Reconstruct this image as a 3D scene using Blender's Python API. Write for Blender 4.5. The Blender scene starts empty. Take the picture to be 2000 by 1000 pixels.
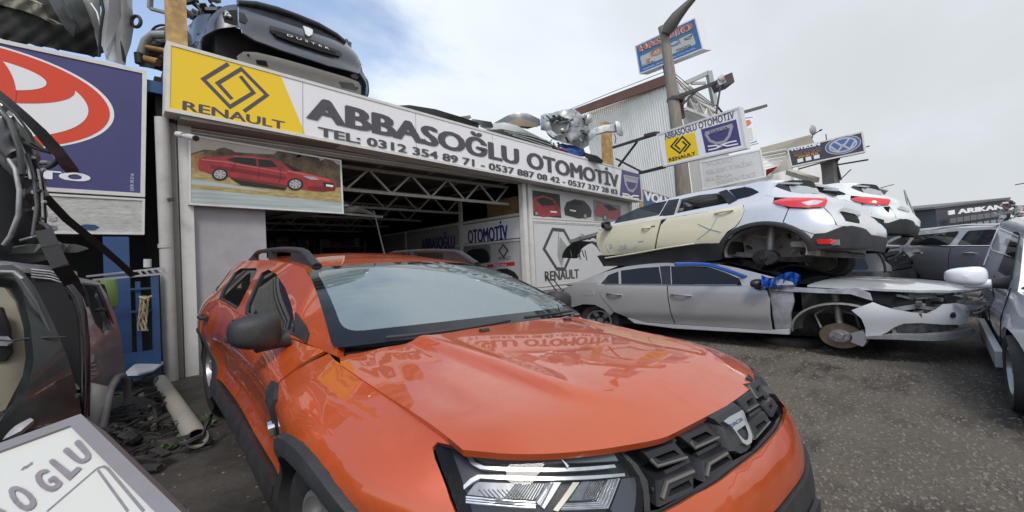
import bpy, math, random
import numpy as np
from mathutils import Vector, Matrix, geometry
R = math.radians
rnd = random.Random(7)
sc = bpy.context.scene
COL = sc.collection
SQ = 2 / 3          # the place is as flat as it stands in the photograph: heights are two thirds of their width-true size

# ------------------------------------------------------------------ camera
def cam_basis(yaw, pitch, roll):
    cy, sy, cp, sp = math.cos(yaw), math.sin(yaw), math.cos(pitch), math.sin(pitch)
    F = Vector((sy * cp, cy * cp, sp)); Rt = Vector((cy, -sy, 0)); U = Rt.cross(F)
    cr, sr = math.cos(roll), math.sin(roll)
    return F, Rt * cr + U * sr, U * cr - Rt * sr
CF, CR, CU = cam_basis(R(44.70953), R(0.95963), R(-2.62208))
CO = Vector((0, 0, 1.01119)); FP = 830.305
cd = bpy.data.cameras.new('camera'); cam = bpy.data.objects.new('camera', cd); COL.objects.link(cam)
cam.matrix_world = Matrix(((CR.x, CU.x, -CF.x, CO.x), (CR.y, CU.y, -CF.y, CO.y), (CR.z, CU.z, -CF.z, CO.z), (0, 0, 0, 1)))
cd.sensor_width = 36; cd.lens = FP / 2000 * 36; cd.clip_start = 0.05; cd.clip_end = 2000
sc.camera = cam
sc.view_settings.view_transform = 'Standard'; sc.view_settings.look = 'None'
sc.view_settings.exposure = 0.35; sc.view_settings.gamma = 1
# ------------------------------------------------------------------ sky and sun
world = bpy.data.worlds.new('World'); sc.world = world; world.use_nodes = True
SUN_EL, SUN_AZ = R(52), R(222)
def build_sky():
    nt = world.node_tree; N = nt.nodes; L = nt.links; N.clear()
    out = N.new('ShaderNodeOutputWorld'); bg = N.new('ShaderNodeBackground'); L.new(bg.outputs[0], out.inputs[0])
    sky = N.new('ShaderNodeTexSky'); sky.sky_type = 'NISHITA'; sky.sun_disc = False
    sky.sun_elevation = SUN_EL; sky.sun_rotation = SUN_AZ; sky.air_density = 1.0; sky.dust_density = 1.5; sky.ozone_density = 1.5
    tc = N.new('ShaderNodeTexCoord'); sep = N.new('ShaderNodeSeparateXYZ'); L.new(tc.outputs['Generated'], sep.inputs[0])
    def m(op, a, b=None, c=None):
        n = N.new('ShaderNodeMath'); n.operation = op
        for i, v in enumerate((a, b, c)):
            if v is None: continue
            if isinstance(v, (int, float)): n.inputs[i].default_value = v
            else: L.new(v, n.inputs[i])
        return n.outputs[0]
    zz = m('ADD', m('MAXIMUM', sep.outputs[2], 0), 0.22)
    cx = m('DIVIDE', sep.outputs[0], zz); cy = m('DIVIDE', sep.outputs[1], zz)
    cmb = N.new('ShaderNodeCombineXYZ'); L.new(cx, cmb.inputs[0]); L.new(cy, cmb.inputs[1])
    def noise(sc_, det, rough, off):
        mp = N.new('ShaderNodeMapping'); mp.inputs['Location'].default_value = off; mp.inputs['Scale'].default_value = (1, 1.5, 1)
        L.new(cmb.outputs[0], mp.inputs[0])
        n = N.new('ShaderNodeTexNoise'); n.inputs['Scale'].default_value = sc_; n.inputs['Detail'].default_value = det
        n.inputs['Roughness'].default_value = rough; L.new(mp.outputs[0], n.inputs['Vector']); return n.outputs['Fac']
    n1 = noise(0.85, 9, 0.56, (3.1, 1.7, 0)); n2 = noise(2.6, 6, 0.6, (7, 3, 2))
    # overcast grows to the right (+X, -Y), opens to blue over the roofs (+Y)
    side = m('SUBTRACT', m('MULTIPLY', sep.outputs[0], 0.52), m('MULTIPLY', sep.outputs[1], 0.34))
    cov = m('ADD', m('ADD', n1, m('MULTIPLY', m('SUBTRACT', n2, 0.5), 0.25)), side)
    ramp = N.new('ShaderNodeValToRGB'); ramp.color_ramp.interpolation = 'EASE'
    ramp.color_ramp.elements[0].position = 0.33; ramp.color_ramp.elements[0].color = (0.12, 0.12, 0.12, 1)
    ramp.color_ramp.elements[1].position = 0.60; ramp.color_ramp.elements[1].color = (1, 1, 1, 1)
    L.new(cov, ramp.inputs[0])
    cr = N.new('ShaderNodeValToRGB'); cr.color_ramp.interpolation = 'EASE'
    cr.color_ramp.elements[0].position = 0.35; cr.color_ramp.elements[0].color = (0.80, 0.86, 0.95, 1)
    cr.color_ramp.elements[1].position = 0.95; cr.color_ramp.elements[1].color = (0.60, 0.63, 0.66, 1)
    L.new(m('ADD', side, m('MULTIPLY', n1, 0.75)), cr.inputs[0])
    sk = N.new('ShaderNodeMix'); sk.data_type = 'RGBA'; sk.blend_type = 'MULTIPLY'; sk.inputs[0].default_value = 1
    L.new(sky.outputs[0], sk.inputs[6]); sk.inputs[7].default_value = (2.1, 2.0, 1.9, 1)
    mx = N.new('ShaderNodeMix'); mx.data_type = 'RGBA'; L.new(ramp.outputs[0], mx.inputs[0]); L.new(sk.outputs[2], mx.inputs[6])
    k = N.new('ShaderNodeMix'); k.data_type = 'RGBA'; k.blend_type = 'MULTIPLY'; k.inputs[0].default_value = 1
    L.new(cr.outputs[0], k.inputs[6]); k.inputs[7].default_value = (9.0, 9.0, 9.0, 1); k.clamp_result = False
    L.new(k.outputs[2], mx.inputs[7]); L.new(mx.outputs[2], bg.inputs[0]); bg.inputs[1].default_value = 0.1

build_sky()
sd = bpy.data.lights.new('sun', 'SUN'); sd.energy = 1.5; sd.angle = R(14); sd.color = (1, 0.96, 0.9)
so = bpy.data.objects.new('sun', sd); COL.objects.link(so)
dsun = Vector((math.sin(SUN_AZ) * math.cos(SUN_EL), math.cos(SUN_AZ) * math.cos(SUN_EL), math.sin(SUN_EL)))
so.rotation_euler = dsun.to_track_quat('Z', 'Y').to_euler()

# ------------------------------------------------------------------ helpers
def ray(x, y): return CF + CR * ((x - 1000) / FP) - CU * ((y - 500) / FP)
def W(x, y, D): return CO + ray(x, y) * D                       # the point seen at photo pixel (x, y) at depth D
def BP(x, y, ax, v):                                            # ... or on the plane X, Y or Z = v
    d = ray(x, y); i = 'XYZ'.index(ax); return CO + d * ((v - CO[i]) / d[i])
def PJ(p):
    d = Vector(p) - CO; z = d.dot(CF); return (1000 + FP * d.dot(CR) / z, 500 - FP * d.dot(CU) / z)
def tag(o, label=None, cat=None, group=None, kind=None):
    if label: o['label'] = label
    if cat: o['category'] = cat
    if group: o['group'] = group
    if kind: o['kind'] = kind
    return o
def empty(name, loc, label=None, cat=None, group=None, mat=None):
    o = bpy.data.objects.new(name, None); COL.objects.link(o); o.empty_display_size = 0.1
    if mat is not None: o.matrix_world = mat
    else: o.location = loc
    return tag(o, label, cat, group)
def smoothed(me, ang=35):
    me.shade_smooth(); me.set_sharp_from_angle(angle=R(ang))
def link(name, me, mat, parent=None, ang=None):
    """parent given: mesh data are in world space unless parent has the 'local' flag"""
    if mat and not me.materials:
        for q in (mat if isinstance(mat, (list, tuple)) else [mat]): me.materials.append(q)
    o = bpy.data.objects.new(name, me); COL.objects.link(o)
    if parent is not None:
        o.parent = parent
        if not LOCAL.get(root_of(parent).name):
            pm = wm(parent); me.transform(pm.inverted())
    if ang is not None: smoothed(me, ang)
    return o
LOCAL = {}
def root_of(o):
    while o.parent: o = o.parent
    return o
def wm(o):
    return (wm(o.parent) if o.parent else Matrix()) @ (o.matrix_basis if not o.parent else Matrix())
class MB:
    def __init__(s): s.v = []; s.f = []; s.m = []; s.mi = 0
    def add(s, v, f):
        b = len(s.v); s.v += [tuple(q) for q in v]; s.f += [tuple(b + i for i in t) for t in f]; s.m += [s.mi] * len(f); return s
    def hexa(s, p):        # 8 points: bottom ring 0-3, top ring 4-7
        return s.add(p, [(3, 2, 1, 0), (4, 5, 6, 7), (0, 1, 5, 4), (1, 2, 6, 5), (2, 3, 7, 6), (3, 0, 4, 7)])
    def box(s, a, b):
        (x0, y0, z0), (x1, y1, z1) = a, b
        return s.hexa([(x0, y0, z0), (x1, y0, z0), (x1, y1, z0), (x0, y1, z0), (x0, y0, z1), (x1, y0, z1), (x1, y1, z1), (x0, y1, z1)])
    def bar(s, a, b, w, h=None, up=(0, 0, 1)):
        a = Vector(a); b = Vector(b); h = h or w; d = (b - a).normalized(); x = d.cross(Vector(up))
        if x.length < 1e-4: x = d.cross(Vector((1, 0, 0)))
        x.normalize(); y = x.cross(d); x = x * w / 2; y = y * h / 2
        return s.hexa([a - x - y, a + x - y, b + x - y, b - x - y, a - x + y, a + x + y, b + x + y, b - x + y])
    def tube(s, pts, r, n=10, cap=True, sq=1.0):
        pts = [Vector(p) for p in pts]; rs = r if isinstance(r, (list, tuple)) else [r] * len(pts)
        vs = []; nrm = None
        for i, p in enumerate(pts):
            d = (pts[min(i + 1, len(pts) - 1)] - pts[max(i - 1, 0)]).normalized()
            if nrm is None: nrm = d.orthogonal().normalized()
            else:
                nrm = (nrm - d * nrm.dot(d)); nrm = nrm.normalized() if nrm.length > 1e-6 else d.orthogonal().normalized()
            bn = d.cross(nrm)
            for k in range(n):
                t = 2 * math.pi * k / n; q = (nrm * math.cos(t) + bn * math.sin(t)) * rs[i]; q.z *= sq; vs.append(p + q)
        fs = [(i * n + k, i * n + (k + 1) % n, (i + 1) * n + (k + 1) % n, (i + 1) * n + k) for i in range(len(pts) - 1) for k in range(n)]
        if cap: fs += [tuple(range(n))[::-1], tuple((len(pts) - 1) * n + k for k in range(n))]
        return s.add(vs, fs)
    def lathe(s, prof, c, ax, n=32, squash=True):
        """prof [(r, h)] around axis ax through c; z squashed"""
        ax = Vector(ax).normalized(); x = ax.orthogonal().normalized(); y = ax.cross(x); c = Vector(c); vs = []
        for r_, h in prof:
            for k in range(n):
                t = 2 * math.pi * k / n; q = x * math.cos(t) * r_ + y * math.sin(t) * r_ + ax * h
                if squash: q.z *= SQ
                vs.append(c + q)
        fs = [(i * n + k, i * n + (k + 1) % n, (i + 1) * n + (k + 1) % n, (i + 1) * n + k) for i in range(len(prof) - 1) for k in range(n)]
        return s.add(vs, fs)
    def quadbox(s, q, t, n=None):   # quad TL TR BR BL, thickness t away from the viewer side normal n
        q = [Vector(p) for p in q]
        if n is None:
            n = (q[1] - q[0]).cross(q[3] - q[0]).normalized()
            if n.dot(q[0] - CO) < 0: n = -n
        b = [p + n * t for p in q]
        return s.hexa(q + b)
    def build(s, name, mat, parent=None, ang=None):
        me = bpy.data.meshes.new(name); me.from_pydata(s.v, [], s.f); me.update()
        if isinstance(mat, (list, tuple)):
            for q in mat: me.materials.append(q)
            me.polygons.foreach_set('material_index', s.m)
        import bmesh
        bm = bmesh.new(); bm.from_mesh(me); bmesh.ops.recalc_face_normals(bm, faces=bm.faces); bm.to_mesh(me); bm.free()
        return link(name, me, mat, parent, ang)
def spl(xs, ys):
    xs = np.array(xs, float); ys = np.array(ys, float); n = len(xs)
    h = np.diff(xs); d = np.diff(ys) / h; m = np.zeros(n); m[0] = d[0]; m[-1] = d[-1]
    for i in range(1, n - 1):
        if d[i - 1] * d[i] > 0: m[i] = 3 * (h[i - 1] + h[i]) / ((2 * h[i] + h[i - 1]) / d[i - 1] + (h[i] + 2 * h[i - 1]) / d[i])
    def f(x):
        x = min(max(x, xs[0]), xs[-1]); i = min(max(int(np.searchsorted(xs, x)) - 1, 0), n - 2)
        t = (x - xs[i]) / h[i]; t2 = t * t; t3 = t2 * t
        return float((2 * t3 - 3 * t2 + 1) * ys[i] + (t3 - 2 * t2 + t) * h[i] * m[i] + (3 * t2 - 2 * t3) * ys[i + 1] + (t3 - t2) * h[i] * m[i + 1])
    return f
def sstep(a, b, x):
    t = min(max((x - a) / (b - a), 0), 1); return t * t * (3 - 2 * t)
def inpoly(p, poly):
    x, y = p; c = False; j = len(poly) - 1
    for i in range(len(poly)):
        xi, yi = poly[i]; xj, yj = poly[j]
        if (yi > y) != (yj > y) and x < (xj - xi) * (y - yi) / (yj - yi) + xi: c = not c
        j = i
    return c
def dens(poly, step, closed=True):
    out = []; n = len(poly)
    for i in range(n if closed else n - 1):
        a = poly[i]; b = poly[(i + 1) % n]; d = math.hypot(b[0] - a[0], b[1] - a[1]); k = max(1, int(d / step + 0.5))
        out += [(a[0] + (b[0] - a[0]) * t / k, a[1] + (b[1] - a[1]) * t / k) for t in range(k)]
    if not closed: out.append(poly[-1])
    return out
def rounded(poly, r, n=4):
    """corner rounding of a polygon"""
    out = []; N = len(poly)
    for i in range(N):
        p0 = Vector(poly[i - 1]); p = Vector(poly[i]); p1 = Vector(poly[(i + 1) % N]); a = p0 - p; b = p1 - p
        k = min(r, a.length * 0.45, b.length * 0.45)
        A = p + a.normalized() * k; B = p + b.normalized() * k
        for t in range(n + 1):
            u = t / n; out.append(tuple((A * (1 - u) ** 2 + p * 2 * u * (1 - u) + B * u * u)))
    return out
def arc(cx, cy, r, a0, a1, n=14, ry=None):
    return [(cx + r * math.cos(R(a0 + (a1 - a0) * i / n)), cy + (ry or r) * math.sin(R(a0 + (a1 - a0) * i / n))) for i in range(n + 1)]
def panel(name, poly, P, mat, parent, step=0.05, holes=(), thick=0.012, gap=0.0, ang=40, center=(0, 2.2, 0.5), rim=True, bev=0.0):
    """a sheet-metal panel: outline poly (2D), lifted by P(a, b) -> (x, y, z); its edges are returned inwards by thick"""
    loops = [dens(poly, step)] + [dens(h, step) for h in holes]
    if gap:
        A = sum(poly[i - 1][0] * poly[i][1] - poly[i][0] * poly[i - 1][1] for i in range(len(poly)))
        L0 = loops[0]; n = len(L0); nl = []
        for i in range(n):
            a = L0[i - 1]; b = L0[(i + 1) % n]; dx, dy = b[0] - a[0], b[1] - a[1]; d = math.hypot(dx, dy) or 1
            s_ = 1 if A > 0 else -1; nl.append((L0[i][0] - dy / d * gap * s_, L0[i][1] + dx / d * gap * s_))
        loops[0] = nl
    pts = []; edges = []
    for lp in loops:
        b = len(pts); pts += lp; edges += [(b + i, b + (i + 1) % len(lp)) for i in range(len(lp))]
    nb = len(pts); xs = [p[0] for p in loops[0]]; ys = [p[1] for p in loops[0]]
    bp_ = np.array(pts); x = min(xs) + step * 0.5
    i_ = 0
    while x < max(xs):
        y = min(ys) + step * (0.25 if i_ % 2 else 0.6)
        while y < max(ys):
            if inpoly((x, y), loops[0]) and not any(inpoly((x, y), h) for h in loops[1:]):
                if np.min((bp_[:, 0] - x) ** 2 + (bp_[:, 1] - y) ** 2) > (step * 0.55) ** 2: pts.append((x, y))
            y += step
        x += step * 0.9; i_ += 1
    vo, eo, fo, ov, oe, of_ = geometry.delaunay_2d_cdt([Vector(p) for p in pts], edges, [], 0, 1e-6)
    fs = []
    for f in fo:
        c = (sum(vo[i][0] for i in f) / len(f), sum(vo[i][1] for i in f) / len(f))
        if inpoly(c, loops[0]) and not any(inpoly(c, h) for h in loops[1:]): fs.append(tuple(f))
    P3 = [Vector(P(v[0], v[1])) for v in vo]
    cen = Vector(center) if center is not None else None
    # orient outwards
    sgn = 0; 
    for f in fs:
        a, b, c = P3[f[0]], P3[f[1]], P3[f[2]]; nn = (b - a).cross(c - a); m_ = (a + b + c) / 3
        sgn += nn.dot(m_ - cen)
    if sgn < 0: fs = [f[::-1] for f in fs]
    vn = [Vector() for _ in P3]
    for f in fs:
        nn = (P3[f[1]] - P3[f[0]]).cross(P3[f[2]] - P3[f[0]])
        for i in f: vn[i] += nn
    vn = [v.normalized() if v.length > 0 else Vector((0, 0, 1)) for v in vn]
    V = [tuple(p) for p in P3]; FF = list(fs)
    if rim and thick:
        cnt = {}
        for f in fs:
            for i in range(3):
                e = (f[i], f[(i + 1) % 3]); cnt[e] = 1
        for (a, b) in list(cnt):
            if (b, a) not in cnt:
                k = len(V); V += [tuple(P3[a]), tuple(P3[b]), tuple(P3[b] - vn[b] * thick), tuple(P3[a] - vn[a] * thick)]
                FF.append((k + 1, k, k + 3, k + 2))
        k = len(V); V += [tuple(P3[i] - vn[i] * thick) for i in range(len(P3))]
        FF += [tuple(k + i for i in f[::-1]) for f in fs]
    me = bpy.data.meshes.new(name); me.from_pydata(V, [], FF); me.update()
    used = None
    return link(name, me, mat, parent, ang)
# ------------------------------------------------------------------ materials
MATS = {}
def mat(name, col, rough=0.5, metal=0.0, coat=0.0, vary=0.0, vscale=3.0, dirt=0.0, dscale=2.5, bump=0.0, bscale=40, ior=1.5, flake=0.0,
        dcol=(0.16, 0.14, 0.12), spec=0.5, coatr=0.03, stretch=(1, 1, 1), rvary=0.0):
    if name in MATS: return MATS[name]
    m = bpy.data.materials.new(name); MATS[name] = m; m.use_nodes = True; nt = m.node_tree; N = nt.nodes; L = nt.links
    b = N['Principled BSDF']; b.inputs['Base Color'].default_value = (*col, 1); b.inputs['Roughness'].default_value = rough
    b.inputs['Metallic'].default_value = metal; b.inputs['Coat Weight'].default_value = coat; b.inputs['Coat Roughness'].default_value = coatr
    b.inputs['IOR'].default_value = ior; b.inputs['Specular IOR Level'].default_value = spec
    m.diffuse_color = (*col, 1)
    if coat: b.inputs['Coat IOR'].default_value = 1.55
    if vary or dirt or bump or rvary:
        tc = N.new('ShaderNodeTexCoord'); mp = N.new('ShaderNodeMapping'); mp.inputs['Scale'].default_value = stretch
        L.new(tc.outputs['Object'], mp.inputs[0]); vec = mp.outputs[0]
        def noise(s_, d=5, r_=0.6):
            n = N.new('ShaderNodeTexNoise'); n.inputs['Scale'].default_value = s_; n.inputs['Detail'].default_value = d; n.inputs['Roughness'].default_value = r_
            L.new(vec, n.inputs['Vector']); return n.outputs['Fac']
        cur = None
        if vary:
            nz = noise(vscale); rp = N.new('ShaderNodeValToRGB')
            rp.color_ramp.elements[0].position = 0.3; rp.color_ramp.elements[0].color = (*[c * (1 - vary) for c in col], 1)
            rp.color_ramp.elements[1].position = 0.7; rp.color_ramp.elements[1].color = (*[min(c * (1 + vary), 1) for c in col], 1)
            L.new(nz, rp.inputs[0]); cur = rp.outputs[0]
        if dirt:
            nz = noise(dscale, 8, 0.7); rp = N.new('ShaderNodeValToRGB')
            rp.color_ramp.elements[0].position = 0.45; rp.color_ramp.elements[0].color = (0, 0, 0, 1)
            rp.color_ramp.elements[1].position = 0.78; rp.color_ramp.elements[1].color = (dirt, dirt, dirt, 1)
            L.new(nz, rp.inputs[0]); mx = N.new('ShaderNodeMix'); mx.data_type = 'RGBA'; L.new(rp.outputs[0], mx.inputs[0])
            if cur: L.new(cur, mx.inputs[6])
            else: mx.inputs[6].default_value = (*col, 1)
            mx.inputs[7].default_value = (*dcol, 1); cur = mx.outputs[2]
            rr = N.new('ShaderNodeMapRange'); L.new(rp.outputs[0], rr.inputs[0]); rr.inputs[3].default_value = rough; rr.inputs[4].default_value = 0.75
            rr.inputs[2].default_value = max(dirt, 0.05); L.new(rr.outputs[0], b.inputs['Roughness'])
            if coat:
                cw = N.new('ShaderNodeMapRange'); L.new(rp.outputs[0], cw.inputs[0]); cw.inputs[3].default_value = coat; cw.inputs[4].default_value = coat * 0.55; L.new(cw.outputs[0], b.inputs['Coat Weight'])
        elif rvary:
            nz = noise(vscale * 2, 6, .7); rr = N.new('ShaderNodeMapRange'); L.new(nz, rr.inputs[0]); rr.inputs[1].default_value = .3; rr.inputs[2].default_value = .7
            rr.inputs[3].default_value = max(rough - rvary, 0); rr.inputs[4].default_value = rough + rvary; L.new(rr.outputs[0], b.inputs['Roughness'])
        if cur: L.new(cur, b.inputs['Base Color'])
        if bump:
            nz = noise(bscale, 4); bp = N.new('ShaderNodeBump'); bp.inputs['Strength'].default_value = bump; bp.inputs['Distance'].default_value = 0.01
            L.new(nz, bp.inputs['Height']); L.new(bp.outputs[0], b.inputs['Normal'])
    return m
def glass(name, tint=(0.6, 0.7, 0.68), ior=1.5, body=0.0, bodycol=(0.3, 0.35, 0.35), rough=0.0):
    if name in MATS: return MATS[name]
    m = bpy.data.materials.new(name); MATS[name] = m; m.use_nodes = True; nt = m.node_tree; N = nt.nodes; L = nt.links
    N.clear(); out = N.new('ShaderNodeOutputMaterial'); tr = N.new('ShaderNodeBsdfTransparent'); tr.inputs[0].default_value = (*tint, 1)
    gl = N.new('ShaderNodeBsdfGlossy'); gl.inputs['Roughness'].default_value = rough; fr = N.new('ShaderNodeFresnel'); fr.inputs[0].default_value = ior
    mx = N.new('ShaderNodeMixShader'); L.new(fr.outputs[0], mx.inputs[0])
    if body:
        df = N.new('ShaderNodeBsdfDiffuse'); df.inputs[0].default_value = (*bodycol, 1); m2 = N.new('ShaderNodeMixShader'); m2.inputs[0].default_value = body
        L.new(tr.outputs[0], m2.inputs[1]); L.new(df.outputs[0], m2.inputs[2]); L.new(m2.outputs[0], mx.inputs[1])
    else: L.new(tr.outputs[0], mx.inputs[1])
    L.new(gl.outputs[0], mx.inputs[2]); L.new(mx.outputs[0], out.inputs[0]); return m
def emat(name, col, e=1.0): 
    m = mat(name, col); m.node_tree.nodes['Principled BSDF'].inputs['Emission Color'].default_value = (*col, 1); m.node_tree.nodes['Principled BSDF'].inputs['Emission Strength'].default_value = e; return m
ORANGE = mat('orange_paint', (0.50, 0.075, 0.010), 0.35, 0.25, 1.0, vary=0.05, vscale=1.5, dirt=0.12, dscale=9, dcol=(0.34, 0.16, 0.09), coatr=0.012)
SILVER = mat('silver_paint', (0.62, 0.64, 0.66), 0.3, 0.25, 1.0, vary=0.05, dirt=0.3, dscale=3, dcol=(0.3, 0.29, 0.27))
GREYP = mat('grey_paint', (0.36, 0.36, 0.355), 0.3, 0.3, 1.0, vary=0.05, dirt=0.3, dscale=3, dcol=(0.22, 0.21, 0.2))
SGREY = mat('street_grey_paint', (0.12, 0.125, 0.135), 0.3, 0.5, 1.0, vary=0.05, dirt=0.1)
WHITEP = mat('white_paint', (0.70, 0.74, 0.72), 0.3, 0.1, 1.0, vary=0.03, dirt=0.25, dscale=2, dcol=(0.4, 0.39, 0.36))
CREAM = mat('cream_paint', (0.66, 0.62, 0.45), 0.3, 0.0, 1.0, vary=0.03, dirt=0.3, dscale=3, dcol=(0.42, 0.39, 0.3))
DGREY = mat('dark_blue_grey_paint', (0.045, 0.052, 0.065), 0.3, 0.4, 1.0, vary=0.1, dirt=0.25, dscale=4, dcol=(0.14, 0.14, 0.14))
GREEN = mat('dark_green_paint', (0.009, 0.014, 0.014), 0.45, 0.1, 0.35, vary=0.2, dirt=0.35, dscale=5, dcol=(0.07, 0.075, 0.075), bump=0.1, bscale=8)
BLACKP = mat('black_paint', (0.008, 0.010, 0.013), 0.4, 0.0, 0.4, vary=0.2, dirt=0.35, dscale=4, dcol=(0.07, 0.075, 0.08), bump=0.1, bscale=6)
PLAS = mat('black_plastic', (0.022, 0.023, 0.025), 0.55, vary=0.15, vscale=8, dirt=0.25, dscale=6, dcol=(0.09, 0.085, 0.08), bump=0.25, bscale=160)
PLASG = mat('gloss_black_plastic', (0.012, 0.012, 0.014), 0.12, dirt=0.15, dscale=5, dcol=(0.08, 0.08, 0.08))
DARK = mat('dark_void', (0.006, 0.006, 0.007), 0.9)
GAP = mat('seam_black', (0.01, 0.008, 0.008), 0.8)
RUB = mat('tyre_rubber', (0.022, 0.022, 0.022), 0.75, dirt=0.6, dscale=7, dcol=(0.075, 0.068, 0.06), bump=0.2, bscale=60)
CHR = mat('chrome', (0.7, 0.71, 0.72), 0.12, 1.0)
ALU = mat('cast_aluminium', (0.42, 0.42, 0.42), 0.4, 0.8, dirt=0.4, dscale=12, dcol=(0.12, 0.1, 0.08))
STEEL = mat('bare_steel', (0.22, 0.215, 0.20), 0.5, 0.5, vary=0.35, vscale=7, dirt=0.6, dscale=6, dcol=(0.12, 0.085, 0.06), bump=0.2, bscale=30)
LSTEEL = mat('grey_primer_steel', (0.33, 0.34, 0.35), 0.45, 0.4, vary=0.3, vscale=9, dirt=0.55, dscale=8, dcol=(0.12, 0.1, 0.08), bump=0.2, bscale=20)
RUST = mat('rusty_iron', (0.13, 0.065, 0.04), 0.7, 0.3, vary=0.5, vscale=20, dirt=0.5, dscale=30, dcol=(0.22, 0.18, 0.14))
WGL = glass('windscreen_glass', (0.42, 0.50, 0.47), 2.9, 0.42, (0.30, 0.40, 0.41))
SGL = glass('side_glass', (0.10, 0.12, 0.11), 1.5, 0.10, (0.10, 0.12, 0.11), 0.0)
LENS = glass('clear_lens', (0.88, 0.9, 0.92), 1.3)
BGL = mat('black_glass', (0.006, 0.008, 0.009), 0.03, 0, 0.0, ior=1.45, rvary=.03)
REDL = mat('red_lamp', (0.62, 0.012, 0.015), 0.08, 0, 1.0)
DRED = mat('dark_red_lamp', (0.16, 0.008, 0.015), 0.08, 0, 1.0)
WLENS = mat('white_lamp_lens', (0.55, 0.5, 0.5), 0.15, 0.0, 1.0)
SEAT = mat('seat_fabric', (0.05, 0.05, 0.052), 0.9)
# ------------------------------------------------------------------ text
def textmesh(txt, bold=0.0, shear=0.0, space=1.0):
    cu = bpy.data.curves.new('lettering', 'FONT'); cu.body = txt; cu.size = 1; cu.offset = bold; cu.shear = shear; cu.space_character = space
    cu.resolution_u = 3
    o = bpy.data.objects.new('t', cu); COL.objects.link(o); bpy.context.view_layer.update()
    dg = bpy.context.evaluated_depsgraph_get(); me = bpy.data.meshes.new_from_object(o.evaluated_get(dg)); bpy.data.objects.remove(o); bpy.data.curves.remove(cu)
    return me
class Face:
    """a flat sign face with corners TL TR BR BL; (a, b) run 0..1 right and up"""
    def __init__(s, q):
        s.q = [Vector(p) for p in q]; n = (s.q[1] - s.q[0]).cross(s.q[3] - s.q[0]).normalized(); s.n = -n if n.dot(s.q[0] - CO) > 0 else n; s.k = 0
    def P(s, a, b, off=0.0):
        return (s.q[3] * (1 - a) + s.q[2] * a) * (1 - b) + (s.q[0] * (1 - a) + s.q[1] * a) * b + s.n * off
    def text(s, txt, rect, m, parent, bold=0.0, shear=0.0, space=1.0, off=0.006, name='lettering', rot=0, smear=0.0):
        me = textmesh(txt, bold, shear, space)
        if smear:       # heavier letters: the same outline laid side by side, each a hair above the last
            V = [v.co.copy() for v in me.vertices]; Fc = [tuple(p.vertices) for p in me.polygons]; n = len(V); vv = []; ff = []; SM = []
            for k in range(5):
                dx = (k / 4 - .5) * smear; vv += [(v.x + dx, v.y + (.012 if k % 2 else -.012) * (smear / .1), 0) for v in V]; ff += [tuple(i + k * n for i in f) for f in Fc]; SM += [k] * n
            me = bpy.data.meshes.new('lettering'); me.from_pydata(vv, [], ff); me.update()
        else: SM = [0] * len(me.vertices)
        co = [v.co.copy() for v in me.vertices]
        if rot: co = [Vector((-c.y, c.x, 0)) if rot == 90 else c for c in co]
        x0 = min(c.x for c in co); x1 = max(c.x for c in co); y0 = min(c.y for c in co); y1 = max(c.y for c in co)
        for i_, (v, c) in enumerate(zip(me.vertices, co)):
            a = (c.x - x0) / (x1 - x0); b = (c.y - y0) / (y1 - y0)
            v.co = s.P(rect[0] + (rect[2] - rect[0]) * a, rect[1] + (rect[3] - rect[1]) * b, off + .0004 * SM[i_])
        me.materials.clear(); return link(name, me, m, parent)
    def shape(s, name, poly, m, parent, off=0.004, hole=None):
        pts = list(poly); vs = [s.P(a, b, off) for a, b in pts]
        me = bpy.data.meshes.new(name)
        if hole:
            n = len(pts); vs += [s.P(a, b, off) for a, b in hole]; me.from_pydata([tuple(v) for v in vs], [], [(i, (i + 1) % n, n + (i + 1) % n, n + i) for i in range(n)])
        else:
            tri = geometry.tessellate_polygon([[Vector((a, b, 0)) for a, b in pts]])
            me.from_pydata([tuple(v) for v in vs], [], [tuple(t) for t in tri])
        return link(name, me, m, parent)
    def ell(s, cx, cy, rx, ry, n=48): return [(cx + rx * math.cos(2 * math.pi * i / n), cy + ry * math.sin(2 * math.pi * i / n)) for i in range(n)]
    def line(s, name, pts, w, m, parent, off=0.006, asp=1.0, closed=False):
        """stroke of width w (in b units; asp = width/height of the face) along pts, mitred"""
        n = len(pts); A = []; B = []
        for i in range(n):
            p = Vector((pts[i][0] * asp, pts[i][1]))
            pa = Vector((pts[i - 1][0] * asp, pts[i - 1][1])) if (i > 0 or closed) else None
            pb = Vector((pts[(i + 1) % n][0] * asp, pts[(i + 1) % n][1])) if (i < n - 1 or closed) else None
            d0 = (p - pa).normalized() if pa is not None else None; d1 = (pb - p).normalized() if pb is not None else None
            if d0 is None: d0 = d1
            if d1 is None: d1 = d0
            t = (d0 + d1); t = t.normalized() if t.length > 1e-5 else d0; nn = Vector((-t.y, t.x)); n0 = Vector((-d0.y, d0.x)); c = max(nn.dot(n0), 0.3)
            A.append(p + nn * (w / 2 / c)); B.append(p - nn * (w / 2 / c))
        vs = [s.P(v.x / asp, v.y, off) for v in A + B]; m_ = n if closed else n - 1
        me = bpy.data.meshes.new(name); me.from_pydata([tuple(v) for v in vs], [], [(i, (i + 1) % n, n + (i + 1) % n, n + i) for i in range(m_)])
        return link(name, me, m, parent)
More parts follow.
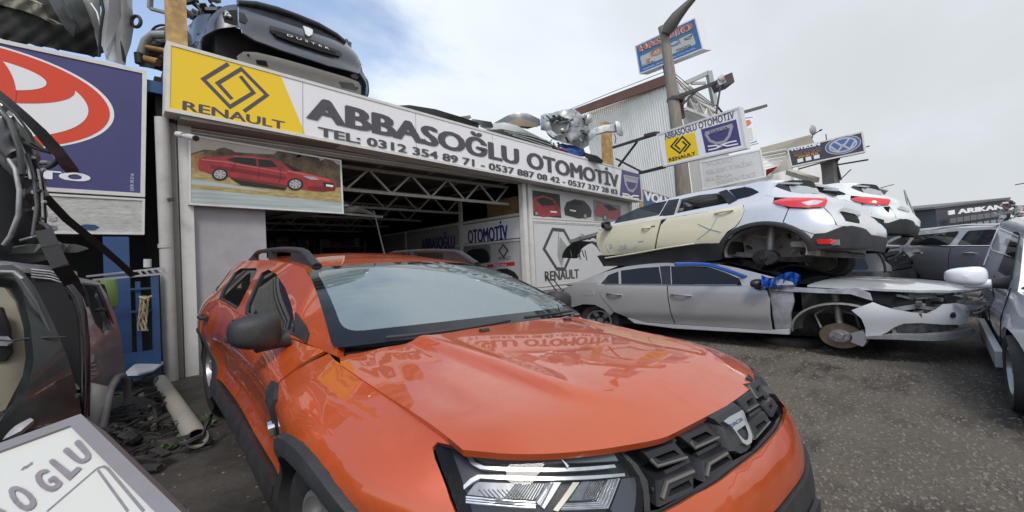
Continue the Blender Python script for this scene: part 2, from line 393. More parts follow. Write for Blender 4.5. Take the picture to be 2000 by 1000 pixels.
def sign(name, label, cat, q, face_m, frame_m, thick=0.12, fw=0.03, group=None):
    """a box sign: body, face, four-sided frame"""
    f = Face(q); c = (f.q[2] + f.q[3]) / 2; e = empty(name, c, label, cat, group)
    MB().quadbox(f.q, thick, -f.n).build('casing', frame_m, e)
    ex = (f.q[1] - f.q[0]).length; ey = (f.q[3] - f.q[0]).length; a = fw / ex; b = fw / ey
    f.shape('sign_face', [(a * .5, b * .5), (1 - a * .5, b * .5), (1 - a * .5, 1 - b * .5), (a * .5, 1 - b * .5)], face_m, e, 0.003)
    fr = MB()
    for (x0, y0, x1, y1) in ((0, 0, 1, b), (0, 1 - b, 1, 1), (0, b, a, 1 - b), (1 - a, b, 1, 1 - b)):
        qq = [f.P(x0, y1, 0.012), f.P(x1, y1, 0.012), f.P(x1, y0, 0.012), f.P(x0, y0, 0.012)]; fr.quadbox(qq, 0.0115, -f.n)
    fr.build('frame', frame_m, e)
    return e, f
# ------------------------------------------------------------------ ground
def build_ground():
    def gz(x, y): return .03 * max(x - 8.5, 0) * (1 - sstep(9, 40, x) * .8) if x < 60 else 0.3
    xs = sorted(set([-60, -30, -15, -8, -5] + [round(-4 + .5 * i, 2) for i in range(40)] + [17, 20, 25, 32, 40, 60, 100, 200, 600])); ys = [-600, -200, -80, -40, -20, -12] + [round(-8 + .5 * i, 2) for i in range(32)] + [10, 14, 20, 40, 100, 600]
    V = [(x, y, gz(x, y)) for y in ys for x in xs]; n = len(xs); F_ = [(j * n + i, j * n + i + 1, (j + 1) * n + i + 1, (j + 1) * n + i) for j in range(len(ys) - 1) for i in range(n - 1)]
    mb = MB(); mb.add(V, F_)
    m = bpy.data.materials.new('worn_asphalt'); m.use_nodes = True; N = m.node_tree.nodes; L = m.node_tree.links; b = N['Principled BSDF']; b.inputs['Roughness'].default_value = .85; b.inputs['Specular IOR Level'].default_value = .2
    tc = N.new('ShaderNodeTexCoord')
    def noise(s_, d=6, r_=.65, st=(1, 1, 1)):
        mp = N.new('ShaderNodeMapping'); mp.inputs['Scale'].default_value = st; L.new(tc.outputs['Object'], mp.inputs[0])
        q = N.new('ShaderNodeTexNoise'); q.inputs['Scale'].default_value = s_; q.inputs['Detail'].default_value = d; q.inputs['Roughness'].default_value = r_; L.new(mp.outputs[0], q.inputs['Vector']); return q.outputs['Fac']
    def ramp(src, p0, c0, p1, c1):
        r_ = N.new('ShaderNodeValToRGB'); r_.color_ramp.elements[0].position = p0; r_.color_ramp.elements[0].color = (*c0, 1); r_.color_ramp.elements[1].position = p1; r_.color_ramp.elements[1].color = (*c1, 1); L.new(src, r_.inputs[0]); return r_.outputs[0]
    def mix(f, a, b_):
        q = N.new('ShaderNodeMix'); q.data_type = 'RGBA'; L.new(f, q.inputs[0]); L.new(a, q.inputs[6]); L.new(b_, q.inputs[7]); return q.outputs[2]
    base = ramp(noise(1.1, 10, .72), .35, (.074, .061, .046), .66, (.15, .128, .10))
    fine = ramp(noise(45, 5, .8), .3, (.05, .043, .034), .72, (.22, .195, .16))
    fm = N.new('ShaderNodeValue'); fm.outputs[0].default_value = .45
    c1 = mix(fm.outputs[0], base, fine)
    # pale aggregate chips showing through, more in some patches
    vo = N.new('ShaderNodeTexVoronoi'); vo.inputs['Scale'].default_value = 34; L.new(tc.outputs['Object'], vo.inputs['Vector'])
    chip = ramp(vo.outputs['Distance'], .14, (1, 1, 1), .34, (0, 0, 0))
    cm = N.new('ShaderNodeMath'); cm.operation = 'MULTIPLY'; L.new(chip, cm.inputs[0])
    sepc = N.new('ShaderNodeSeparateColor'); L.new(vo.outputs['Color'], sepc.inputs[0])
    gt = N.new('ShaderNodeMath'); gt.operation = 'GREATER_THAN'; L.new(sepc.outputs[0], gt.inputs[0]); gt.inputs[1].default_value = .68
    L.new(gt.outputs[0], cm.inputs[1]); cm2 = N.new('ShaderNodeMath'); cm2.operation = 'MULTIPLY'; L.new(cm.outputs[0], cm2.inputs[0]); L.new(ramp(noise(.7, 5, .6), .40, (.15, .15, .15), .62, (.9, .9, .9)), cm2.inputs[1])
    cc = N.new('ShaderNodeRGB'); cc.outputs[0].default_value = (.24, .22, .19, 1)
    c2 = mix(cm2.outputs[0], c1, cc.outputs[0])
    # oily stains
    st = ramp(noise(.8, 8, .75, (1, 2.0, 1)), .50, (0, 0, 0), .62, (1, 1, 1)); dk = N.new('ShaderNodeRGB'); dk.outputs[0].default_value = (.038, .034, .028, 1)
    c3 = mix(st, c2, dk.outputs[0]); L.new(c3, b.inputs['Base Color'])
    rr = N.new('ShaderNodeMapRange'); L.new(st, rr.inputs[0]); rr.inputs[3].default_value = .88; rr.inputs[4].default_value = .5; L.new(rr.outputs[0], b.inputs['Roughness'])
    bp = N.new('ShaderNodeBump'); bp.inputs['Strength'].default_value = .7; bp.inputs['Distance'].default_value = .02; L.new(noise(28, 8, .75), bp.inputs['Height']); L.new(bp.outputs[0], b.inputs['Normal'])
    g = mb.build('ground', m, None); g['kind'] = 'structure'; smoothed(g.data)
build_ground()
def dirt():  # ground sheet with the left side's shade put into its dark colour
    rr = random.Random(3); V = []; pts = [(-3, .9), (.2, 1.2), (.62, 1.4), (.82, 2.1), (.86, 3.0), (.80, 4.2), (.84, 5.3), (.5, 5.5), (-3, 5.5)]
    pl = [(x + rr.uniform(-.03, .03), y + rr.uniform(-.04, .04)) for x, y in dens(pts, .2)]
    me = bpy.data.meshes.new('shade_toned_ground'); tri = geometry.tessellate_polygon([[Vector((a, b, 0)) for a, b in pl]]); me.from_pydata([(a, b, .004) for a, b in pl], [], [tuple(q) for q in tri])
    o = link('ground_shade', me, mat('shade_toned_ground', (.036, .031, .025), .75, vary=.55, vscale=3.5, dirt=.7, dscale=2.2, dcol=(.085, .075, .06), bump=.8, bscale=22)); o['kind'] = 'structure'
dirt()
# ------------------------------------------------------------------ cars
def pose(x, y, z0, yaw, roll, pitch, sc_=1.0):
    yaw, roll, pitch = R(yaw), R(roll), R(pitch)
    cy, sy, cr, sr, cp, sp = math.cos(yaw), math.sin(yaw), math.cos(roll), math.sin(roll), math.cos(pitch), math.sin(pitch)
    def T(a, b, z):
        a, z = a * cr - z * sr, a * sr + z * cr; b, z = b * cp - z * sp, b * sp + z * cp
        return Vector((a * cy - b * sy, a * sy + b * cy, z)) * sc_
    X, Y, Z = T(1, 0, 0), T(0, 1, 0), T(0, 0, 1)
    return Matrix(((X.x, Y.x, Z.x, x), (X.y, Y.y, Z.y, y), (X.z, Y.z, Z.z, z0), (0, 0, 0, 1)))
class Car:
    def __init__(s, name, label, cat, M, PC, prof, belt, rail, k=0.45, crown=0.05, group=None, tk=2.2):
        s.e = empty(name, None, label, cat, group, mat=M); LOCAL[s.e.name] = True
        d = [0]
        for a, b in zip(PC, PC[1:]): d.append(d[-1] + math.hypot(b[0] - a[0], b[1] - a[1]))
        fs, fl = spl(d, [p[0] for p in PC]), spl(d, [p[1] for p in PC]); t = np.linspace(0, d[-1], 500)
        S_ = np.array([fs(x) for x in t]); L_ = np.array([fl(x) for x in t])
        s.U = np.concatenate([[0], np.cumsum(np.hypot(np.diff(S_), np.diff(L_)))]); s.S = S_; s.Lt = L_; s.im = int(np.argmax(S_))
        s.prof = prof; s.zb = spl(*zip(*belt)); s.zr = spl(*zip(*rail)); s.k = k if callable(k) else (lambda l: k); s.cr = crown if callable(crown) else (lambda l: crown); s.tk = tk
    def uf(s, x): return float(np.interp(x, s.S[:s.im], s.U[:s.im]))
    def ul(s, l): return float(np.interp(l, s.Lt, s.U))
    def ur(s, x): return float(np.interp(-x, -s.S[s.im:], s.U[s.im:]))
    def PU(s, u, z, off=0.0, side=1):
        a = abs(u); sg = 1 if u >= 0 else -1
        x = float(np.interp(a, s.U, s.S)); l = float(np.interp(a, s.U, s.Lt)); e = 0.015
        dx = float(np.interp(a + e, s.U, s.S) - np.interp(a - e, s.U, s.S)); dl = float(np.interp(a + e, s.U, s.Lt) - np.interp(a - e, s.U, s.Lt))
        if a < e: dx, dl = 1, 0
        if a > s.U[-1] - e: dx, dl = -1, 0
        n = math.hypot(dx, dl); nx, nl = dl / n, -dx / n; q = s.prof(a, x, l, z) - off
        return ((x - nx * q) * side * sg, l - nl * q, z * SQ)
    def side(s, sd, off=0.0): return lambda l, z: s.PU(s.ul(l), z, off, sd)
    def front(s, off=0.0, sd=1): return lambda u, z: s.PU(u, z, off, sd)
    def sb(s, l): return s.PU(s.ul(l), s.zb(l))[0]
    def gh(s, l, z): return s.sb(l) - s.k(l) * (z - s.zb(l))
    def G(s, sd, off=0.0): return lambda l, z: ((s.gh(l, z) + off) * sd, l, z * SQ)
    def roofP(s, off=0.0):
        def f(t, l):
            z = s.zr(l); sr = s.gh(l, z) - 0.004
            return (t * sr, l, (z + s.cr(l) * (1 - abs(t) ** s.tk) + off) * SQ)
        return f
    def p(s, name, poly, P, m, step=0.06, holes=(), thick=0.012, gap=0.0, parent=None, ang=35, rim=True, label=None):
        o = panel(name, poly, P, m, parent or s.e, step, holes, thick, gap, ang, rim=rim)
        if label: o['label'] = label
        return o
    def strip(s, name, pts, r, m, parent=None, n=8, sq=1.0): 
        return MB().tube(pts, r, n).build(name, m, parent or s.e, 60)
def wheel(parent, c, sd, r=0.34, w=0.21, rim_m=None, style=5, tyre=True, hubcap=False, name='wheel', steer=0.0, rr=None):
    """c = hub centre (s, l, z real) on the outer face side"""
    c = Vector((c[0], c[1], c[2] * SQ)); ax = Vector((sd * math.cos(steer), math.sin(steer), 0)); rim_m = rim_m or ALU; rr = rr or r * 0.64
    e = None
    if tyre:
        n = 56; prof = [(rr, -w), (rr + .01, -w), (r * .93, -w * 1.02), (r - .012, -w * .95), (r, -w * .85), (r, -w * .15), (r - .012, -w * .04), (r * .93, 0.012), (rr + .03, 0.008), (rr + .008, -0.006), (rr, -0.02)]
        t = MB().lathe(prof, c, ax, n)
        # tread blocks
        x = ax.orthogonal().normalized(); y = ax.cross(x)
        for k in range(46):
            for j, (h0, h1) in enumerate(((-.2, -.36), (-.40, -.60), (-.64, -.8))):
                a0 = 2 * math.pi * (k + .12 + .2 * j) / 46; a1 = 2 * math.pi * (k + .82 + .2 * j) / 46; V = []
                for rad in (r - .004, r + .007):
                    for (aa, hh) in ((a0, h0), (a1, h0 - .02), (a1, h1 - .02), (a0, h1)):
                        q = (x * math.cos(aa) + y * math.sin(aa)) * rad + ax * (hh * w); q.z *= SQ; V.append(c + q)
                t.hexa(V)
        e = t.build(name, RUB, parent, 40)
    par = e or parent
    rim = MB().lathe([(rr, -w), (rr, -.03), (rr + .004, 0), (rr - .018, .004), (rr - .03, -.03), (rr - .04, -w * .5)], c, ax, 40)
    x = ax.orthogonal().normalized(); y = ax.cross(x)
    for k in range(style):
        a = 2 * math.pi * k / style + 0.3
        for da in (-.12, .12):
            d0 = x * math.cos(a) + y * math.sin(a); d1 = x * math.cos(a + da) + y * math.sin(a + da); tn = ax.cross(d1)
            V = []
            for rad, hw, h in ((.05, .028, -.035), (rr - .02, .018, -.015)):
                for sgn in (-1, 1):
                    for hh in (h, h - .03):
                        q = d0 * 0 + d1 * rad + tn * hw * sgn + ax * hh; q.z *= SQ; V.append(c + q)
            rim.hexa([V[0], V[2], V[6], V[4], V[1], V[3], V[7], V[5]])
    rim.lathe([(0.001, -.02), (.05, -.02), (.06, -.035), (.06, -.08)], c, ax, 20)
    rim.build('rim', rim_m, par, 40)
    MB().lathe([(0.001, -.09), (rr - .05, -.09), (rr - .05, -.11)], c, ax, 30).build('brake_disc', STEEL, par, 40)
    return par
def well(car, l, z, r, sd, s0=0.45, s1=0.86):
    c = Vector((s0 * sd, l, z * SQ)); MB().lathe([(0.001, 0), (r, 0), (r, s1 - s0)], c, (sd, 0, 0), 32).build('wheel_well', DARK, car.e)
def flare(car, l, z, r0, r1, sd, a0=-15, a1=195, th=0.03, m=None, name='arch_flare', out=0.0):
    V = []; n = 26
    for i in range(n + 1):
        a = R(a0 + (a1 - a0) * i / n); c, s_ = math.cos(a), math.sin(a)
        for (r, o) in ((r0, -0.05), (r0, th * .7 + out), (r0 * .6 + r1 * .4, th + out), (r1 - .012, th * .8 + out), (r1, 0.004 + out), (r1, -.02)):
            V.append(car.PU(car.ul(l + r * c), z + r * s_, o, sd))
    F_ = [(i * 6 + k, i * 6 + k + 1, (i + 1) * 6 + k + 1, (i + 1) * 6 + k) for i in range(n) for k in range(5)]
    F_ += [(0, 1, 2, 3, 4, 5), tuple(n * 6 + k for k in range(5, -1, -1))]
    mb = MB(); mb.add(V, F_); return mb.build(name, m or PLAS, car.e, 40)
def mirror(car, c, sd, m, name='door_mirror', glassm=None, w=.22, h=.16, d=.15, stalk=None):
    """rounded mirror housing centred at c (s,l,z real): w lateral, h height, d depth"""
    V = []; nu, nv = 18, 12
    for j in range(nv + 1):
        ph = math.pi * j / nv
        for i in range(nu):
            th = 2 * math.pi * i / nu; e_ = 0.62
            def pw(v): return math.copysign(abs(v) ** e_, v)
            X = pw(math.sin(ph)) * pw(math.cos(th)); Y = pw(math.cos(ph)) ; Z = pw(math.sin(ph)) * pw(math.sin(th))
            zz = Z * h / 2 * (1.0 - .18 * X * 1.0)
            yy = Y * d / 2
            if Y > 0: yy = Y * d * .12        # flat at the glass side (rear)
            V.append((c[0] + sd * X * w / 2, c[1] + yy + .02 * abs(X), (c[2] + zz) * SQ))
    F_ = [(j * nu + i, j * nu + (i + 1) % nu, (j + 1) * nu + (i + 1) % nu, (j + 1) * nu + i) for j in range(nv) for i in range(nu)]
    mb = MB(); mb.add(V, F_); o = mb.build(name, m, car.e, 60)
    MB().box((c[0] - w * .4, c[1] + d * .12, (c[2] - h * .38) * SQ), (c[0] + w * .4, c[1] + d * .12 + .004, (c[2] + h * .38) * SQ)).build('mirror_glass', BGL, o)
    if stalk: MB().tube([(stalk[0], stalk[1], stalk[2] * SQ), ((stalk[0] + c[0]) / 2, (stalk[1] + c[1]) / 2, (stalk[2] * .5 + (c[2] - h * .42) * .5) * SQ), (c[0], c[1] - .01, (c[2] - h * .36) * SQ)], [.035, .03, .035], 10).build('mirror_stalk', PLAS, o, 60)
    return o

def inv(car, P, px, py, x0, deep=True):
    """surface parameters of the body point seen at photo pixel (px, py)"""
    M = car.e.matrix_basis
    def f(x): q = PJ(M @ Vector(P(x[0], x[1]))); return np.array([q[0] - px, q[1] - py])
    def run(x):
        x = np.array(x, float)
        for _ in range(25):
            r_ = f(x); J = np.array([(f(x + d) - r_) / 1e-3 for d in np.eye(2) * 1e-3]).T
            x = x + np.clip(np.linalg.solve(J.T @ J + np.eye(2) * 30, -J.T @ r_), -.2, .2)
            if np.abs(r_).max() < .3: break
        return x, float(np.hypot(*f(x)))
    x, e = run(x0)
    if e > 1.5 and deep:
        for du in (-.5, .5, -.2, .2):
            for dz in (-.25, 0, .25):
                y, e2 = run((x0[0] + du, x0[1] + dz))
                if e2 < e and abs(y[0] - x0[0]) < .9: x, e = y, e2
            if e < 1: break
        if TRACE_LOG and e > 3: print('trace', car.e.name, (px, py), 'off by %.0f px at' % e, x.round(2))
    return (float(x[0]), float(x[1]))
TRACE_LOG = False
def trace(car, P, pts, x0):
    out = []
    for p in pts: x0 = inv(car, P, p[0], p[1], x0); out.append(x0)
    return out
def tubes(name, car, P, pts, r, m, x0, parent=None): return MB().tube([P(*p) for p in trace(car, P, pts, x0)], r, 6).build(name, m, parent or car.e, 60)
def pts3(car, P, pts): return [P(*p) for p in pts]
# ================================================================== the orange car
def orange_car():
    M = pose(1.237, 0.336, -0.049, -3.64, -1.44, 2.15)
    PC = [(0, 0), (.2, .006), (.4, .045), (.56, .125), (.68, .22), (.77, .33), (.84, .48), (.885, .68), (.90, .95), (.895, 1.5), (.885, 2.2), (.895, 3.0), (.905, 3.5), (.885, 3.9), (.82, 4.14), (.66, 4.27), (.35, 4.33), (0, 4.34)]
    topz = spl([0, .44, .8, 1.2, 1.57, 2.44, 3.25, 4.34], [.96, .955, .985, 1.015, 1.04, 1.08, 1.13, 1.12])
    depth = spl([0, .4, .9, 1.3, 1.8, 2.6, 3.4, 4.3], [.10, .15, .18, .165, .095, .045, .045, .06])
    door = spl([1.15, 1.5, 2.2, 2.9, 3.15], [0, .045, .05, .045, 0])
    fprof = spl([.2, .3, .45, .56, .66, .74, .82, .88, .94, 1.05], [.03, .0, -.01, .0, .012, .03, .065, .095, .125, .2])
    sprof = spl([.15, .25, .36, .5, .62, .74, .82, .9, 1.0, 1.2], [.05, .03, .02, .03, .022, .008, .0, .004, .01, .02])
    def prof(u, x, l, z):
        w_ = max(0, (z - (topz(l) - .22)) / .22); q = sprof(z) + depth(l) * min(w_, 1.3) ** 2.3
        dd = door(l); q += dd * sstep(.28, .45, z) * (1 - .75 * sstep(.66, .86, z))
        q -= .030 * math.exp(-((l - .86) / .42) ** 2) * math.exp(-((z - .66) / .18) ** 2)       # swollen wings
        q -= .022 * math.exp(-((l - 3.5) / .45) ** 2) * math.exp(-((z - .78) / .2) ** 2)
        if l < .6:
            t = sstep(.6, .18, l); q = q * (1 - t) + fprof(z) * t
            q -= .055 * t * sstep(.55, .8, x) * sstep(.62, .5, z)                                  # full bumper corners
        return q
    belt = [(1.2, 1.02), (1.57, 1.045), (2.44, 1.085), (3.25, 1.135), (3.8, 1.17), (4.3, 1.17)]
    rail = [(1.2, 1.07), (1.45, 1.21), (1.75, 1.37), (2.05, 1.49), (2.3, 1.525), (2.8, 1.55), (3.4, 1.54), (3.9, 1.48), (4.1, 1.40)]
    c = Car('parked_car', 'clean orange SUV parked nose out in front of the workshop', 'car', M, PC, prof, belt, rail, k=.46, crown=lambda l: .035 + .045 * sstep(1.9, 2.8, l))
    E = c.e
    def hoodz(s, l):
        lf = lfr(s); s = abs(s); ze = spl([0, .4, .8, 1.2, 1.4], [.93, .955, .985, 1.015, 1.03])(l); zc = spl([0, .15, .35, .7, 1.1, 1.4], [.955, .995, 1.045, 1.085, 1.115, 1.125])(l)
        z = ze + (zc - ze) * (1 - min(s / .73, 1) ** 2.6)
        rs = spl([.15, .22, .38, .7, 1.1], [.26, .30, .41, .43, .45])(l); z += .020 * sstep(rs + .025, rs - .022, s) * sstep(.16, .45, l) + .010 * math.exp(-((s - rs + .03) / .03) ** 2) * sstep(.2, .5, l)
        z -= .006 * math.exp(-((s - .62) / .04) ** 2) * sstep(.35, .7, l)
        d = max(l - lf, 0)
        zf = .940
        if d < .24: g = 1 - (1 - d / .24) ** 3; z = zf + (z - zf) * g
        return z
    lfL = spl([0, .3, .45, .56, .65, .715], [.130, .134, .180, .238, .31, .395]); lfR = spl([0, .2, .3, .4, .5, .6, .68, .715], [.130, .145, .165, .20, .25, .325, .41, .46])
    lfr = lambda s: lfL(-s) if s < 0 else lfR(s)
    # ---- bonnet
    fe = [(s, lfr(s)) for s in np.linspace(-.715, .715, 61)]
    re_ = [(.722, 1.13), (.70, 1.2), (.66, 1.205), (.5, 1.12), (.3, 1.07), (0, 1.05), (-.3, 1.07), (-.5, 1.12), (-.66, 1.205), (-.70, 1.2), (-.722, 1.13)]
    hood = c.p('bonnet', fe + [(.722, .8)] + re_ + [(-.722, .8)], lambda s, l: (s, l, hoodz(s, l) * SQ), ORANGE, step=.024, gap=.003, thick=.018)
    for s_ in (-.20, .30):
        MB().tube([(s_ - .02, .99, (hoodz(s_, .99) + .003) * SQ), (s_ + .02, .99, (hoodz(s_, .99) + .003) * SQ)], [.011, .011], 8).build('washer_nozzle', PLAS, hood, 60)
    # seam floor under the bonnet edges
    for q in () if 1 else ([(-.718, .44), (-.722, .8), (-.722, 1.2)], [(.718, .44), (.722, .8), (.722, 1.2)]):
        MB().tube([(a, l, (hoodz(min(max(a, -.71), .71), l) - .022) * SQ) for a, l in dens(q, .08, False)], .008, 6).build('bonnet_seam', GAP, E)
    # ---- cowl
    cp_ = [(x, .99 + .19 * (x / .72) ** 2 + .005) for x in np.linspace(-.70, .70, 15)] + [(x, 1.12 + .16 * (x / .72) ** 2) for x in np.linspace(.70, -.70, 15)]
    c.p('cowl', cp_, lambda s, l: (s, l, (1.083 - .10 * (s / .72) ** 2) * SQ), PLAS, step=.08)
    # ---- windscreen
    def WS(a, b, off=0.0):
        B = Vector((.71 * a, 1.09 + .15 * a * a, 1.10 - .03 * a * a)); T = Vector((.585 * a, 1.925 + .10 * a * a, 1.535 - .05 * a * a))
        p = B.lerp(T, b); k_ = .035 * math.sin(math.pi * b); p = p + Vector((0, -.45, .9)) * (k_ + off); return (p.x, p.y, p.z * SQ)
    ring = rounded([(-1, 0), (1, 0), (1, 1), (-1, 1)], .06); inner = rounded([(-.93, .115), (.93, .115), (.94, .935), (-.94, .935)], .1)
    ws = c.p('windscreen', inner, WS, WGL, step=.12, thick=0, rim=False)
    c.p('black_border', ring, lambda a, b: WS(a, b, .001), BGL, step=.12, holes=[inner[::-1]], thick=.004, parent=ws)
    wip = MB(); wip.tube([WS(a, .03 + .02 * math.sin(a * 3), .02) for a in np.linspace(-.75, .05, 12)], .008, 6); wip.tube([WS(a, .04, .022) for a in np.linspace(.2, .85, 8)], .008, 6); wip.build('wipers', PLAS, ws)
    # sensor pod, seen behind the glass
    MB().box((-.06, 1.86, 1.42 * SQ), (.06, 1.96, 1.5 * SQ)).build('rear_view_mirror', PLAS, ws)
    # ---- roof
    rp = [(-1, 2.06), (-.6, 1.985), (0, 1.95), (.6, 1.985), (1, 2.06), (1, 2.6), (1, 3.3), (1, 3.9), (.9, 4.02), (0, 4.06), (-.9, 4.02), (-1, 3.9), (-1, 3.3), (-1, 2.6)]
    c.p('roof', rp, c.roofP(), ORANGE, step=.09, thick=.02)
    for sd in (-1, 1):
        # ---- roof rail
        pts = []; rr2 = []
        for i in range(25):
            t = i / 24; l = 2.03 + 1.68 * t; up = .095 * sstep(-.02, .16, t) * (1 if t < .78 else 1 - sstep(.78, 1.02, t) * .85)
            pts.append((.53 * sd + .03 * sd * t, l, (c.zr(l) + .012 + up) * SQ)); rr2.append(.026 - .008 * t)
        rl = MB(); rl.tube(pts, rr2, 10, sq=.8)
        for i0, i1 in ((0, 6), (21, 24), (13, 14)):      # feet
            for i in range(i0, i1):
                a, b = pts[i], pts[i + 1]; za = (c.zr(a[1]) - .005) * SQ; zb = (c.zr(b[1]) - .005) * SQ
                rl.hexa([(a[0] - .02, a[1], za), (a[0] + .02, a[1], za), (b[0] + .02, b[1], zb), (b[0] - .02, b[1], zb), (a[0] - .02, a[1], a[2]), (a[0] + .02, a[1], a[2]), (b[0] + .02, b[1], b[2]), (b[0] - .02, b[1], b[2])])
        rl.build('roof_rail', PLAS, E, 60)
        # ---- greenhouse side
        zt = lambda l: c.zr(l)
        A = [(1.22, 1.03), (1.28, 1.10), (1.45, 1.205), (1.75, 1.367), (2.05, 1.488), (2.3, 1.524), (2.8, 1.549), (3.4, 1.539), (3.9, 1.479), (4.05, 1.42), (4.2, 1.2), (4.22, 1.168)]
        B = [(l, c.zb(l) - .002) for l in np.linspace(4.1, 1.35, 24)]
        fw = rounded([(1.56, 1.065), (2.43, 1.105), (2.62, 1.44), (2.48, 1.475), (2.18, 1.44), (1.85, 1.31)], .12)
        rw = rounded([(2.55, 1.11), (3.20, 1.145), (3.36, 1.24), (3.44, 1.42), (3.30, 1.475), (2.78, 1.485)], .07)
        qw = rounded([(3.34, 1.18), (3.49, 1.26), (3.56, 1.44), (3.66, 1.44), (3.83, 1.32), (3.80, 1.20)], .05)
        GI = c.G(-1); fw = trace(c, GI, [(473, 619), (480, 596), (498, 554), (510, 533), (524, 526), (540, 535), (557, 562), (570, 598), (576, 630), (579, 660), (560, 662), (520, 640)], (2.4, 1.1))
        rw = trace(c, GI, [(425, 586), (434, 566), (456, 534), (470, 524), (500, 523.5), (502, 530), (490, 552), (471, 590), (457, 611), (439, 598)], (3.1, 1.2))
        fw = [(l, max(z, c.zb(l) + .014)) for l, z in fw if l < 1.95 or z > 1.068]; rw = [(l, max(z, c.zb(l) + .014)) for l, z in rw]; qw = rounded([(3.52, 1.19), (3.64, 1.28), (3.70, 1.43), (3.86, 1.43), (3.99, 1.34), (4.02, 1.21)], .04)
        gp = c.p('window_frame', A + B, c.G(sd), ORANGE, step=.05, holes=[h[::-1] for h in (fw, rw, qw)], thick=.03)
        for nm, h in (('front_door_window', fw), ('rear_door_window', rw), ('quarter_window', qw)):
            g = c.p(nm, h, c.G(sd, -.018), SGL, step=.1, thick=0, rim=False)
            lo = [c.G(sd, -.012)(a, b) for a, b in dens(h, .06)]
            MB().tube(lo + [lo[0], lo[1]], .010, 6).build('window_seal', PLAS, g, 60)
        # ---- lower side
        ar = arc(.86, .34, .455, 172, 15, 18)
        edge = [(abs(u_), z_) for u_, z_ in trace(c, c.front(0), [(906, 877), (880, 871), (853, 865), (846, 873), (859, 914), (873, 951), (891, 1002)], (-.9, .9))]
        fp = [(c.ul(l), z) for l, z in [(.55, .967), (.8, .99), (1.0, 1.003), (1.2, 1.018), (1.30, 1.03), (1.33, .9), (1.345, .6), (1.335, .40)] + arc(.86, .34, .455, 8, 140, 14) + [(.46, .62)]] + [(edge[-1][0], .66)] + edge[::-1]
        c.p('front_wing', fp, c.front(0, sd), ORANGE, step=.04, gap=.002)
        fd = [(1.345, 1.035)] + [(l, c.zb(l)) for l in (1.5, 1.7, 2.0, 2.3, 2.47)] + [(2.475, .8), (2.475, .37), (1.9, .355), (1.36, .365), (1.355, .6), (1.34, .9)]
        d1 = c.p('front_door', fd, c.side(sd), ORANGE, step=.06, gap=.004)
        rd_ = [(2.485, 1.087)] + [(l, c.zb(l)) for l in (2.7, 3.0, 3.25, 3.42)] + [(3.44, 1.0), (3.38, .83)] + arc(3.51, .34, .455, 112, 178, 8) + [(3.03, .37), (2.485, .37)]
        d2 = c.p('rear_door', rd_, c.side(sd), ORANGE, step=.06, gap=.004)
        rq = [(3.45, 1.15)] + [(l, c.zb(l)) for l in (3.6, 3.8, 4.0, 4.2)] + [(4.22, .9), (4.2, .62)] + [(4.0, .5)] + arc(3.51, .34, .455, 15, 108, 10) + [(3.395, .83), (3.45, 1.0)]
        c.p('rear_wing', rq, c.side(sd), ORANGE, step=.06, gap=.003)
        c.p('body_backing', [(.5, .5), (.5, .93), (1.2, .99), (3.4, 1.1), (4.2, 1.12), (4.2, .5), (3.96, .42)] + arc(3.51, .34, .46, 10, 170, 12) + [(3.0, .3), (1.4, .3)] + arc(.86, .34, .46, 8, 150, 12), c.side(sd, -.022), GAP, step=.12, thick=0, rim=False)
        sp_ = [(1.30, .375), (1.9, .365), (2.6, .365), (3.06, .375), (3.07, .20), (1.31, .20)]
        c.p('sill_trim', sp_, c.side(sd, .03), PLAS, step=.08, thick=.06)
        for dd, (l0, z0) in ((d1, (2.28, .93)), (d2, (3.25, .96))):
            pts = [c.PU(c.ul(l0 + x), z0, .012 + .028 * math.sin(math.pi * (x + .1) / .2), sd) for x in np.linspace(-.1, .1, 9)]
            MB().tube(pts, .015, 8).build('door_handle', PLAS if sd < 0 else ORANGE, dd, 60)
        flare(c, .86, .34, .385, .475, sd, -12, 186, .024); flare(c, 3.51, .34, .385, .455, sd, -14, 190, .012)
        well(c, .86, .34, .44, sd); well(c, 3.51, .34, .44, sd)
        wheel(E, (.855 * sd, .86, .34), sd, .345, .215, ALU, 5); wheel(E, (.855 * sd, 3.51, .34), sd, .345, .215, ALU, 5)
        # side trim behind the wing with its lamp
        tp = [(1.23, .86), (1.33, .905), (1.38, .90), (1.345, .70), (1.335, .60), (1.27, .56), (1.255, .62), (1.245, .74)]
        st = c.p('wing_trim', tp, c.side(sd, .018), PLAS, step=.05, thick=.02)
        lp = rounded([(1.235, .72), (1.285, .74), (1.295, .665), (1.245, .65)], .02)
        c.p('side_repeater', lp, c.side(sd, .032), CHR, step=.03, thick=.02, parent=st)
        # black mirror base triangle
        c.p('mirror_base', [(1.50, 1.05), (1.62, 1.075), (1.76, 1.2), (1.60, 1.14), (1.53, 1.10)], c.G(sd, .012), PLAS, step=.06, thick=.03)
        mirror(c, (.895 * sd, 1.60, 1.125), sd, PLAS, w=.19, h=.21, d=.17, stalk=(.77 * sd, 1.60, 1.065))
        # ---- headlamp (traced on the near side, mirrored for the far one)
        Q0 = lambda px, off=0.0, x0=(-.7, .85): [(abs(u_), z_) for u_, z_ in trace(c, c.front(off), px, x0)]
        HL = Q0([(848, 874), (854, 868), (880, 873), (904, 882), (950, 887), (1000, 889), (1100, 889), (1203, 880), (1232, 905), (1250, 932), (1258, 962), (1256, 1000), (1248, 1035), (1150, 1050), (1000, 1050), (905, 1040), (893, 1000), (875, 950), (860, 912)])
        h = c.p('headlight', HL, c.front(-.055, sd), mat('headlamp_black', (.022, .024, .028), .25), step=.04, thick=.02)
        wall = []
        for a_, b_ in HL + [HL[0]]: wall += [c.PU(a_, b_, -.002, sd), c.PU(a_, b_, -.055, sd)]
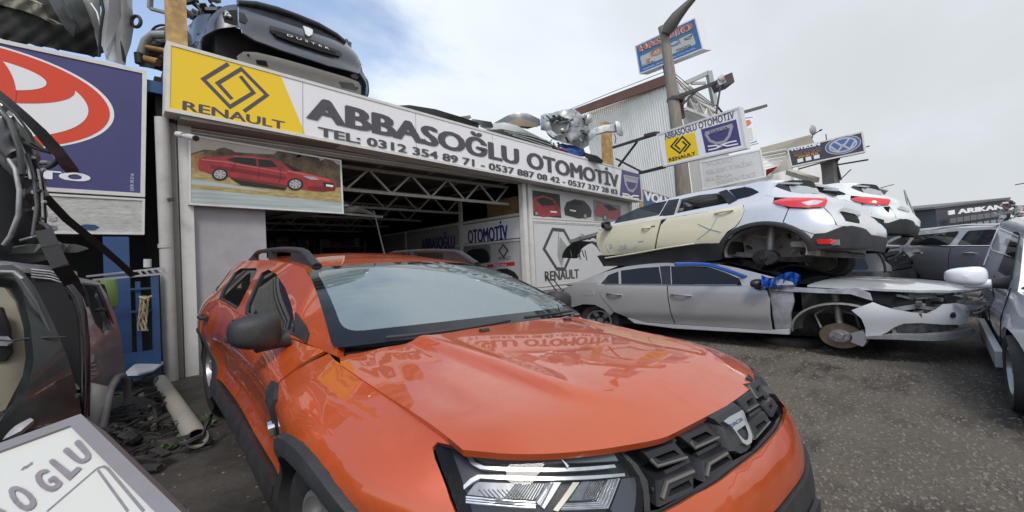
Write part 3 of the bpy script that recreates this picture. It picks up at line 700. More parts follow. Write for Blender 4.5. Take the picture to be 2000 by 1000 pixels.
        MB().add(wall, [(2 * i, 2 * i + 1, 2 * i + 3, 2 * i + 2) for i in range(len(HL))]).build('housing_wall', PLASG, h)
        sv = mat('lamp_silver', (.55, .57, .59), .16, .7, vary=.2, vscale=25); sv2 = mat('lamp_grey', (.13, .135, .15), .3, .2)
        def hs(px, r, m, off, nm='lamp_strip', n=6): return MB().tube([c.PU(a, b, off, sd) for a, b in dens(Q0(px, off), .03, False)], r, n).build(nm, m, h, 60)
        def hp(nm, px, m, off, th=.012): return c.p(nm, Q0(px, off), c.front(off, sd), m, step=.03, thick=th, parent=h, ang=30)
        hp('lamp_blade', [(909, 887), (1000, 892), (1100, 892), (1198, 884), (1208, 900), (1100, 904), (1000, 904), (938, 900)], sv2, -.018)
        hp('lamp_strip', [(909, 889), (920, 891), (930, 903), (945, 910), (1000, 913), (1060, 914), (1124, 913), (1200, 907), (1204, 913), (1124, 920), (1060, 921), (1000, 920), (938, 916), (920, 906)], sv, -.020)
        hs([(1096, 893), (1110, 912)], .004, sv, -.012)
        hp('lamp_strip', [(906, 956), (905, 948), (918, 935), (933, 927), (977, 928), (1040, 931), (1124, 930), (1220, 924), (1221, 930), (1124, 937), (1040, 938), (977, 936), (938, 934), (924, 941)], sv, -.024)
        refl = mat('reflector', (.20, .21, .22), .2, .9, vary=.6, vscale=14)
        hp('reflector', [(930, 941), (1069, 944), (1043, 976), (1000, 974), (931, 968), (912, 966)], refl, -.046)
        for k in range(12): x = 1010 + 5 * k; hs([(x, 942 + .1 * k), (x - 26 + k * .8, 975)], .0014, sv, -.042, 'reflector_rib', 4)
        for k in range(9): x = 935 + 9 * k; hs([(x, 956), (x + 14, 971)], .0012, sv, -.043, 'reflector_rib', 4)
        hp('lamp_chevron', [(1074, 942), (1096, 942), (1063, 994), (1048, 981)], mat('chevron_grey', (.42, .44, .46), .25, .4), -.030)
        for k in range(3): hs([(910, 971 + 5 * k), (975, 976 + 5.5 * k), (1046, 982 + 5 * k)], .0028, sv, -.034 + .004 * k)
        for k in range(3): hs([(1070 + 5 * k, 943), (1046 + 5 * k, 981 + 4 * k)], .002, sv, -.026)
        hp('lamp_bar', [(1119, 942), (1132, 942), (1090, 999), (1080, 996)], mat('lamp_bronze', (.42, .39, .33), .35, .5), -.026)
        hp('reflector', [(1136, 941), (1182, 938), (1164, 976), (1111, 978)], refl, -.046)
        for k in range(6): hs([(1176 - 4 * k, 940), (1158 - 4 * k, 975)], .0014, sv, -.042, 'reflector_rib', 4)
        hp('lamp_chevron', [(1186, 938), (1211, 934), (1188, 993), (1095, 996), (1101, 985), (1166, 980)], mat('chevron_grey', (.42, .44, .46)), -.032)
        for k in range(4): hs([(1188 + 6 * k, 937 - .8 * k), (1168 + 5.5 * k, 981 + 3.5 * k), (1101 - 2 * k, 985 + 3.5 * k)], .002, sv, -.028)
        hp('side_chamber', [(1214, 936), (1240, 932), (1252, 962), (1250, 990), (1215, 1020), (1192, 995)], mat('chamber_grey', (.06, .065, .08), .2), -.03)
        c.p('clear_lens', HL, c.front(-.003, sd), LENS, step=.05, thick=0, rim=False, parent=h)
    # ---- grille, bumper
    ug = c.uf(.47)
    Z = lambda L_: [(1180 + x * .3, 700 + y * .3) for x, y in L_]
    def tq(L_, off=0.0, x0=(0, .86)): return trace(c, c.front(off), Z(L_), x0)
    GB = mat('grille_block', (.016, .017, .020), .32, spec=.35, dirt=.2, dscale=9, dcol=(.09, .09, .09)); gch = mat('grille_trim', (.17, .165, .155), .32, .6)
    top_ = [(85, 600), (350, 500), (560, 420), (700, 350), (860, 250), (940, 170), (982, 108)]
    rgt = [(1080, 200), (1180, 300), (1182, 350), (1160, 420), (1105, 500), (1050, 560), (850, 720), (600, 880), (380, 1010), (280, 1030), (262, 900), (215, 760), (140, 660)]
    c.p('grille_backing', [(-ug - .1, .60), (-ug - .1, .93), (ug + .1, .93), (ug + .1, .60)], c.front(-.11), DARK, step=.08, thick=.01)
    gr = c.p('grille', tq(top_ + rgt, -.02), c.front(-.075), mat('grille_black', (.014, .015, .017), .5), step=.05, thick=.02)
    c.p('grille_surround', tq(top_ + [(975, 128), (935, 195), (865, 272), (705, 375), (565, 445), (355, 527), (130, 612)], -.03), c.front(-.03), PLAS, step=.03, thick=.05, parent=gr)
    c.p('grille_surround', tq([(262, 1000), (350, 985), (520, 885), (700, 765), (850, 660), (960, 600), (1050, 500), (1120, 400), (1150, 320), (1180, 300), (1183, 350), (1160, 425), (1105, 505), (1050, 562), (850, 722), (600, 882), (380, 1010), (270, 1040)], -.02), c.front(-.02), PLASG, step=.03, thick=.05, parent=gr)
    c.p('grille_surround', tq([(982, 108), (1080, 205), (1178, 305), (1150, 325), (1060, 220), (975, 130)], -.0), c.front(-.02), PLASG, step=.03, thick=.05, parent=gr)
    c.p('grille_surround', tq([(85, 602), (130, 612), (215, 690), (285, 800), (300, 1000), (262, 1000), (250, 850), (200, 740), (140, 650)], -.03), c.front(-.03), PLAS, step=.03, thick=.05, parent=gr)
    def block(o4, r4, bright=None, wb=.004):
        O_ = tq(o4, -.01); Ri = tq(r4, -.012); cx_ = sum(p[0] for p in O_) / 4; cy_ = sum(p[1] for p in O_) / 4
        P4 = lambda q, k_, off: [c.PU(cx_ + (a - cx_) * k_, cy_ + (b - cy_) * k_, off) for a, b in q]
        Rm = [(cx_ + (a - cx_), b) for a, b in Ri]
        V = P4(O_, 1.06, -.07) + P4(O_, 1.0, -.016) + P4(O_, .94, -.010) + [c.PU(a, b, -.012) for a, b in Ri] + [c.PU(a, b, -.05) for a, b in Ri]
        o = MB().add(V, [(k_ * 4 + i, k_ * 4 + (i + 1) % 4, (k_ + 1) * 4 + (i + 1) % 4, (k_ + 1) * 4 + i) for k_ in range(4) for i in range(4)] + [(16, 17, 18, 19)]).build('grille_block', GB, gr, 20)
        if bright: MB().tube([c.PU(a, b, -.009) for a, b in tq(bright, -.009)], wb, 6).build('bright_edge', gch, o)
    block([(250, 615), (462, 542), (543, 638), (340, 712)], [(325, 645), (455, 595), (495, 628), (375, 668)], [(300, 655), (345, 703), (540, 645)])
    block([(490, 510), (668, 428), (748, 512), (590, 592)], [(560, 522), (665, 475), (708, 502), (612, 552)], [(560, 545), (590, 585), (745, 515)])
    block([(345, 795), (587, 703), (586, 862), (352, 975)], [(435, 850), (552, 792), (574, 832), (412, 905)], [(374, 915), (405, 810), (580, 735)], .006)
    block([(645, 665), (800, 585), (845, 665), (652, 810)], [(700, 692), (800, 638), (826, 660), (690, 742)], [(664, 770), (680, 690), (800, 618)], .005)
    block([(868, 272), (962, 212), (1012, 308), (936, 360)], [(925, 282), (970, 252), (985, 290), (942, 318)], [(930, 345), (1005, 300)], .003)
    block([(945, 175), (1012, 138), (1050, 230), (1003, 264)], [(985, 192), (1015, 172), (1028, 212), (1004, 232)])
    block([(938, 422), (1045, 345), (1085, 410), (985, 535)], [(985, 442), (1043, 402), (1062, 420), (1002, 490)], [(985, 520), (1080, 412)], .003)
    block([(1035, 310), (1095, 255), (1135, 310), (1097, 385)], [(1070, 312), (1098, 286), (1113, 310), (1090, 350)])
    for q in ([(385, 752), (545, 672)], [(592, 632), (772, 540)], [(932, 382), (1012, 330)], [(225, 612), (455, 535)], [(480, 500), (640, 428)], [(1015, 300), (1070, 250)], [(300, 860), (345, 850)]): MB().tube([c.PU(a, b, -.03) for a, b in tq(q, -.03)], .008, 6).build('grille_rib', GB, gr)
    # badge
    bo = tq([(690, 385), (730, 350), (850, 285), (880, 300), (905, 350), (955, 490), (952, 580), (925, 615), (880, 635), (840, 615), (800, 540), (750, 440)], 0)
    cx_ = sum(p[0] for p in bo) / len(bo); cy_ = sum(p[1] for p in bo) / len(bo); n = len(bo)
    V = [c.PU(cx_ + (a - cx_) * k_, cy_ + (b - cy_) * k_, o_) for k_, o_ in ((1.08, -.08), (1.0, -.012), (.90, .004)) for a, b in bo]
    bd = MB().add(V, [(k_ * n + i, k_ * n + (i + 1) % n, (k_ + 1) * n + (i + 1) % n, (k_ + 1) * n + i) for k_ in range(2) for i in range(n)] + [tuple(2 * n + i for i in range(n))]).build('badge_holder', PLAS, gr, 30)
    SP = tq([(762, 404), (800, 375), (885, 330), (900, 355), (925, 425), (950, 500), (945, 542), (917, 560), (888, 545), (850, 485), (812, 435)], .012); SI = tq([(848, 468), (905, 428), (925, 490), (922, 520), (905, 530), (885, 515), (862, 490)], .012)
    c.p('badge', SP, c.front(.018), mat('badge_chrome', (.55, .56, .57), .14, 1.0), step=.012, holes=[SI], thick=.014, parent=bd, ang=30)
    me = textmesh('DACIA', .01); xs = [v.co.x for v in me.vertices]; ys = [v.co.y for v in me.vertices]; q4 = tq([(818, 428), (898, 378), (905, 402), (828, 452)], .019)
    for v in me.vertices:
        a = (v.co.x - min(xs)) / (max(xs) - min(xs)); b = (v.co.y - min(ys)) / (max(ys) - min(ys)); pa = [(q4[3][i] * (1 - a) + q4[2][i] * a) * (1 - b) + (q4[0][i] * (1 - a) + q4[1][i] * a) * b for i in (0, 1)]; v.co = Vector(c.PU(pa[0], pa[1], .020))
    me.materials.clear(); link('badge_lettering', me, mat('badge_blue', (.01, .02, .14), .3), bd)
    uc = c.ul(.62)
    zlo = .60
    blow = [p for p in tq([(380, 1004), (600, 878), (850, 718), (1050, 558), (1105, 500), (1158, 425), (1180, 360), (1178, 310)], 0)]
    bt = [(u, blow[0][1] - .008) for u in np.linspace(-ug, blow[0][0] - .05, 4)] + blow + [(c.ul(.40), .80), (c.ul(.47) - .03, .78), (c.ul(.485), .74), (c.ul(.50), .61), (c.ul(.47), .54), (c.ul(.3), .56)]
    bt += [(u, zlo) for u in np.linspace(c.uf(.6), -c.uf(.6), 9)] + [(-c.ul(.3), .56), (-c.ul(.47), .54), (-c.ul(.50), .61), (-c.ul(.485), .72), (-(c.ul(.47) - .03), .735), (-(c.ul(.47) - .14), .71), (-ug - .09, .715), (-ug - .03, .722)]
    c.p('front_bumper', bt, c.front(0), ORANGE, step=.05, gap=.002)
    bl = [(u, zlo - .004) for u in np.linspace(-c.uf(.6), c.uf(.6), 9)] + [(c.ul(.3), .555), (c.ul(.47), .535), (c.ul(.47), .40), (c.ul(.4), .26)] + [(u, .22) for u in np.linspace(c.uf(.6), -c.uf(.6), 9)] + [(-c.ul(.4), .26), (-c.ul(.47), .40), (-c.ul(.47), .535), (-c.ul(.3), .555)]
    c.p('lower_bumper', bl, c.front(.012), PLAS, step=.05, thick=.05)
    for sd in (-1, 1):
        MB().lathe([(.001, .01), (.045, .01), (.052, 0), (.052, -.02)], c.PU(sd * c.uf(.70), .40, .016), (sd * .55, -.84, 0), 20).build('fog_lamp', CHR, E, 40)
    c.p('number_plate', [(-.26, .50), (.26, .50), (.26, .39), (-.26, .39)], c.front(.03), PLAS, step=.1)
    # ---- rear, underbody, interior
    tg = [(c.U[-1] - a, b) for a, b in [(-.0, 1.12), (.8, 1.12), (.9, .9), (.85, .45), (0, .45)]]
    c.p('tailgate', [(c.U[-1] - .95, .45), (c.U[-1] - .95, 1.16), (c.U[-1] - .02, 1.16), (c.U[-1] - .02, .45)], c.front(0, 1), ORANGE, step=.1)
    c.p('tailgate_half', [(c.U[-1] - .95, .45), (c.U[-1] - .95, 1.16), (c.U[-1] - .02, 1.16), (c.U[-1] - .02, .45)], c.front(0, -1), ORANGE, step=.1)
    rwp = panel('rear_window', [(-1, 0), (1, 0), (1, 1), (-1, 1)], lambda a, b: ((.74 - .14 * b) * a, 4.27 - .24 * b, (1.15 + .33 * b) * SQ), SGL, E, .2, thick=0, rim=False)
    und = MB(); und.box((-.5, .45, .25 * SQ), (.5, 4.1, .62 * SQ)); und.box((-.72, 1.4, .22 * SQ), (.72, 3.0, .6 * SQ)); und.box((-.6, .5, .6 * SQ), (.6, 1.1, .86 * SQ)); und.build('underbody', DARK, E)
    it = MB(); it.hexa([(-.66, 1.25, .7 * SQ), (.66, 1.25, .7 * SQ), (.66, 1.75, .7 * SQ), (-.66, 1.75, .7 * SQ), (-.66, 1.25, 1.03 * SQ), (.66, 1.25, 1.03 * SQ), (.66, 1.72, .98 * SQ), (-.66, 1.72, .98 * SQ)]); it.build('dashboard', mat('dash_plastic', (.06, .06, .062), .7), E)
    for sx in (-.36, .36):
        s_ = MB(); s_.hexa([(sx - .24, 2.35, .6 * SQ), (sx + .24, 2.35, .6 * SQ), (sx + .24, 2.5, .6 * SQ), (sx - .24, 2.5, .6 * SQ), (sx - .2, 2.6, 1.16 * SQ), (sx + .2, 2.6, 1.16 * SQ), (sx + .2, 2.72, 1.16 * SQ), (sx - .2, 2.72, 1.16 * SQ)])
        s_.box((sx - .11, 2.64, 1.19 * SQ), (sx + .11, 2.74, 1.36 * SQ)); s_.build('seat', SEAT, E)
    s_ = MB(); s_.hexa([(-.6, 3.2, .6 * SQ), (.6, 3.2, .6 * SQ), (.6, 3.35, .6 * SQ), (-.6, 3.35, .6 * SQ), (-.58, 3.4, 1.15 * SQ), (.58, 3.4, 1.15 * SQ), (.58, 3.5, 1.15 * SQ), (-.58, 3.5, 1.15 * SQ)]); s_.build('rear_seat', SEAT, E)
    st = [(.36 + .19 * math.cos(t), 1.88 + .06 * math.sin(t), (.98 + .17 * math.sin(t)) * SQ) for t in np.linspace(0, 2 * math.pi, 25)]
    MB().tube(st, .014, 6).build('steering_wheel', PLAS, E)
    MB().tube([(-.05, 2.25, 1.60 * SQ), (-.05, 2.42, 2.05 * SQ)][::1], [.006, .003], 6).build('aerial', PLAS, E)
    return c
orange_car()
# ------------------------------------------------------------------ pixel tracing helpers for flat faces and bodies
def face_ab(f, px, py):
    d = ray(px, py); t = (f.q[3] - CO).dot(f.n) / d.dot(f.n); p = CO + d * t; a = b = .5
    for _ in range(12):
        r_ = p - f.P(a, b); ea = (f.P(a + 1e-3, b) - f.P(a, b)) / 1e-3; eb = (f.P(a, b + 1e-3) - f.P(a, b)) / 1e-3
        A = np.array([[ea.dot(ea), ea.dot(eb)], [ea.dot(eb), eb.dot(eb)]]); s_ = np.linalg.solve(A, [r_.dot(ea), r_.dot(eb)]); a += s_[0]; b += s_[1]
    return (a, b)
def T(f, txt, tl, br, m, par, **k):
    a0, b1 = face_ab(f, *tl); a1, b0 = face_ab(f, *br); f.text(txt, (a0, b0, a1, b1), m, par, **k)
def S(f, name, px, m, par, off=.004): return f.shape(name, [face_ab(f, *p) for p in px], m, par, off)
def LN(f, name, px, w, m, par, off=.006, closed=False):
    asp = (f.q[1] - f.q[0]).length / (f.q[3] - f.q[0]).length
    return f.line(name, [face_ab(f, *p) for p in px], w, m, par, off, asp, closed)
WPAN = mat('white_sheet', (.60, .61, .62), .5, vary=.05, dirt=.35, dscale=3, dcol=(.3, .28, .24))
WFR = mat('white_frame', (.62, .62, .60), .45, dirt=.3, dscale=8, dcol=(.3, .27, .22))
LIL = mat('grey_lilac_wall', (.36, .35, .37), .7, vary=.06, vscale=2, dirt=.35, dscale=5, dcol=(.18, .17, .17))
SGW = mat('sign_white', (.74, .755, .78), .35, dirt=.08, dscale=2.2, dcol=(.42, .40, .36), stretch=(1.5, 1.5, .5)); SGY = mat('sign_yellow', (.80, .55, .02), .35); SGT = mat('sign_dark_grey', (.075, .068, .08), .4); SGK = mat('sign_black', (.012, .012, .014), .4)
SGP = mat('sign_purple', (.065, .05, .17), .35, vary=.06); SGB = mat('sign_blue', (.05, .17, .42), .35); NAVY = mat('sign_navy', (.05, .052, .16), .4, vary=.12, vscale=2); SGR = mat('sign_red', (.62, .055, .02), .35)
SIL = mat('sign_silver', (.42, .42, .44), .3, .5); BROWN = mat('fascia_brown', (.16, .13, .11), .6, dirt=.4, dcol=(.08, .07, .06)); YPOST = mat('ochre_post', (.42, .28, .11), .7, vary=.35, vscale=12, dirt=.6, dscale=9, dcol=(.16, .09, .05), bump=.2)
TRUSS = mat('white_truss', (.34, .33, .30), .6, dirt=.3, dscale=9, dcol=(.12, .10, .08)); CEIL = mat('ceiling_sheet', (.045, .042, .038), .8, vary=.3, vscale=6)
# ------------------------------------------------------------------ workshop
YW, YS = 5.55, 5.25
def workshop():
    e = empty('workshop_building', (3, YW, 0), 'open fronted workshop with white posts, roof trusses and a dark interior', 'building')
    MB().box((.66, YW - .06, -.05), (.775, YW + .12, 2.66)).build('post', WFR, e)
    MB().box((5.80, YW - .05, -.05), (5.90, YW + .06, 2.55)).build('post', WFR, e)
    MB().box((5.96, YW - .05, -.05), (6.05, YW + .06, 2.55)).build('post', WFR, e)
    MB().box((9.72, YW - .05, -.05), (9.84, YW + .06, 2.55)).build('post', WFR, e)
    MB().box((.775, YW, -.05), (1.46, YW + .08, 2.0)).build('pier_wall', LIL, e)
    h = MB(); h.box((.66, YS + .02, 2.60), (9.9, YW + .15, 2.72)); h.box((.775, YW - .03, 2.50), (5.80, YW + .05, 2.598)); h.build('header_beam', mat('header_sheet', (.30, .28, .25), .6, dirt=.5, dscale=5, dcol=(.14, .12, .10)), e)
    for z in (2.54, 2.575): MB().box((.775, YW - .045, z), (5.80, YW - .031, z + .012)).build('header_rib', WFR, e)
    # right part: board with car pictures above and a bigger board below
    MB().box((6.05, YW, .45), (9.72, YW + .06, 2.55)).build('wall_board', WPAN, e)
    MB().box((6.05, YW - .03, -.05), (9.72, YW + .06, .445)).build('plinth', mat('plinth_sheet', (.33, .33, .32), .6, dirt=.5, dcol=(.15, .13, .1)), e)
    MB().box((6.05, YW - .04, .447), (9.72, YW + .06, .50)).build('rail', WFR, e); MB().box((6.05, YW - .03, 1.80), (9.72, YW, 1.85)).build('rail', WFR, e)
    # shell: back, sides, roof
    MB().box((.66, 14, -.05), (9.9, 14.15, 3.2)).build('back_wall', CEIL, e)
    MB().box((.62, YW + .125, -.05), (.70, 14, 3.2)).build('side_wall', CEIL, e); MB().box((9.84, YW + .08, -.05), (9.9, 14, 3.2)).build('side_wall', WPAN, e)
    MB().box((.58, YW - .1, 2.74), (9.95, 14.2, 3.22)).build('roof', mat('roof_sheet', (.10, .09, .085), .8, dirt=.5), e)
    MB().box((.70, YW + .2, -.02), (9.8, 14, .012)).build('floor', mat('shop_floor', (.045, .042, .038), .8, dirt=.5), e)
    tr = MB()
    for Y in (5.95, 7.5, 9.1, 10.7, 12.3):
        x0, x1 = .8, 5.85; tr.bar((x0, Y, 2.50), (x1, Y, 2.50), .05, .045); tr.bar((x0, Y, 2.17), (x1, Y, 2.17), .05, .045)
        n = 14; px = x0
        for i in range(n):
            xa = x0 + (x1 - x0) * i / n; xb = x0 + (x1 - x0) * (i + 1) / n
            tr.bar((xa, Y, 2.17 if i % 2 else 2.50), (xb, Y, 2.50 if i % 2 else 2.17), .028, .028, up=(0, 1, 0))
        tr.build('roof_truss', TRUSS, e); tr = MB()
    pu = MB()
    for x in (1.3, 2.2, 3.1, 4.0, 4.9, 5.7): pu.bar((x, YW + .2, 2.56), (x, 13.9, 2.56), .03, .04)
    pu.build('purlins', TRUSS, e)
    # inner partition
    X = 5.93
    MB().box((X, 5.65, .1), (X + .04, 11.2, 1.98)).build('partition', mat('partition_grey', (.30, .30, .30), .6, dirt=.3), e)
    MB().box((X - .03, 7.52, .1), (X + .02, 7.62, 2.5)).build('partition_post', WFR, e); MB().box((X - .02, 5.65, 1.93), (X - .005, 11.2, 1.98)).build('partition_rail', WFR, e)
    MB().box((X - .02, 5.65, 1.44), (X - .005, 11.2, 1.48)).build('partition_rail', WFR, e)
    MB().box((X - .03, 9.9, .1), (X + .02, 9.98, 1.98)).build('partition_post', WFR, e)
    return e
WK = workshop()
def inner_things():
    rr = random.Random(21); mt = [mat('shop_grey', (.12, .12, .12), .6, vary=.3), mat('shop_dark', (.04, .04, .045), .5), mat('shop_pale', (.22, .22, .21), .6), mat('shop_red', (.12, .02, .02), .5), mat('shop_blue', (.02, .04, .10), .5)]
    for i, (x, y, lab) in enumerate(((1.2, 11.5, 'loaded parts shelf deep inside the workshop, left end'), (3.0, 12.5, 'loaded parts shelf at the back of the workshop, middle'), (4.6, 12.3, 'loaded parts shelf at the back of the workshop, right end'))):
        e = empty('parts_shelf', (x, y, 0), lab, 'shelf'); fr = MB()
        for dx in (0, 1.3):
            for dy in (0, .5): fr.box((x + dx, y + dy, 0), (x + dx + .04, y + dy + .04, 1.9))
        for z in (.3, .8, 1.25, 1.7): fr.box((x, y, z), (x + 1.34, y + .54, z + .02))
        fr.build('frame', mt[2], e)
        for z in (.32, .82, 1.27, 1.72):
            px = x + .05
            while px < x + 1.2: w = rr.uniform(.12, .35); MB().box((px, y + .05, z), (px + w, y + .45, z + rr.uniform(.12, .32))).build('stored_part', rr.choice(mt), e); px += w + .03
    # a bonnet stored flat on brackets above the opening, left
    o = sheet_like = MB().hexa([(1.5, 5.75, 1.86), (2.55, 5.75, 1.90), (2.3, 7.0, 1.86), (1.5, 7.0, 1.83), (1.5, 5.75, 1.89), (2.55, 5.75, 1.93), (2.3, 7.0, 1.89), (1.5, 7.0, 1.86)]).bar((2.1, 5.8, 1.85), (1.8, 6.9, 1.82), .05, .03).build('stored_bonnet', mat('stored_grey', (.30, .30, .29), .5, dirt=.3), None); tag(o, 'pale bonnet stored flat on brackets just inside the workshop, seen from below', 'bonnet')
    o = MB().tube([(2.4, 5.9, 1.84), (2.75, 5.95, 1.90), (3.05, 6.0, 1.84)], [.03, .06, .02], 8).bar((2.35, 5.9, 1.82), (3.15, 5.95, 1.80), .05, .03).build('hinge_bracket', STEEL, None); tag(o, 'curved steel hinge bracket beside the stored bonnet', 'bracket')
inner_things()
def inner_boards():
    f = Face([(5.90, 5.66, 1.925), (5.90, 7.50, 1.925), (5.90, 7.50, 1.485), (5.90, 5.66, 1.485)][1::-1] + [(5.90, 5.66, 1.485), (5.90, 7.50, 1.485)])
    # seen from inside (from -X): left is deeper
    def brd(name, lab, y0, y1, z0, z1, m):
        q = [(5.905, y1, z1), (5.905, y0, z1), (5.905, y0, z0), (5.905, y1, z0)]; fc = Face(q); e = empty(name, q[2], lab, 'sign')
        MB().quadbox(q, .015, -fc.n).build('board', m, e); return e, fc
    bl = mat('serif_blue', (.03, .04, .20), .5)
    e, f = brd('shop_sign', 'white board reading OTOMOTİV inside the workshop, nearer of the pair', 5.68, 7.50, 1.50, 1.90, SGW); T(f, 'OTOMOTİV', (913, 441), (993, 468), bl, e, smear=.12)
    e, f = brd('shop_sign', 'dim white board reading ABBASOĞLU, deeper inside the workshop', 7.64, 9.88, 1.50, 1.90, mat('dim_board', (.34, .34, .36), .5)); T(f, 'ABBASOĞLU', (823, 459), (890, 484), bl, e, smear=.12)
    e, f = brd('car_poster', 'poster of a black car, a diamond logo and a red strip inside the workshop', 5.68, 7.50, .45, 1.42, mat('poster_grey', (.40, .40, .42), .4))
    pk = mat('poster_black', (.02, .02, .023), .35)
    S(f, 'picture', [(906, 482), (958, 478), (959, 512), (906, 520)], mat('poster_shade', (.16, .16, .18), .4, vary=.4, vscale=5), e)
    S(f, 'pictured_car', [(908, 500), (914, 490), (926, 486), (945, 485), (954, 494), (957, 503), (955, 512), (930, 516), (912, 516)], pk, e, .006)
    LN(f, 'diamond', [(983, 478), (992, 489), (984, 502), (975, 490)], .035, SGT, e, closed=True); T(f, 'RENAULT', (974, 502), (998, 507), SGK, e)
    S(f, 'red_strip', [(952, 517), (1005, 511), (1006, 518), (952, 523)], mat('strip_red', (.45, .02, .03), .4), e, .005); T(f, 'renault.com.tr', (964, 514), (990, 520), SGW, e, off=.008)
    S(f, 'pictured_car', [(962, 534), (972, 526), (990, 524), (1005, 531), (1013, 541), (1014, 556), (985, 556)], pk, e, .006)
    MB().box((5.98, 6.0, 1.985), (6.0, 7.3, 2.0)); o = MB().box((6.0, 5.85, 1.99), (6.5, 6.75, 2.33)).build('cardboard_box', mat('cardboard', (.24, .15, .075), .8, vary=.15), None); tag(o, 'brown cardboard box on top of the inner partition', 'box')
    MB().box((5.95, 5.7, 1.982), (7.5, 7.45, 1.988)).build('shelf', CEIL, WK)
inner_boards()
# ------------------------------------------------------------------ main sign
def main_sign():
    q = [BP(325, 80, 'Y', YS), BP(1251, 339, 'Y', YS), BP(1255, 394, 'Y', YS), BP(322, 217, 'Y', YS)]
    e, f = sign('shop_sign', 'long yellow, white and purple sign reading ABBASOĞLU OTOMOTİV over the workshop front', 'sign', q, SGW, WFR, .22, .035)
    for a_ in (.135, .30, .46, .62, .78): f.shape('panel_seam', [(a_, .06), (a_ + .0006, .06), (a_ + .0006, .94), (a_, .94)], mat('seam_grey', (.28, .28, .29), .5), e, .0065)
    S(f, 'yellow_field', [(330, 84), (547, 146), (597, 265), (327, 214)], SGY, e, .005)
    f.text('RENAULT', (face_ab(f, 356, 210)[0], .065, face_ab(f, 556, 240)[0], .20), SGT, e, smear=.06)
    asp = 1
    # interlocked diamond
    k = .055
    LN(f, 'diamond_mark', [(442, 124), (395, 157), (441, 211), (462, 211), (497, 180), (470, 150)], k, SGT, e) if 0 else None
    LN(f, 'diamond_mark', [(441, 125), (396, 156), (447, 208), (462, 206), (493, 181), (472, 150)][:0] or [(446, 125), (397, 155), (449, 209), (495, 181), (469, 149)], k, SGT, e)
    LN(f, 'diamond_mark', [(453, 194), (425, 163), (471, 135), (521, 186), (476, 218)], k, SGT, e)
    bt = .03
    T(f, 'ABBASOĞLU', (596, 174), (1013, 311), SGT, e, bold=.035) if 0 else None
    f.text('ABBASOĞLU', (face_ab(f, 597, 234)[0], .335, face_ab(f, 1013, 300)[0], .885), SGT, e, smear=.11, off=.012, shear=.0)
    f.text('OTOMOTİV', (face_ab(f, 1027, 300)[0], .32, face_ab(f, 1207, 340)[0], .89), SGT, e, smear=.11, off=.012)
    f.text('TEL: 0312 354 89 71 - 0537 887 08 42 - 0537 337 28 83', (face_ab(f, 620, 260)[0], .075, face_ab(f, 1205, 370)[0], .235), SGT, e, smear=.08, off=.012)
    S(f, 'purple_field', [(1214, 331), (1249, 341), (1253, 392), (1210, 384)], SGP, e, .005)
    S(f, 'badge_mark', [(1217, 341), (1247, 347), (1243, 366), (1236, 376), (1227, 373), (1220, 360)], SIL, e, .007); S(f, 'badge_mark', [(1222, 354), (1243, 358), (1240, 367), (1234, 371), (1227, 368)], SGP, e, .009)
    T(f, 'DACIA', (1221, 344), (1245, 353), SGP, e, off=.011)
    for s_ in (0, 1): LN(f, 'logo_stroke', [(1215, 378), (1226, 380), (1230, 383), (1226, 385), (1215, 382)] if not s_ else [(1247, 383), (1237, 382), (1232, 385), (1236, 388), (1247, 389)], .05, SGW, e, .008)
    return e, f
main_sign()
def car_picture(f, e, body, win, wheels, m, wm_=None):
    S(f, 'pictured_car', body, m, e, .008)
    for w_ in win: S(f, 'pictured_window', w_, SGK, e, .010)
    for (cx, cy, rx, ry) in wheels:
        el = lambda k: [(cx + rx * k * math.cos(t), cy + ry * k * math.sin(t)) for t in np.linspace(0, 2 * math.pi, 25)[:-1]]
        S(f, 'pictured_tyre', el(1), SGK, e, .011); S(f, 'pictured_rim', el(.72), SIL, e, .013)
        for t in np.linspace(0, 2 * math.pi, 8)[:-1]: S(f, 'pictured_spoke_gap', [(cx + rx * .62 * math.cos(t - .16), cy + ry * .62 * math.sin(t - .16)), (cx + rx * .62 * math.cos(t + .16), cy + ry * .62 * math.sin(t + .16)), (cx + rx * .2 * math.cos(t), cy + ry * .2 * math.sin(t))], SGT, e, .014)
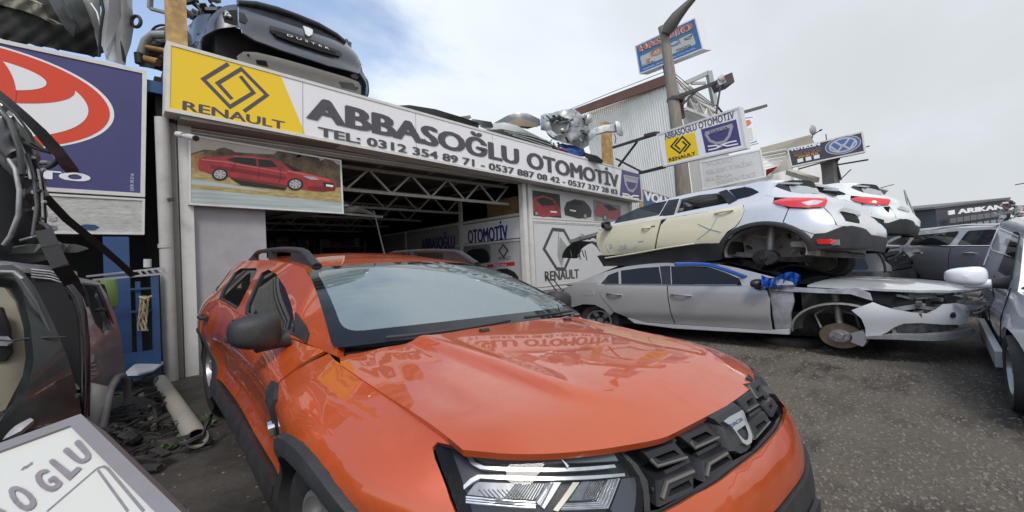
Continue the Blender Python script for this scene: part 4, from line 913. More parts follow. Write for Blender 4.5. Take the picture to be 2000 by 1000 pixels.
def posters():
    Y = YW - .09
    q = [BP(368, 262, 'Y', Y), BP(666, 313, 'Y', Y), BP(671, 418, 'Y', Y), BP(368, 400, 'Y', Y)]
    e, f = sign('car_poster', 'framed picture of a red saloon car hung under the yellow sign', 'poster', q, mat('picture_sky', (.42, .38, .33), .35, vary=.15, vscale=1.5), WFR, .06, .02)
    S(f, 'pictured_bushes', [(372, 300), (400, 292), (440, 296), (500, 300), (540, 302), (560, 310), (600, 306), (640, 318), (664, 322), (666, 372), (600, 372), (500, 360), (370, 345)], mat('picture_bushes', (.10, .065, .03), .4, vary=.9, vscale=7), e, .004)
    S(f, 'pictured_bushes', [(370, 306), (384, 300), (398, 296), (400, 330), (372, 340)], mat('picture_ochre', (.34, .20, .08), .4, vary=.6, vscale=8), e, .005)
    S(f, 'pictured_verge', [(370, 326), (390, 334), (600, 366), (666, 366), (667, 393), (560, 380), (370, 350)], mat('picture_verge', (.36, .28, .11), .4, vary=.4, vscale=9, stretch=(1, 1, 5)), e, .006)
    S(f, 'pictured_road', [(370, 348), (560, 379), (668, 390), (670, 415), (370, 396)], mat('picture_road', (.36, .42, .42), .35, vary=.3, vscale=2.2, stretch=(.4, 1, 14)), e, .007)
    S(f, 'pictured_verge', [(370, 360), (520, 374), (668, 389), (668, 396), (520, 382), (370, 368)], mat('picture_verge', (.36, .28, .11)), e, .0075)
    body = [(386, 322), (389, 310), (396, 307), (430, 306), (456, 303), (490, 304), (520, 308), (548, 314), (575, 329), (596, 338), (628, 344), (648, 352), (656, 362), (654, 373), (630, 375), (598, 372), (560, 366), (480, 352), (445, 346), (410, 340), (388, 332)]
    RD2 = mat('picture_dark_red', (.17, .008, .012), .3); RL = mat('picture_light_red', (.50, .10, .09), .3); PB = mat('picture_brown', (.10, .07, .045), .5)
    car_picture(f, e, body, [[(442, 312), (462, 307), (498, 310), (502, 325), (470, 320)], [(505, 311), (530, 314), (543, 327), (506, 326)], [(549, 317), (556, 319), (592, 335), (573, 335)]], [(429, 341, 16, 12), (576, 360, 16, 12)], mat('picture_red', (.30, .012, .016), .3, 0, .3, vary=.35, vscale=9))
    S(f, 'pictured_sill', [(447, 344), (500, 352), (560, 362), (560, 366), (500, 357), (450, 349)], RD2, e, .0092); S(f, 'pictured_flank', [(410, 322), (470, 330), (560, 346), (556, 352), (470, 338), (412, 330)], RD2, e, .0092); S(f, 'pictured_highlight', [(392, 310), (440, 315), (500, 326), (560, 337), (560, 339), (500, 329), (440, 318), (392, 313)], RL, e, .0094); S(f, 'pictured_highlight', [(560, 332), (600, 340), (645, 352), (640, 354), (600, 345), (562, 336)], RL, e, .0094); S(f, 'pictured_roof_light', [(456, 305), (490, 306), (530, 312), (490, 309), (456, 307)], RL, e, .0094)
    S(f, 'pictured_bumper', [(600, 364), (655, 364), (654, 372), (630, 375), (602, 371)], RD2, e, .0092); S(f, 'pictured_headlight', [(590, 344), (612, 346), (624, 352), (606, 351)], SIL, e, .0125); S(f, 'pictured_grille', [(630, 356), (652, 358), (650, 367), (632, 364)], SGK, e, .0105)
    LN(f, 'pictured_seam', [(503, 312), (506, 327), (504, 350)], .008, SGK, e, .0098); LN(f, 'pictured_seam', [(546, 328), (548, 345), (543, 358)], .008, SGK, e, .0098); LN(f, 'pictured_seam', [(462, 308), (458, 322), (452, 334)], .008, SGK, e, .0098)
    for bx, by, bw in ((405, 300, 20), (440, 296, 26), (560, 300, 30), (600, 306, 26), (640, 318, 22), (655, 335, 14)): S(f, 'pictured_bush', [(bx - bw, by + 5), (bx - bw * .6, by - 5), (bx - 3, by - 8), (bx + bw * .5, by - 3), (bx + bw, by + 6), (bx + bw * .3, by + 10), (bx - bw * .4, by + 9)], mat('picture_bushes', (.1, .06, .03)), e, .0045)
    S(f, 'pictured_shadow', [(450, 349), (560, 367), (556, 372), (470, 362)], SGK, e, .0095); S(f, 'pictured_plate', [(636, 360), (650, 362), (650, 366), (636, 364)], SGW, e, .012)
    # pictures above the right-hand board
    Y = YW - .02
    q = [BP(1030, 366, 'Y', Y), BP(1216, 400, 'Y', Y), BP(1216, 462, 'Y', Y), BP(1033, 431, 'Y', Y)]; q[3].z = q[2].z = 1.86; q[0].z = q[1].z = 2.46; q[1].x = q[2].x = 9.70; q[0].x = q[3].x = 6.07
    e, f = sign('car_poster', 'strip of three car pictures on the board right of the workshop door', 'poster', q, mat('strip_grey', (.55, .55, .57), .4), WFR, .01, .02)
    S(f, 'picture', [(1032, 370), (1093, 380), (1096, 426), (1034, 420)], mat('picture_night', (.02, .035, .02), .4, vary=.5), e)
    car_picture(f, e, [(1033, 398), (1042, 386), (1060, 382), (1080, 388), (1090, 402), (1095, 412), (1094, 421), (1060, 424), (1040, 418)], [[(1046, 390), (1060, 385), (1078, 391), (1084, 401), (1058, 402)]], [(1047, 417, 4, 5)], mat('picture_red', (.42, .015, .02)))
    S(f, 'pictured_plate', [(1074, 412), (1087, 413), (1087, 416), (1074, 415)], SGW, e, .013)
    car_picture(f, e, [(1101, 408), (1106, 395), (1122, 389), (1140, 392), (1150, 402), (1155, 412), (1154, 424), (1130, 427), (1103, 420)], [[(1108, 399), (1122, 392), (1136, 395), (1138, 402)]], [(1142, 422, 4, 5)], mat('picture_dark', (.03, .03, .028), .3))
    S(f, 'pictured_plate', [(1112, 409), (1124, 411), (1124, 414), (1112, 412)], SGW, e, .013)
    S(f, 'picture', [(1158, 390), (1190, 398), (1212, 402), (1212, 440), (1160, 436)], mat('picture_mist', (.22, .25, .24), .4, vary=.5), e)
    car_picture(f, e, [(1161, 412), (1168, 399), (1186, 398), (1200, 404), (1212, 412), (1212, 430), (1190, 428), (1163, 422)], [[(1178, 401), (1190, 400), (1206, 410), (1190, 412)]], [(1181, 425, 4, 6)], mat('picture_red', (.42, .015, .02)))
    # big diamond logo
    q = [Vector((6.10, Y, 1.79)), Vector((9.65, Y, 1.79)), Vector((9.65, Y, .52)), Vector((6.10, Y, .52))]
    e, f = sign('wall_sign', 'white board with a big grey diamond logo behind the cream car', 'sign', q, WPAN, WFR, .01, .015)
    LN(f, 'diamond', [(1079, 448), (1101, 450), (1120, 485), (1102, 526), (1087, 525), (1062, 486)], .055, SGT, e, closed=True)
    LN(f, 'diamond_facet', [(1091, 452), (1089, 500), (1098, 523)], .018, SIL, e); S(f, 'diamond_shade', [(1093, 462), (1108, 482), (1097, 520), (1090, 498)], mat('facet_grey', (.30, .32, .31), .5), e)
    T(f, 'RENAULT', (1063, 530), (1131, 543), SGT, e, smear=.09)
posters()
# ------------------------------------------------------------------ neighbour's navy sign, left
def left_signs():
    Y = 5.5
    q = [BP(-260, 20, 'Y', Y), BP(287, 139, 'Y', Y), BP(283, 385, 'Y', Y), BP(-260, 345, 'Y', Y)]
    q[0].z = q[1].z; q[3].z = q[2].z
    e, f = sign('shop_sign', 'navy sign with a red and white oval logo at the left edge', 'sign', q, NAVY, WFR, .18, .035)
    def el(cx, cy, rx, ry, a0=0, a1=360, n=60): return [(cx + rx * math.cos(R(a0 + (a1 - a0) * i / n)), cy + ry * math.sin(R(a0 + (a1 - a0) * i / n))) for i in range(n)]
    def fe(px, name, m, o): return f.shape(name, [face_ab(f, *p) for p in px], m, e, o)
    c_, r_ = face_ab(f, -70, 175), 1
    # ellipse centre in face units, radii in face units, measured on the photograph
    ax = face_ab(f, 223, 230); ay = face_ab(f, 0, 90)
    cx, cy = face_ab(f, -65, 165); cy = face_ab(f, 223, 225)[1]; rx = ax[0] - cx; ryo = ay[1] - cy; ryo = ryo / math.sqrt(max(.05, 1 - ((ay[0] - cx) / rx) ** 2))
    for k, m, o in ((1.0, SGW, .005), (.965, SGR, .007)): f.shape('oval', f.ell(cx, cy, rx * k, ryo * k, 80), m, e, o)
    kx = .80; f.shape('oval_inside', f.ell(cx, cy + ryo * 0, rx * .80, ryo * .78, 80), SGW, e, .009)
    # inner horizontal oval (upper) : red ring around white
    f.shape('inner_oval', f.ell(cx, cy + ryo * .36, rx * .70, ryo * .47, 70), SGR, e, .011); f.shape('inner_oval_hole', f.ell(cx, cy + ryo * .42, rx * .50, ryo * .30, 70), SGW, e, .013)
    f.shape('upright_oval', f.ell(cx, cy + ryo * .1, rx * .30, ryo * .85, 60), SGR, e, .015); f.shape('upright_oval_hole', f.ell(cx, cy + ryo * .05, rx * .16, ryo * .62, 60), SGW, e, .017)
    T(f, 'TOYOTO', (-190, 310), (177, 356), SGW, e, smear=.14)
    T(f, 'ÇEVİK 395 23 16', (253, 339), (262, 373), SGW, e, rot=90, bold=0)
    q = [BP(-60, 360, 'Y', Y), BP(283, 388, 'Y', Y), BP(282, 459, 'Y', Y), BP(-60, 470, 'Y', Y)]; q[0].z = q[1].z = 1.81; q[3].z = q[2].z = 1.455
    e, f = sign('blank_board', 'peeling white board with a torn hole under the navy sign', 'board', q, mat('peeling_white', (.46, .47, .46), .7, vary=.12, vscale=4, dirt=.7, dscale=9, dcol=(.2, .19, .17), bump=.6, bscale=14, stretch=(1, 1, 3)), WFR, .08, .02)
    S(f, 'torn_hole', [(158, 440), (166, 438), (185, 439), (195, 444), (184, 450), (166, 449)], mat('hole_blue', (.02, .06, .16), .6), e, .006)
left_signs()
def left_steel():
    e = MB(); a = BP(310, 235, 'Y', 5.42); x = .53
    e.tube([(x, 5.42, 2.62), (x + .005, 5.42, 1.3), (x + .01, 5.42, 0)], .058, 20)
    e.tube([(x, 5.42, 1.36), (x, 5.42, 1.32)], .064, 20); o = e.build('drain_pipe', mat('pvc_white', (.42, .41, .40), .5, dirt=.5, dscale=5, dcol=(.2, .18, .15)), None, 50); tag(o, 'white plastic downpipe standing beside the workshop corner post', 'pipe')
    MB().bar((x + .02, 5.35, 1.79), (x + .07, 5.33, 1.80), .03, .03).build('pipe_clip', PLAS, o)
    o = MB().box((.58, 5.47, 0), (.645, 5.53, 2.6)).build('wooden_post', mat('grey_wood', (.25, .24, .22), .8, dirt=.5, bump=.4, bscale=30, stretch=(8, 8, 1)), None); tag(o, 'thin grey board standing between downpipe and corner post', 'board')
    # security camera under the sign corner
    c = empty('security_camera', W(352, 262, 4.1), 'small white security camera with black lens under the sign corner', 'camera'); wm_ = mat('camera_white', (.5, .48, .46), .4)
    MB().tube([W(346, 262, 4.12), W(358, 264, 4.1)], .028, 14).build('mount', wm_, c, 50)
    p0, p1, p2 = W(356, 264, 4.08), W(368, 267, 4.02), W(382, 270, 3.94); MB().tube([p0, p1, p2], [.012, .028, .03], 14).build('housing', wm_, c, 50); d = (p2 - p1).normalized()
    MB().tube([p2 + d * .001, p2 + d * .02], [.027, .024], 14).build('lens', SGK, c, 50)
    # yellow-rust posts above the signs
    o = MB().box((.60, 5.52, 2.7), (.775, 5.62, 4.6)).build('steel_post', YPOST, None); tag(o, 'broad ochre steel post rising above the yellow end of the sign', 'post')
    o = MB().bar(W(1188, 330, 9.9), W(1183, 240, 9.9), .26, .14, up=(0, 1, 0)).build('steel_post', YPOST, None); tag(o, 'short ochre post behind the purple end of the long sign', 'post')
    # blue cabinet frame
    BL = mat('blue_steel', (.025, .075, .20), .5, dirt=.45, dscale=6, dcol=(.05, .06, .07)); Yb = 5.35
    c = empty('steel_rack', (.25, Yb, 0), 'blue steel rack behind the broken cars, left of the downpipe', 'rack')
    MB().box((.08, Yb + .1, .0), (.26, Yb + .2, 1.43)).build('wide_post', BL, c); MB().box((.40, Yb - .06, .15), (.455, Yb, 1.12)).build('front_post', BL, c); MB().box((.29, Yb - .02, .3), (.325, Yb + .03, 1.0)).build('thin_post', BL, c)
    MB().box((-.3, Yb - .05, .10), (.455, Yb + .02, .34)).build('lower_panel', BL, c)
    r_ = MB()
    for z in (.72, .93): r_.bar((-.2, Yb - .03, z), (.44, Yb - .03, z), .018)
    r_.build('rods', BL, c)
    MB().tube([W(288, 522, 4.0), W(288, 506, 4.0)], .03, 10).build('post_cap', mat('cap_white', (.5, .52, .55), .5), c, 50)
    o = MB(); pr = [(-.05, 0), (0, .02)]
    for k in range(7):
        pts = []; 
        for i in range(12): pts.append(W(280 + 6 * math.sin(k * 1.3 + i * .5) + (k - 3) * 1.6, 578 + i * 6.2, 3.95 + .01 * k))
        o.tube(pts, .007, 5)
    o.tube([W(272, 580, 3.93), W(284, 584, 3.93), (W(296, 578, 3.93))], .009, 5); o = o.build('rope', mat('straw_rope', (.42, .36, .22), .9), None); tag(o, 'frayed straw coloured rope hanging on the blue rack', 'rope')
    # aluminium ladder-like rails
    al = mat('alu_rail', (.45, .46, .46), .35, .6); c = empty('shelf_bracket', W(250, 535, 3.6), 'pair of pale perforated rails sticking out over the silver wreck', 'rail')
    MB().bar(W(168, 540, 3.4), W(322, 523, 3.8), .022, .016).build('rail', al, c); MB().bar(W(180, 547, 3.3), W(334, 533, 3.7), .022, .016).build('rail', al, c); o = MB()
    for t in (.66, .74, .82, .9, .97): o.bar(W(168 + 154 * t, 540 - 17 * t, 3.4 + .4 * t), W(176 + 154 * t, 547 - 15 * t, 3.3 + .4 * t), .015, .012)
    o.build('rungs', al, c)
    o = MB().tube([W(212, 545, 3.7), W(211, 560, 3.7), W(213, 598, 3.7), W(217, 604, 3.7)], [.05, .065, .06, .03], 16).build('plastic_can', mat('lime_plastic', (.20, .30, .10), .45), None, 50); tag(o, 'lime green plastic can hanging behind the silver wreck', 'can')
    # pipe lying on the ground
    pm = mat('dirty_pvc', (.30, .28, .24), .6, vary=.2, vscale=8, dirt=.7, dscale=8, dcol=(.12, .10, .07), bump=.2); a = Vector((.43, 5.1, .08)); b = Vector((.42, 3.12, .068)); d = (b - a).normalized()
    o = MB(); n = 24; x = d.orthogonal().normalized(); y = d.cross(x); V = []
    for p, r_ in ((a, .052), (b, .058), (b, .052), (b - d * .6, .05)):
        for k in range(n): t = 2 * math.pi * k / n; V.append(p + (x * math.cos(t) + y * math.sin(t)) * r_)
    o.add(V, [(i * n + k, i * n + (k + 1) % n, (i + 1) * n + (k + 1) % n, (i + 1) * n + k) for i in range(3) for k in range(n)]); o = o.build('fallen_pipe', pm, None, 50); tag(o, 'dirty white plastic pipe lying on the ground beside the orange car', 'pipe')
    o = MB().bar((.28, 4.9, .03), (.27, 3.7, .03), .03, .03).build('thin_pipe', STEEL, None); tag(o, 'thin rusty rod lying left of the fallen pipe', 'rod')
    o = MB().bar(W(283, 912, 2.35), W(327, 898, 2.4), .018, .006).build('white_strip', SGW, None); tag(o, 'short white plastic strip lying on the ground by the fallen sign', 'strip')
    o = MB(); V = [W(240, 731, 3.6), W(262, 712, 3.9), W(300, 704, 4.2), (W(322, 706, 4.2)), W(300, 722, 3.8), W(270, 730, 3.6)]; o.add(V + [v - Vector((0, 0, .015)) for v in V], [(0, 1, 2, 3, 4, 5), (11, 10, 9, 8, 7, 6)] + [(i, (i + 1) % 6, 6 + (i + 1) % 6, 6 + i) for i in range(6)]); o = o.build('broken_panel', WPAN, None); tag(o, 'pale broken panel lying at the foot of the downpipe', 'panel')
left_steel()
def fallen_sign():
    # stands on its edge in front, lower left corner
    q = [W(-250, 962, 1.22), W(163, 812, 1.35), W(420, 1062, 1.02), None]; n_ = (q[1] - q[0]).cross(q[2] - q[0]); d_ = ray(-60, 1290); q[3] = CO + d_ * ((q[0] - CO).dot(n_) / d_.dot(n_))
    e, f = sign('fallen_sign', 'dismounted white sign with grey serif letters in the lower left corner', 'sign', q, mat('sun_bleached_white', (.50, .51, .485), .4, vary=.03, dirt=.35, dscale=3, dcol=(.42, .38, .28)), mat('dull_aluminium', (.22, .21, .22), .5, .3, dirt=.4, dscale=9), .10, .045)
    lg = mat('faded_grey_letter', (.19, .175, .185), .5, vary=.15, vscale=30)
    pl = lambda x, y: CO + ray(x, y) * ((f.q[0] - CO).dot(f.n) / ray(x, y).dot(f.n))
    def glyph(ch, c4):
        g = Face([pl(*p) for p in c4]); g.n = f.n; g.text(ch, (0, 0, 1, 1), lg, e, smear=.16, off=.005)
    glyph('U', [(123, 882), (157, 859), (187, 895), (159, 912)]); glyph('L', [(96, 903), (119, 889), (163, 917), (138, 941)]); glyph('G', [(60, 933), (92, 914), (128, 947), (100, 970)])
    glyph('O', [(9, 960), (42, 945), (84, 984), (50, 1008)]); glyph('S', [(-48, 990), (-10, 968), (22, 1010), (-18, 1036)])
    def stroke(pts, w):
        P_ = [pl(*p) + f.n * .004 for p in pts]; mb = MB()
        for a, b in zip(P_, P_[1:]): d = (b - a).normalized(); x = d.cross(f.n) * w; mb.add([a - x, a + x, b + x, b - x], [(0, 1, 2, 3)])
        for s_ in f.n,: pass
        mb.build('printed_line', lg, e)
    stroke([(45, 916), (52, 915), (60, 909), (66, 905)], .006)
    stroke([(94, 1000), (188, 919), (193, 915), (204, 912), (212, 916), (283, 1000)], .0035); stroke([(193, 919), (252, 1000)], .003)
fallen_sign()
# ------------------------------------------------------------------ other cars
# ---- lower car of the stack: grey saloon without front wing
def saloon():
    M = pose(5.645, -.248, .07, -3.53, -.32, -1.94)
    PC = [(0, 0), (.3, .02), (.55, .10), (.72, .24), (.82, .45), (.88, .8), (.90, 1.4), (.905, 2.4), (.90, 3.5), (.86, 4.1), (.76, 4.45), (.5, 4.6), (0, 4.64)]
    sp_ = spl([.1, .2, .35, .55, .7, .82, .95, 1.1], [.07, .035, .02, .0, .004, .012, .03, .08])
    prof = lambda u, x, l, z: sp_(z) + .02 * sstep(.5, .35, z) * sstep(1.3, 1.6, l) * sstep(3.6, 3.2, l)
    belt = [(1.1, .97), (1.5, .965), (2.5, 1.0), (3.5, 1.05), (4.0, 1.07), (4.64, 1.08)]; rail = [(1.2, .99), (1.6, 1.17), (2.0, 1.33), (2.3, 1.395), (2.8, 1.42), (3.2, 1.40), (3.6, 1.30), (4.0, 1.13), (4.3, 1.09)]
    c = Car('stacked_car', 'grey saloon at the bottom of the stack with a bare brake disc', 'car', M, PC, prof, belt, rail, k=.62, crown=.05)
    sd = -1; P = lambda u, z: c.PU(u, z, 0, -1); G = c.G(-1); E = c.e
    def tr(pts, x0=(2.5, .7), PP=None): return trace(c, PP or P, pts, x0)
    def pn(name, px, m, off=0.0, x0=(2.5, .7), **k): return c.p(name, trace(c, P, px, x0), lambda u, z: c.PU(u, z, off, -1), m, **k)
    rw = pn('rear_wing', [(1094, 566), (1112, 559), (1130, 553), (1165, 551), (1168, 560), (1173, 580), (1198, 610), (1192, 617), (1180, 604), (1161, 595), (1139, 594), (1118, 600), (1104, 592), (1099, 578)], GREYP, x0=(4.4, .9))
    d2 = pn('rear_door', [(1167, 556), (1303, 556.5), (1305, 589), (1317, 633), (1262, 629), (1226, 620), (1199, 609), (1174, 580)], GREYP, x0=(3.6, .9), gap=.003)
    d1 = pn('front_door', [(1304.5, 556.5), (1400, 557), (1495, 557.5), (1504, 585), (1508, 645), (1400, 638), (1318.5, 633), (1306.5, 589)], GREYP, x0=(2.6, .9), gap=.003)
    pn('fuel_flap', rounded([(1136, 564), (1158, 566), (1161, 577), (1139, 577)], 3), GREYP, .004, x0=(4.1, .9), step=.08, thick=.008)
    for d_, px in ((d2, [(1186, 574), (1215, 575.5)]), (d1, [(1311, 575), (1351, 577)])):
        t = tr(px, (2.6, .85)); a, b = t
        MB().tube([c.PU(a[0] + (b[0] - a[0]) * i / 8, a[1] + (b[1] - a[1]) * i / 8, .012 + .025 * math.sin(math.pi * i / 8), -1) for i in range(9)], .012, 8).build('door_handle', CHR, d_, 60)
    tubes('belt_trim', c, lambda u, z: c.PU(u, z, .004, -1), [(1180, 555.5), (1304, 556), (1400, 557), (1450, 557)], .006, CHR, (3.6, 1.0))
    sl = pn('sill', [(1226, 621), (1262, 630), (1317, 634), (1400, 639), (1508, 646), (1541, 644), (1542, 653), (1500, 651), (1400, 646), (1317, 641), (1240, 631)], SILVER, .01, x0=(3.2, .3), thick=.05)
    dz = 1.02
    # greenhouse, traced windows
    Gx = lambda px, x0=(2.5, 1.2): trace(c, G, px, x0)
    qw = Gx([(1174, 554), (1189, 537), (1208, 530), (1209, 554)], (3.9, 1.15)); w2 = Gx([(1214, 554), (1213, 528.5), (1250, 523.5), (1287, 521), (1293, 554)], (3.4, 1.15)); w1 = Gx([(1313, 555), (1311, 520), (1350, 519.5), (1384, 521), (1420, 533), (1444, 544), (1449, 556)], (2.4, 1.15))
    A = [(l, c.zr(l)) for l in (1.22, 1.35, 1.6, 1.8, 2.0, 2.15, 2.3, 2.55, 2.8, 3.0, 3.2, 3.4, 3.6, 3.8, 4.0, 4.2)]; B = [(l, c.zb(l) - .004) for l in np.linspace(4.25, 1.2, 20)]
    c.p('window_frame', A + B, G, GREYP, step=.06, thick=.03)
    for n_, w_ in (('quarter_window', qw), ('rear_door_window', w2), ('front_door_window', w1)): c.p(n_, w_, c.G(-1, .006), BGL, step=.1, thick=.004)
    c.p('pillar_trim', Gx([(1294, 555), (1289, 520), (1309, 519), (1311, 555)], (2.6, 1.15)), c.G(-1, .005), PLASG, step=.1, thick=.004)
    c.p('window_frame_far', A + B, c.G(1), GREYP, step=.1, thick=.03)
    c.p('roof', [(-1, 2.05), (0, 1.9), (1, 2.05), (1, 2.8), (1, 3.3), (0, 3.5), (-1, 3.3), (-1, 2.8)], c.roofP(), GREYP, step=.12, thick=.02)
    def WS(a, b, off=0.0):
        B_ = Vector((.70 * a, .98 + .2 * a * a, .98 - .02 * a * a)); T_ = Vector((.56 * a, 1.9 + .13 * a * a, 1.45 - .06 * a * a)); p = B_.lerp(T_, b) + Vector((0, -.4, .9)) * (.03 * math.sin(math.pi * b)); return (p.x, p.y, (p.z + off) * SQ)
    c.p('windscreen', [(-1, 0), (1, 0), (1, 1), (-1, 1)], WS, BGL, step=.2, thick=.005)
    c.p('rear_window', [(-1, 0), (1, 0), (1, 1), (-1, 1)], lambda a, b: ((.72 - .14 * b) * a, 4.1 - .7 * b, (1.09 + .33 * b) * SQ), BGL, step=.2, thick=.005)
    c.p('boot_lid', [(-1, 4.05), (1, 4.05), (1, 4.5), (0, 4.62), (-1, 4.5)], lambda a, l: (.74 * a, l, (1.10 - .05 * (l - 4.05)) * SQ), GREYP, step=.12)
    m_ = mirror(c, (-.93, 1.52, 1.0), -1, BLACKP, w=.16, h=.13, d=.14, stalk=(-.80, 1.52, .97)); t = [(-.93 - .07, 1.44, .955 * SQ), (-.93, 1.42, .945 * SQ), (-.93 + .06, 1.44, .955 * SQ)]; MB().tube(t, .018, 8).build('mirror_lamp', CHR, m_)
    # bared front structure
    ap = pn('apron_panel', [(1497, 560), (1545, 566), (1547, 590), (1540, 615), (1541, 643), (1510, 645), (1504, 600)], LSTEEL, -.06, x0=(1.4, .8), thick=.04)
    pn('apron_flange', [(1496, 556), (1560, 562), (1620, 565), (1676, 563), (1700, 573), (1705, 588), (1690, 584), (1660, 575), (1600, 573), (1540, 570), (1498, 568)], LSTEEL, -.04, x0=(1.4, .95), thick=.05)
    rim_ = arc(.89, .27, .40, 175, 10, 16)
    V = []; 
    for i, a in enumerate(np.linspace(R(-5), R(185), 22)):
        for (r_, s_) in ((.355, .56), (.40, .62), (.395, .80), (.37, .81)): V.append((-s_, .89 + r_ * math.cos(a), (.30 + r_ * math.sin(a)) * SQ))
    MB().add(V, [(i * 4 + k, i * 4 + k + 1, (i + 1) * 4 + k + 1, (i + 1) * 4 + k) for i in range(21) for k in range(3)]).build('arch_liner', STEEL, E, 40)
    hd = lambda x, y, z, r: MB().add([(x, y + r * math.cos(a), (z + r * math.sin(a)) * SQ) for a in np.linspace(R(-18), R(198), 24)], [tuple(range(24))])
    hd(-.55, .89, .30, .40).build('arch_back', mat('grimy_black', (.11, .10, .09), .8, vary=.5, vscale=12, bump=.5, bscale=25), E)
    hb = (-.80, .89, .235 * SQ)
    ds = MB(); ds.lathe([(.075, .02), (.085, .0), (.168, .0), (.171, -.008), (.171, -.028), (.075, -.03)], hb, (-1, .12, 0), 44).build('brake_disc', mat('disc_rust', (.20, .15, .11), .4, .6, vary=.3, vscale=12, stretch=(1, 1, 1), dirt=.4, dcol=(.09, .05, .03)), E, 40)
    hub = MB(); hub.lathe([(.001, .035), (.035, .035), (.04, .02), (.085, .018), (.09, -.01)], hb, (-1, .12, 0), 24); 
    for k in range(5): a = 2 * math.pi * k / 5; p = Vector((hb[0] - .02, hb[1] + .058 * math.cos(a), hb[2] + .058 * math.sin(a) * SQ)); hub.tube([p, p + Vector((-.03, .003, 0))], .009, 8)
    hub.build('hub', ALU, E, 40)
    cl = MB(); V = []
    for a in np.linspace(R(150), R(215), 8):
        for (r_, s_) in ((.10, .06), (.20, .06), (.21, -.0), (.20, -.06), (.10, -.06)): V.append((hb[0] - s_, hb[1] + r_ * math.cos(a), hb[2] + r_ * math.sin(a) * SQ))
    cl.add(V, [(i * 5 + k, i * 5 + (k + 1) % 5, (i + 1) * 5 + (k + 1) % 5, (i + 1) * 5 + k) for i in range(7) for k in range(5)] + [(0, 1, 2, 3, 4), (39, 38, 37, 36, 35)]); cl.build('brake_caliper', ALU, E, 30)
    su = MB(); su.tube([(-.72, .90, .30 * SQ), (-.66, .92, .62 * SQ), (-.60, .95, .9 * SQ)], [.03, .03, .045], 12); su.tube([(-.75, .88, .2 * SQ), (-.3, .85, .22 * SQ)], .035, 8); su.tube([(-.72, 1.05, .32 * SQ), (-.68, 1.1, .5 * SQ), (-.62, 1.0, .62 * SQ), (-.6, .8, .5 * SQ), (-.70, .76, .35 * SQ)], .011, 6)
    su.build('suspension', STEEL, E, 40)
    # bonnet
    def bz(s, l): s = abs(s); return 1.0 - .16 * max(0, (1.15 - l)) ** 1.5 - .075 * (s / .78) ** 2.5 - (.05 * (1 - l / .25) ** 2 if l < .25 else 0)
    bn = c.p('bonnet', [(-.76, 1.12), (-.78, .9), (-.76, .55), (-.70, .34), (-.55, .16), (-.3, .06), (0, .03), (.3, .06), (.55, .16), (.70, .34), (.76, .55), (.78, .9), (.76, 1.12), (.4, 1.03), (0, 1.0), (-.4, 1.03)], lambda s, l: (s, l, (bz(s, l) + .015) * SQ), SILVER, step=.06, thick=.02)
    # bumper hanging loose; outline traced, its own curved surface
    BP_ = lambda u, z: c.PU(u, z, .015, -1)
    bpz = [(1663, 606), (1684, 598), (1705, 590), (1722, 597), (1746, 604), (1780, 610), (1813, 613), (1832, 605), (1848, 594), (1868, 592), (1888, 596), (1893, 610), (1890, 626), (1876, 634), (1842, 634), (1800, 631), (1765, 632), (1745, 640), (1733, 649), (1712, 658), (1691, 658), (1690, 640), (1682, 622)]
    c.p('front_bumper', trace(c, BP_, bpz, (.7, .6)), BP_, SILVER, step=.05, thick=.03)
    pn('bumper_lip', [(1691, 656), (1740, 653), (1800, 654), (1850, 650), (1893, 640), (1897, 646), (1876, 660), (1820, 665), (1750, 662), (1692, 661)], LSTEEL, .03, x0=(.6, .3), thick=.06)
    pn('bumper_recess', [(1733, 649), (1745, 640), (1765, 632), (1842, 634), (1885, 634), (1893, 640), (1850, 650), (1800, 655), (1740, 655)], mat('recess_dirt', (.16, .15, .14), .7, vary=.6, vscale=18), -.06, x0=(.6, .3))
    pn('lamp_opening', [(1690, 572), (1740, 578), (1800, 582), (1853, 577), (1850, 592), (1832, 604), (1813, 612), (1780, 609), (1746, 603), (1705, 589)], DARK, -.12, x0=(.6, .7))
    pn('grille', [(1848, 592), (1852, 576), (1878, 580), (1892, 600), (1892, 618), (1882, 610), (1866, 596)], PLASG, -.01, x0=(.1, .7))
    for z in (.52, .57, .62, .67): MB().tube([c.PU(u, z, .008, -1) for u in (0, .15, .3, .4)], .008, 6).build('grille_slat', LSTEEL, E)
    o = pn('tow_eye_cover', rounded([(1852, 611), (1861, 612), (1860, 621), (1851, 620)], 3), DARK, .025, x0=(.3, .5), step=.03, thick=.005)
    rr = random.Random(3)
    for k in range(44):
        a = Vector((-rr.uniform(.25, .76), rr.uniform(.12, .62), rr.uniform(.52, .80) * SQ)); b = a + Vector((rr.uniform(-.12, .12), rr.uniform(-.2, .2), rr.uniform(-.05, .05))); MB().bar(a, b, rr.uniform(.015, .07), rr.uniform(.01, .04)).build('engine_part', mat('engine_grey', (.13, .13, .125), .5, .3, vary=.6, vscale=15) if k % 3 else LSTEEL, E, 30)
    MB().tube([(-.55, .12, .56 * SQ), (-.3, .06, .57 * SQ), (.3, .06, .57 * SQ), (.6, .15, .56 * SQ)], .045, 8).build('crash_beam', LSTEEL, E, 40)
    MB().box((-.5, .5, .3 * SQ), (.6, 1.25, .86 * SQ)).build('engine_bay', mat('bay_grey', (.05, .048, .045), .7, vary=.6, vscale=9), E); MB().box((-.55, .7, .15 * SQ), (.8, 4.4, .5 * SQ)).build('underbody', DARK, E); MB().box((-.80, 1.5, .25 * SQ), (.8, 4.3, .96 * SQ)).build('inner_shell', DARK, E)
    c.p('side_far', [(.4, .3), (.4, .8), (1.2, .95), (3, 1.0), (4.4, 1.05), (4.4, .35)], c.side(1), GREYP, step=.2)
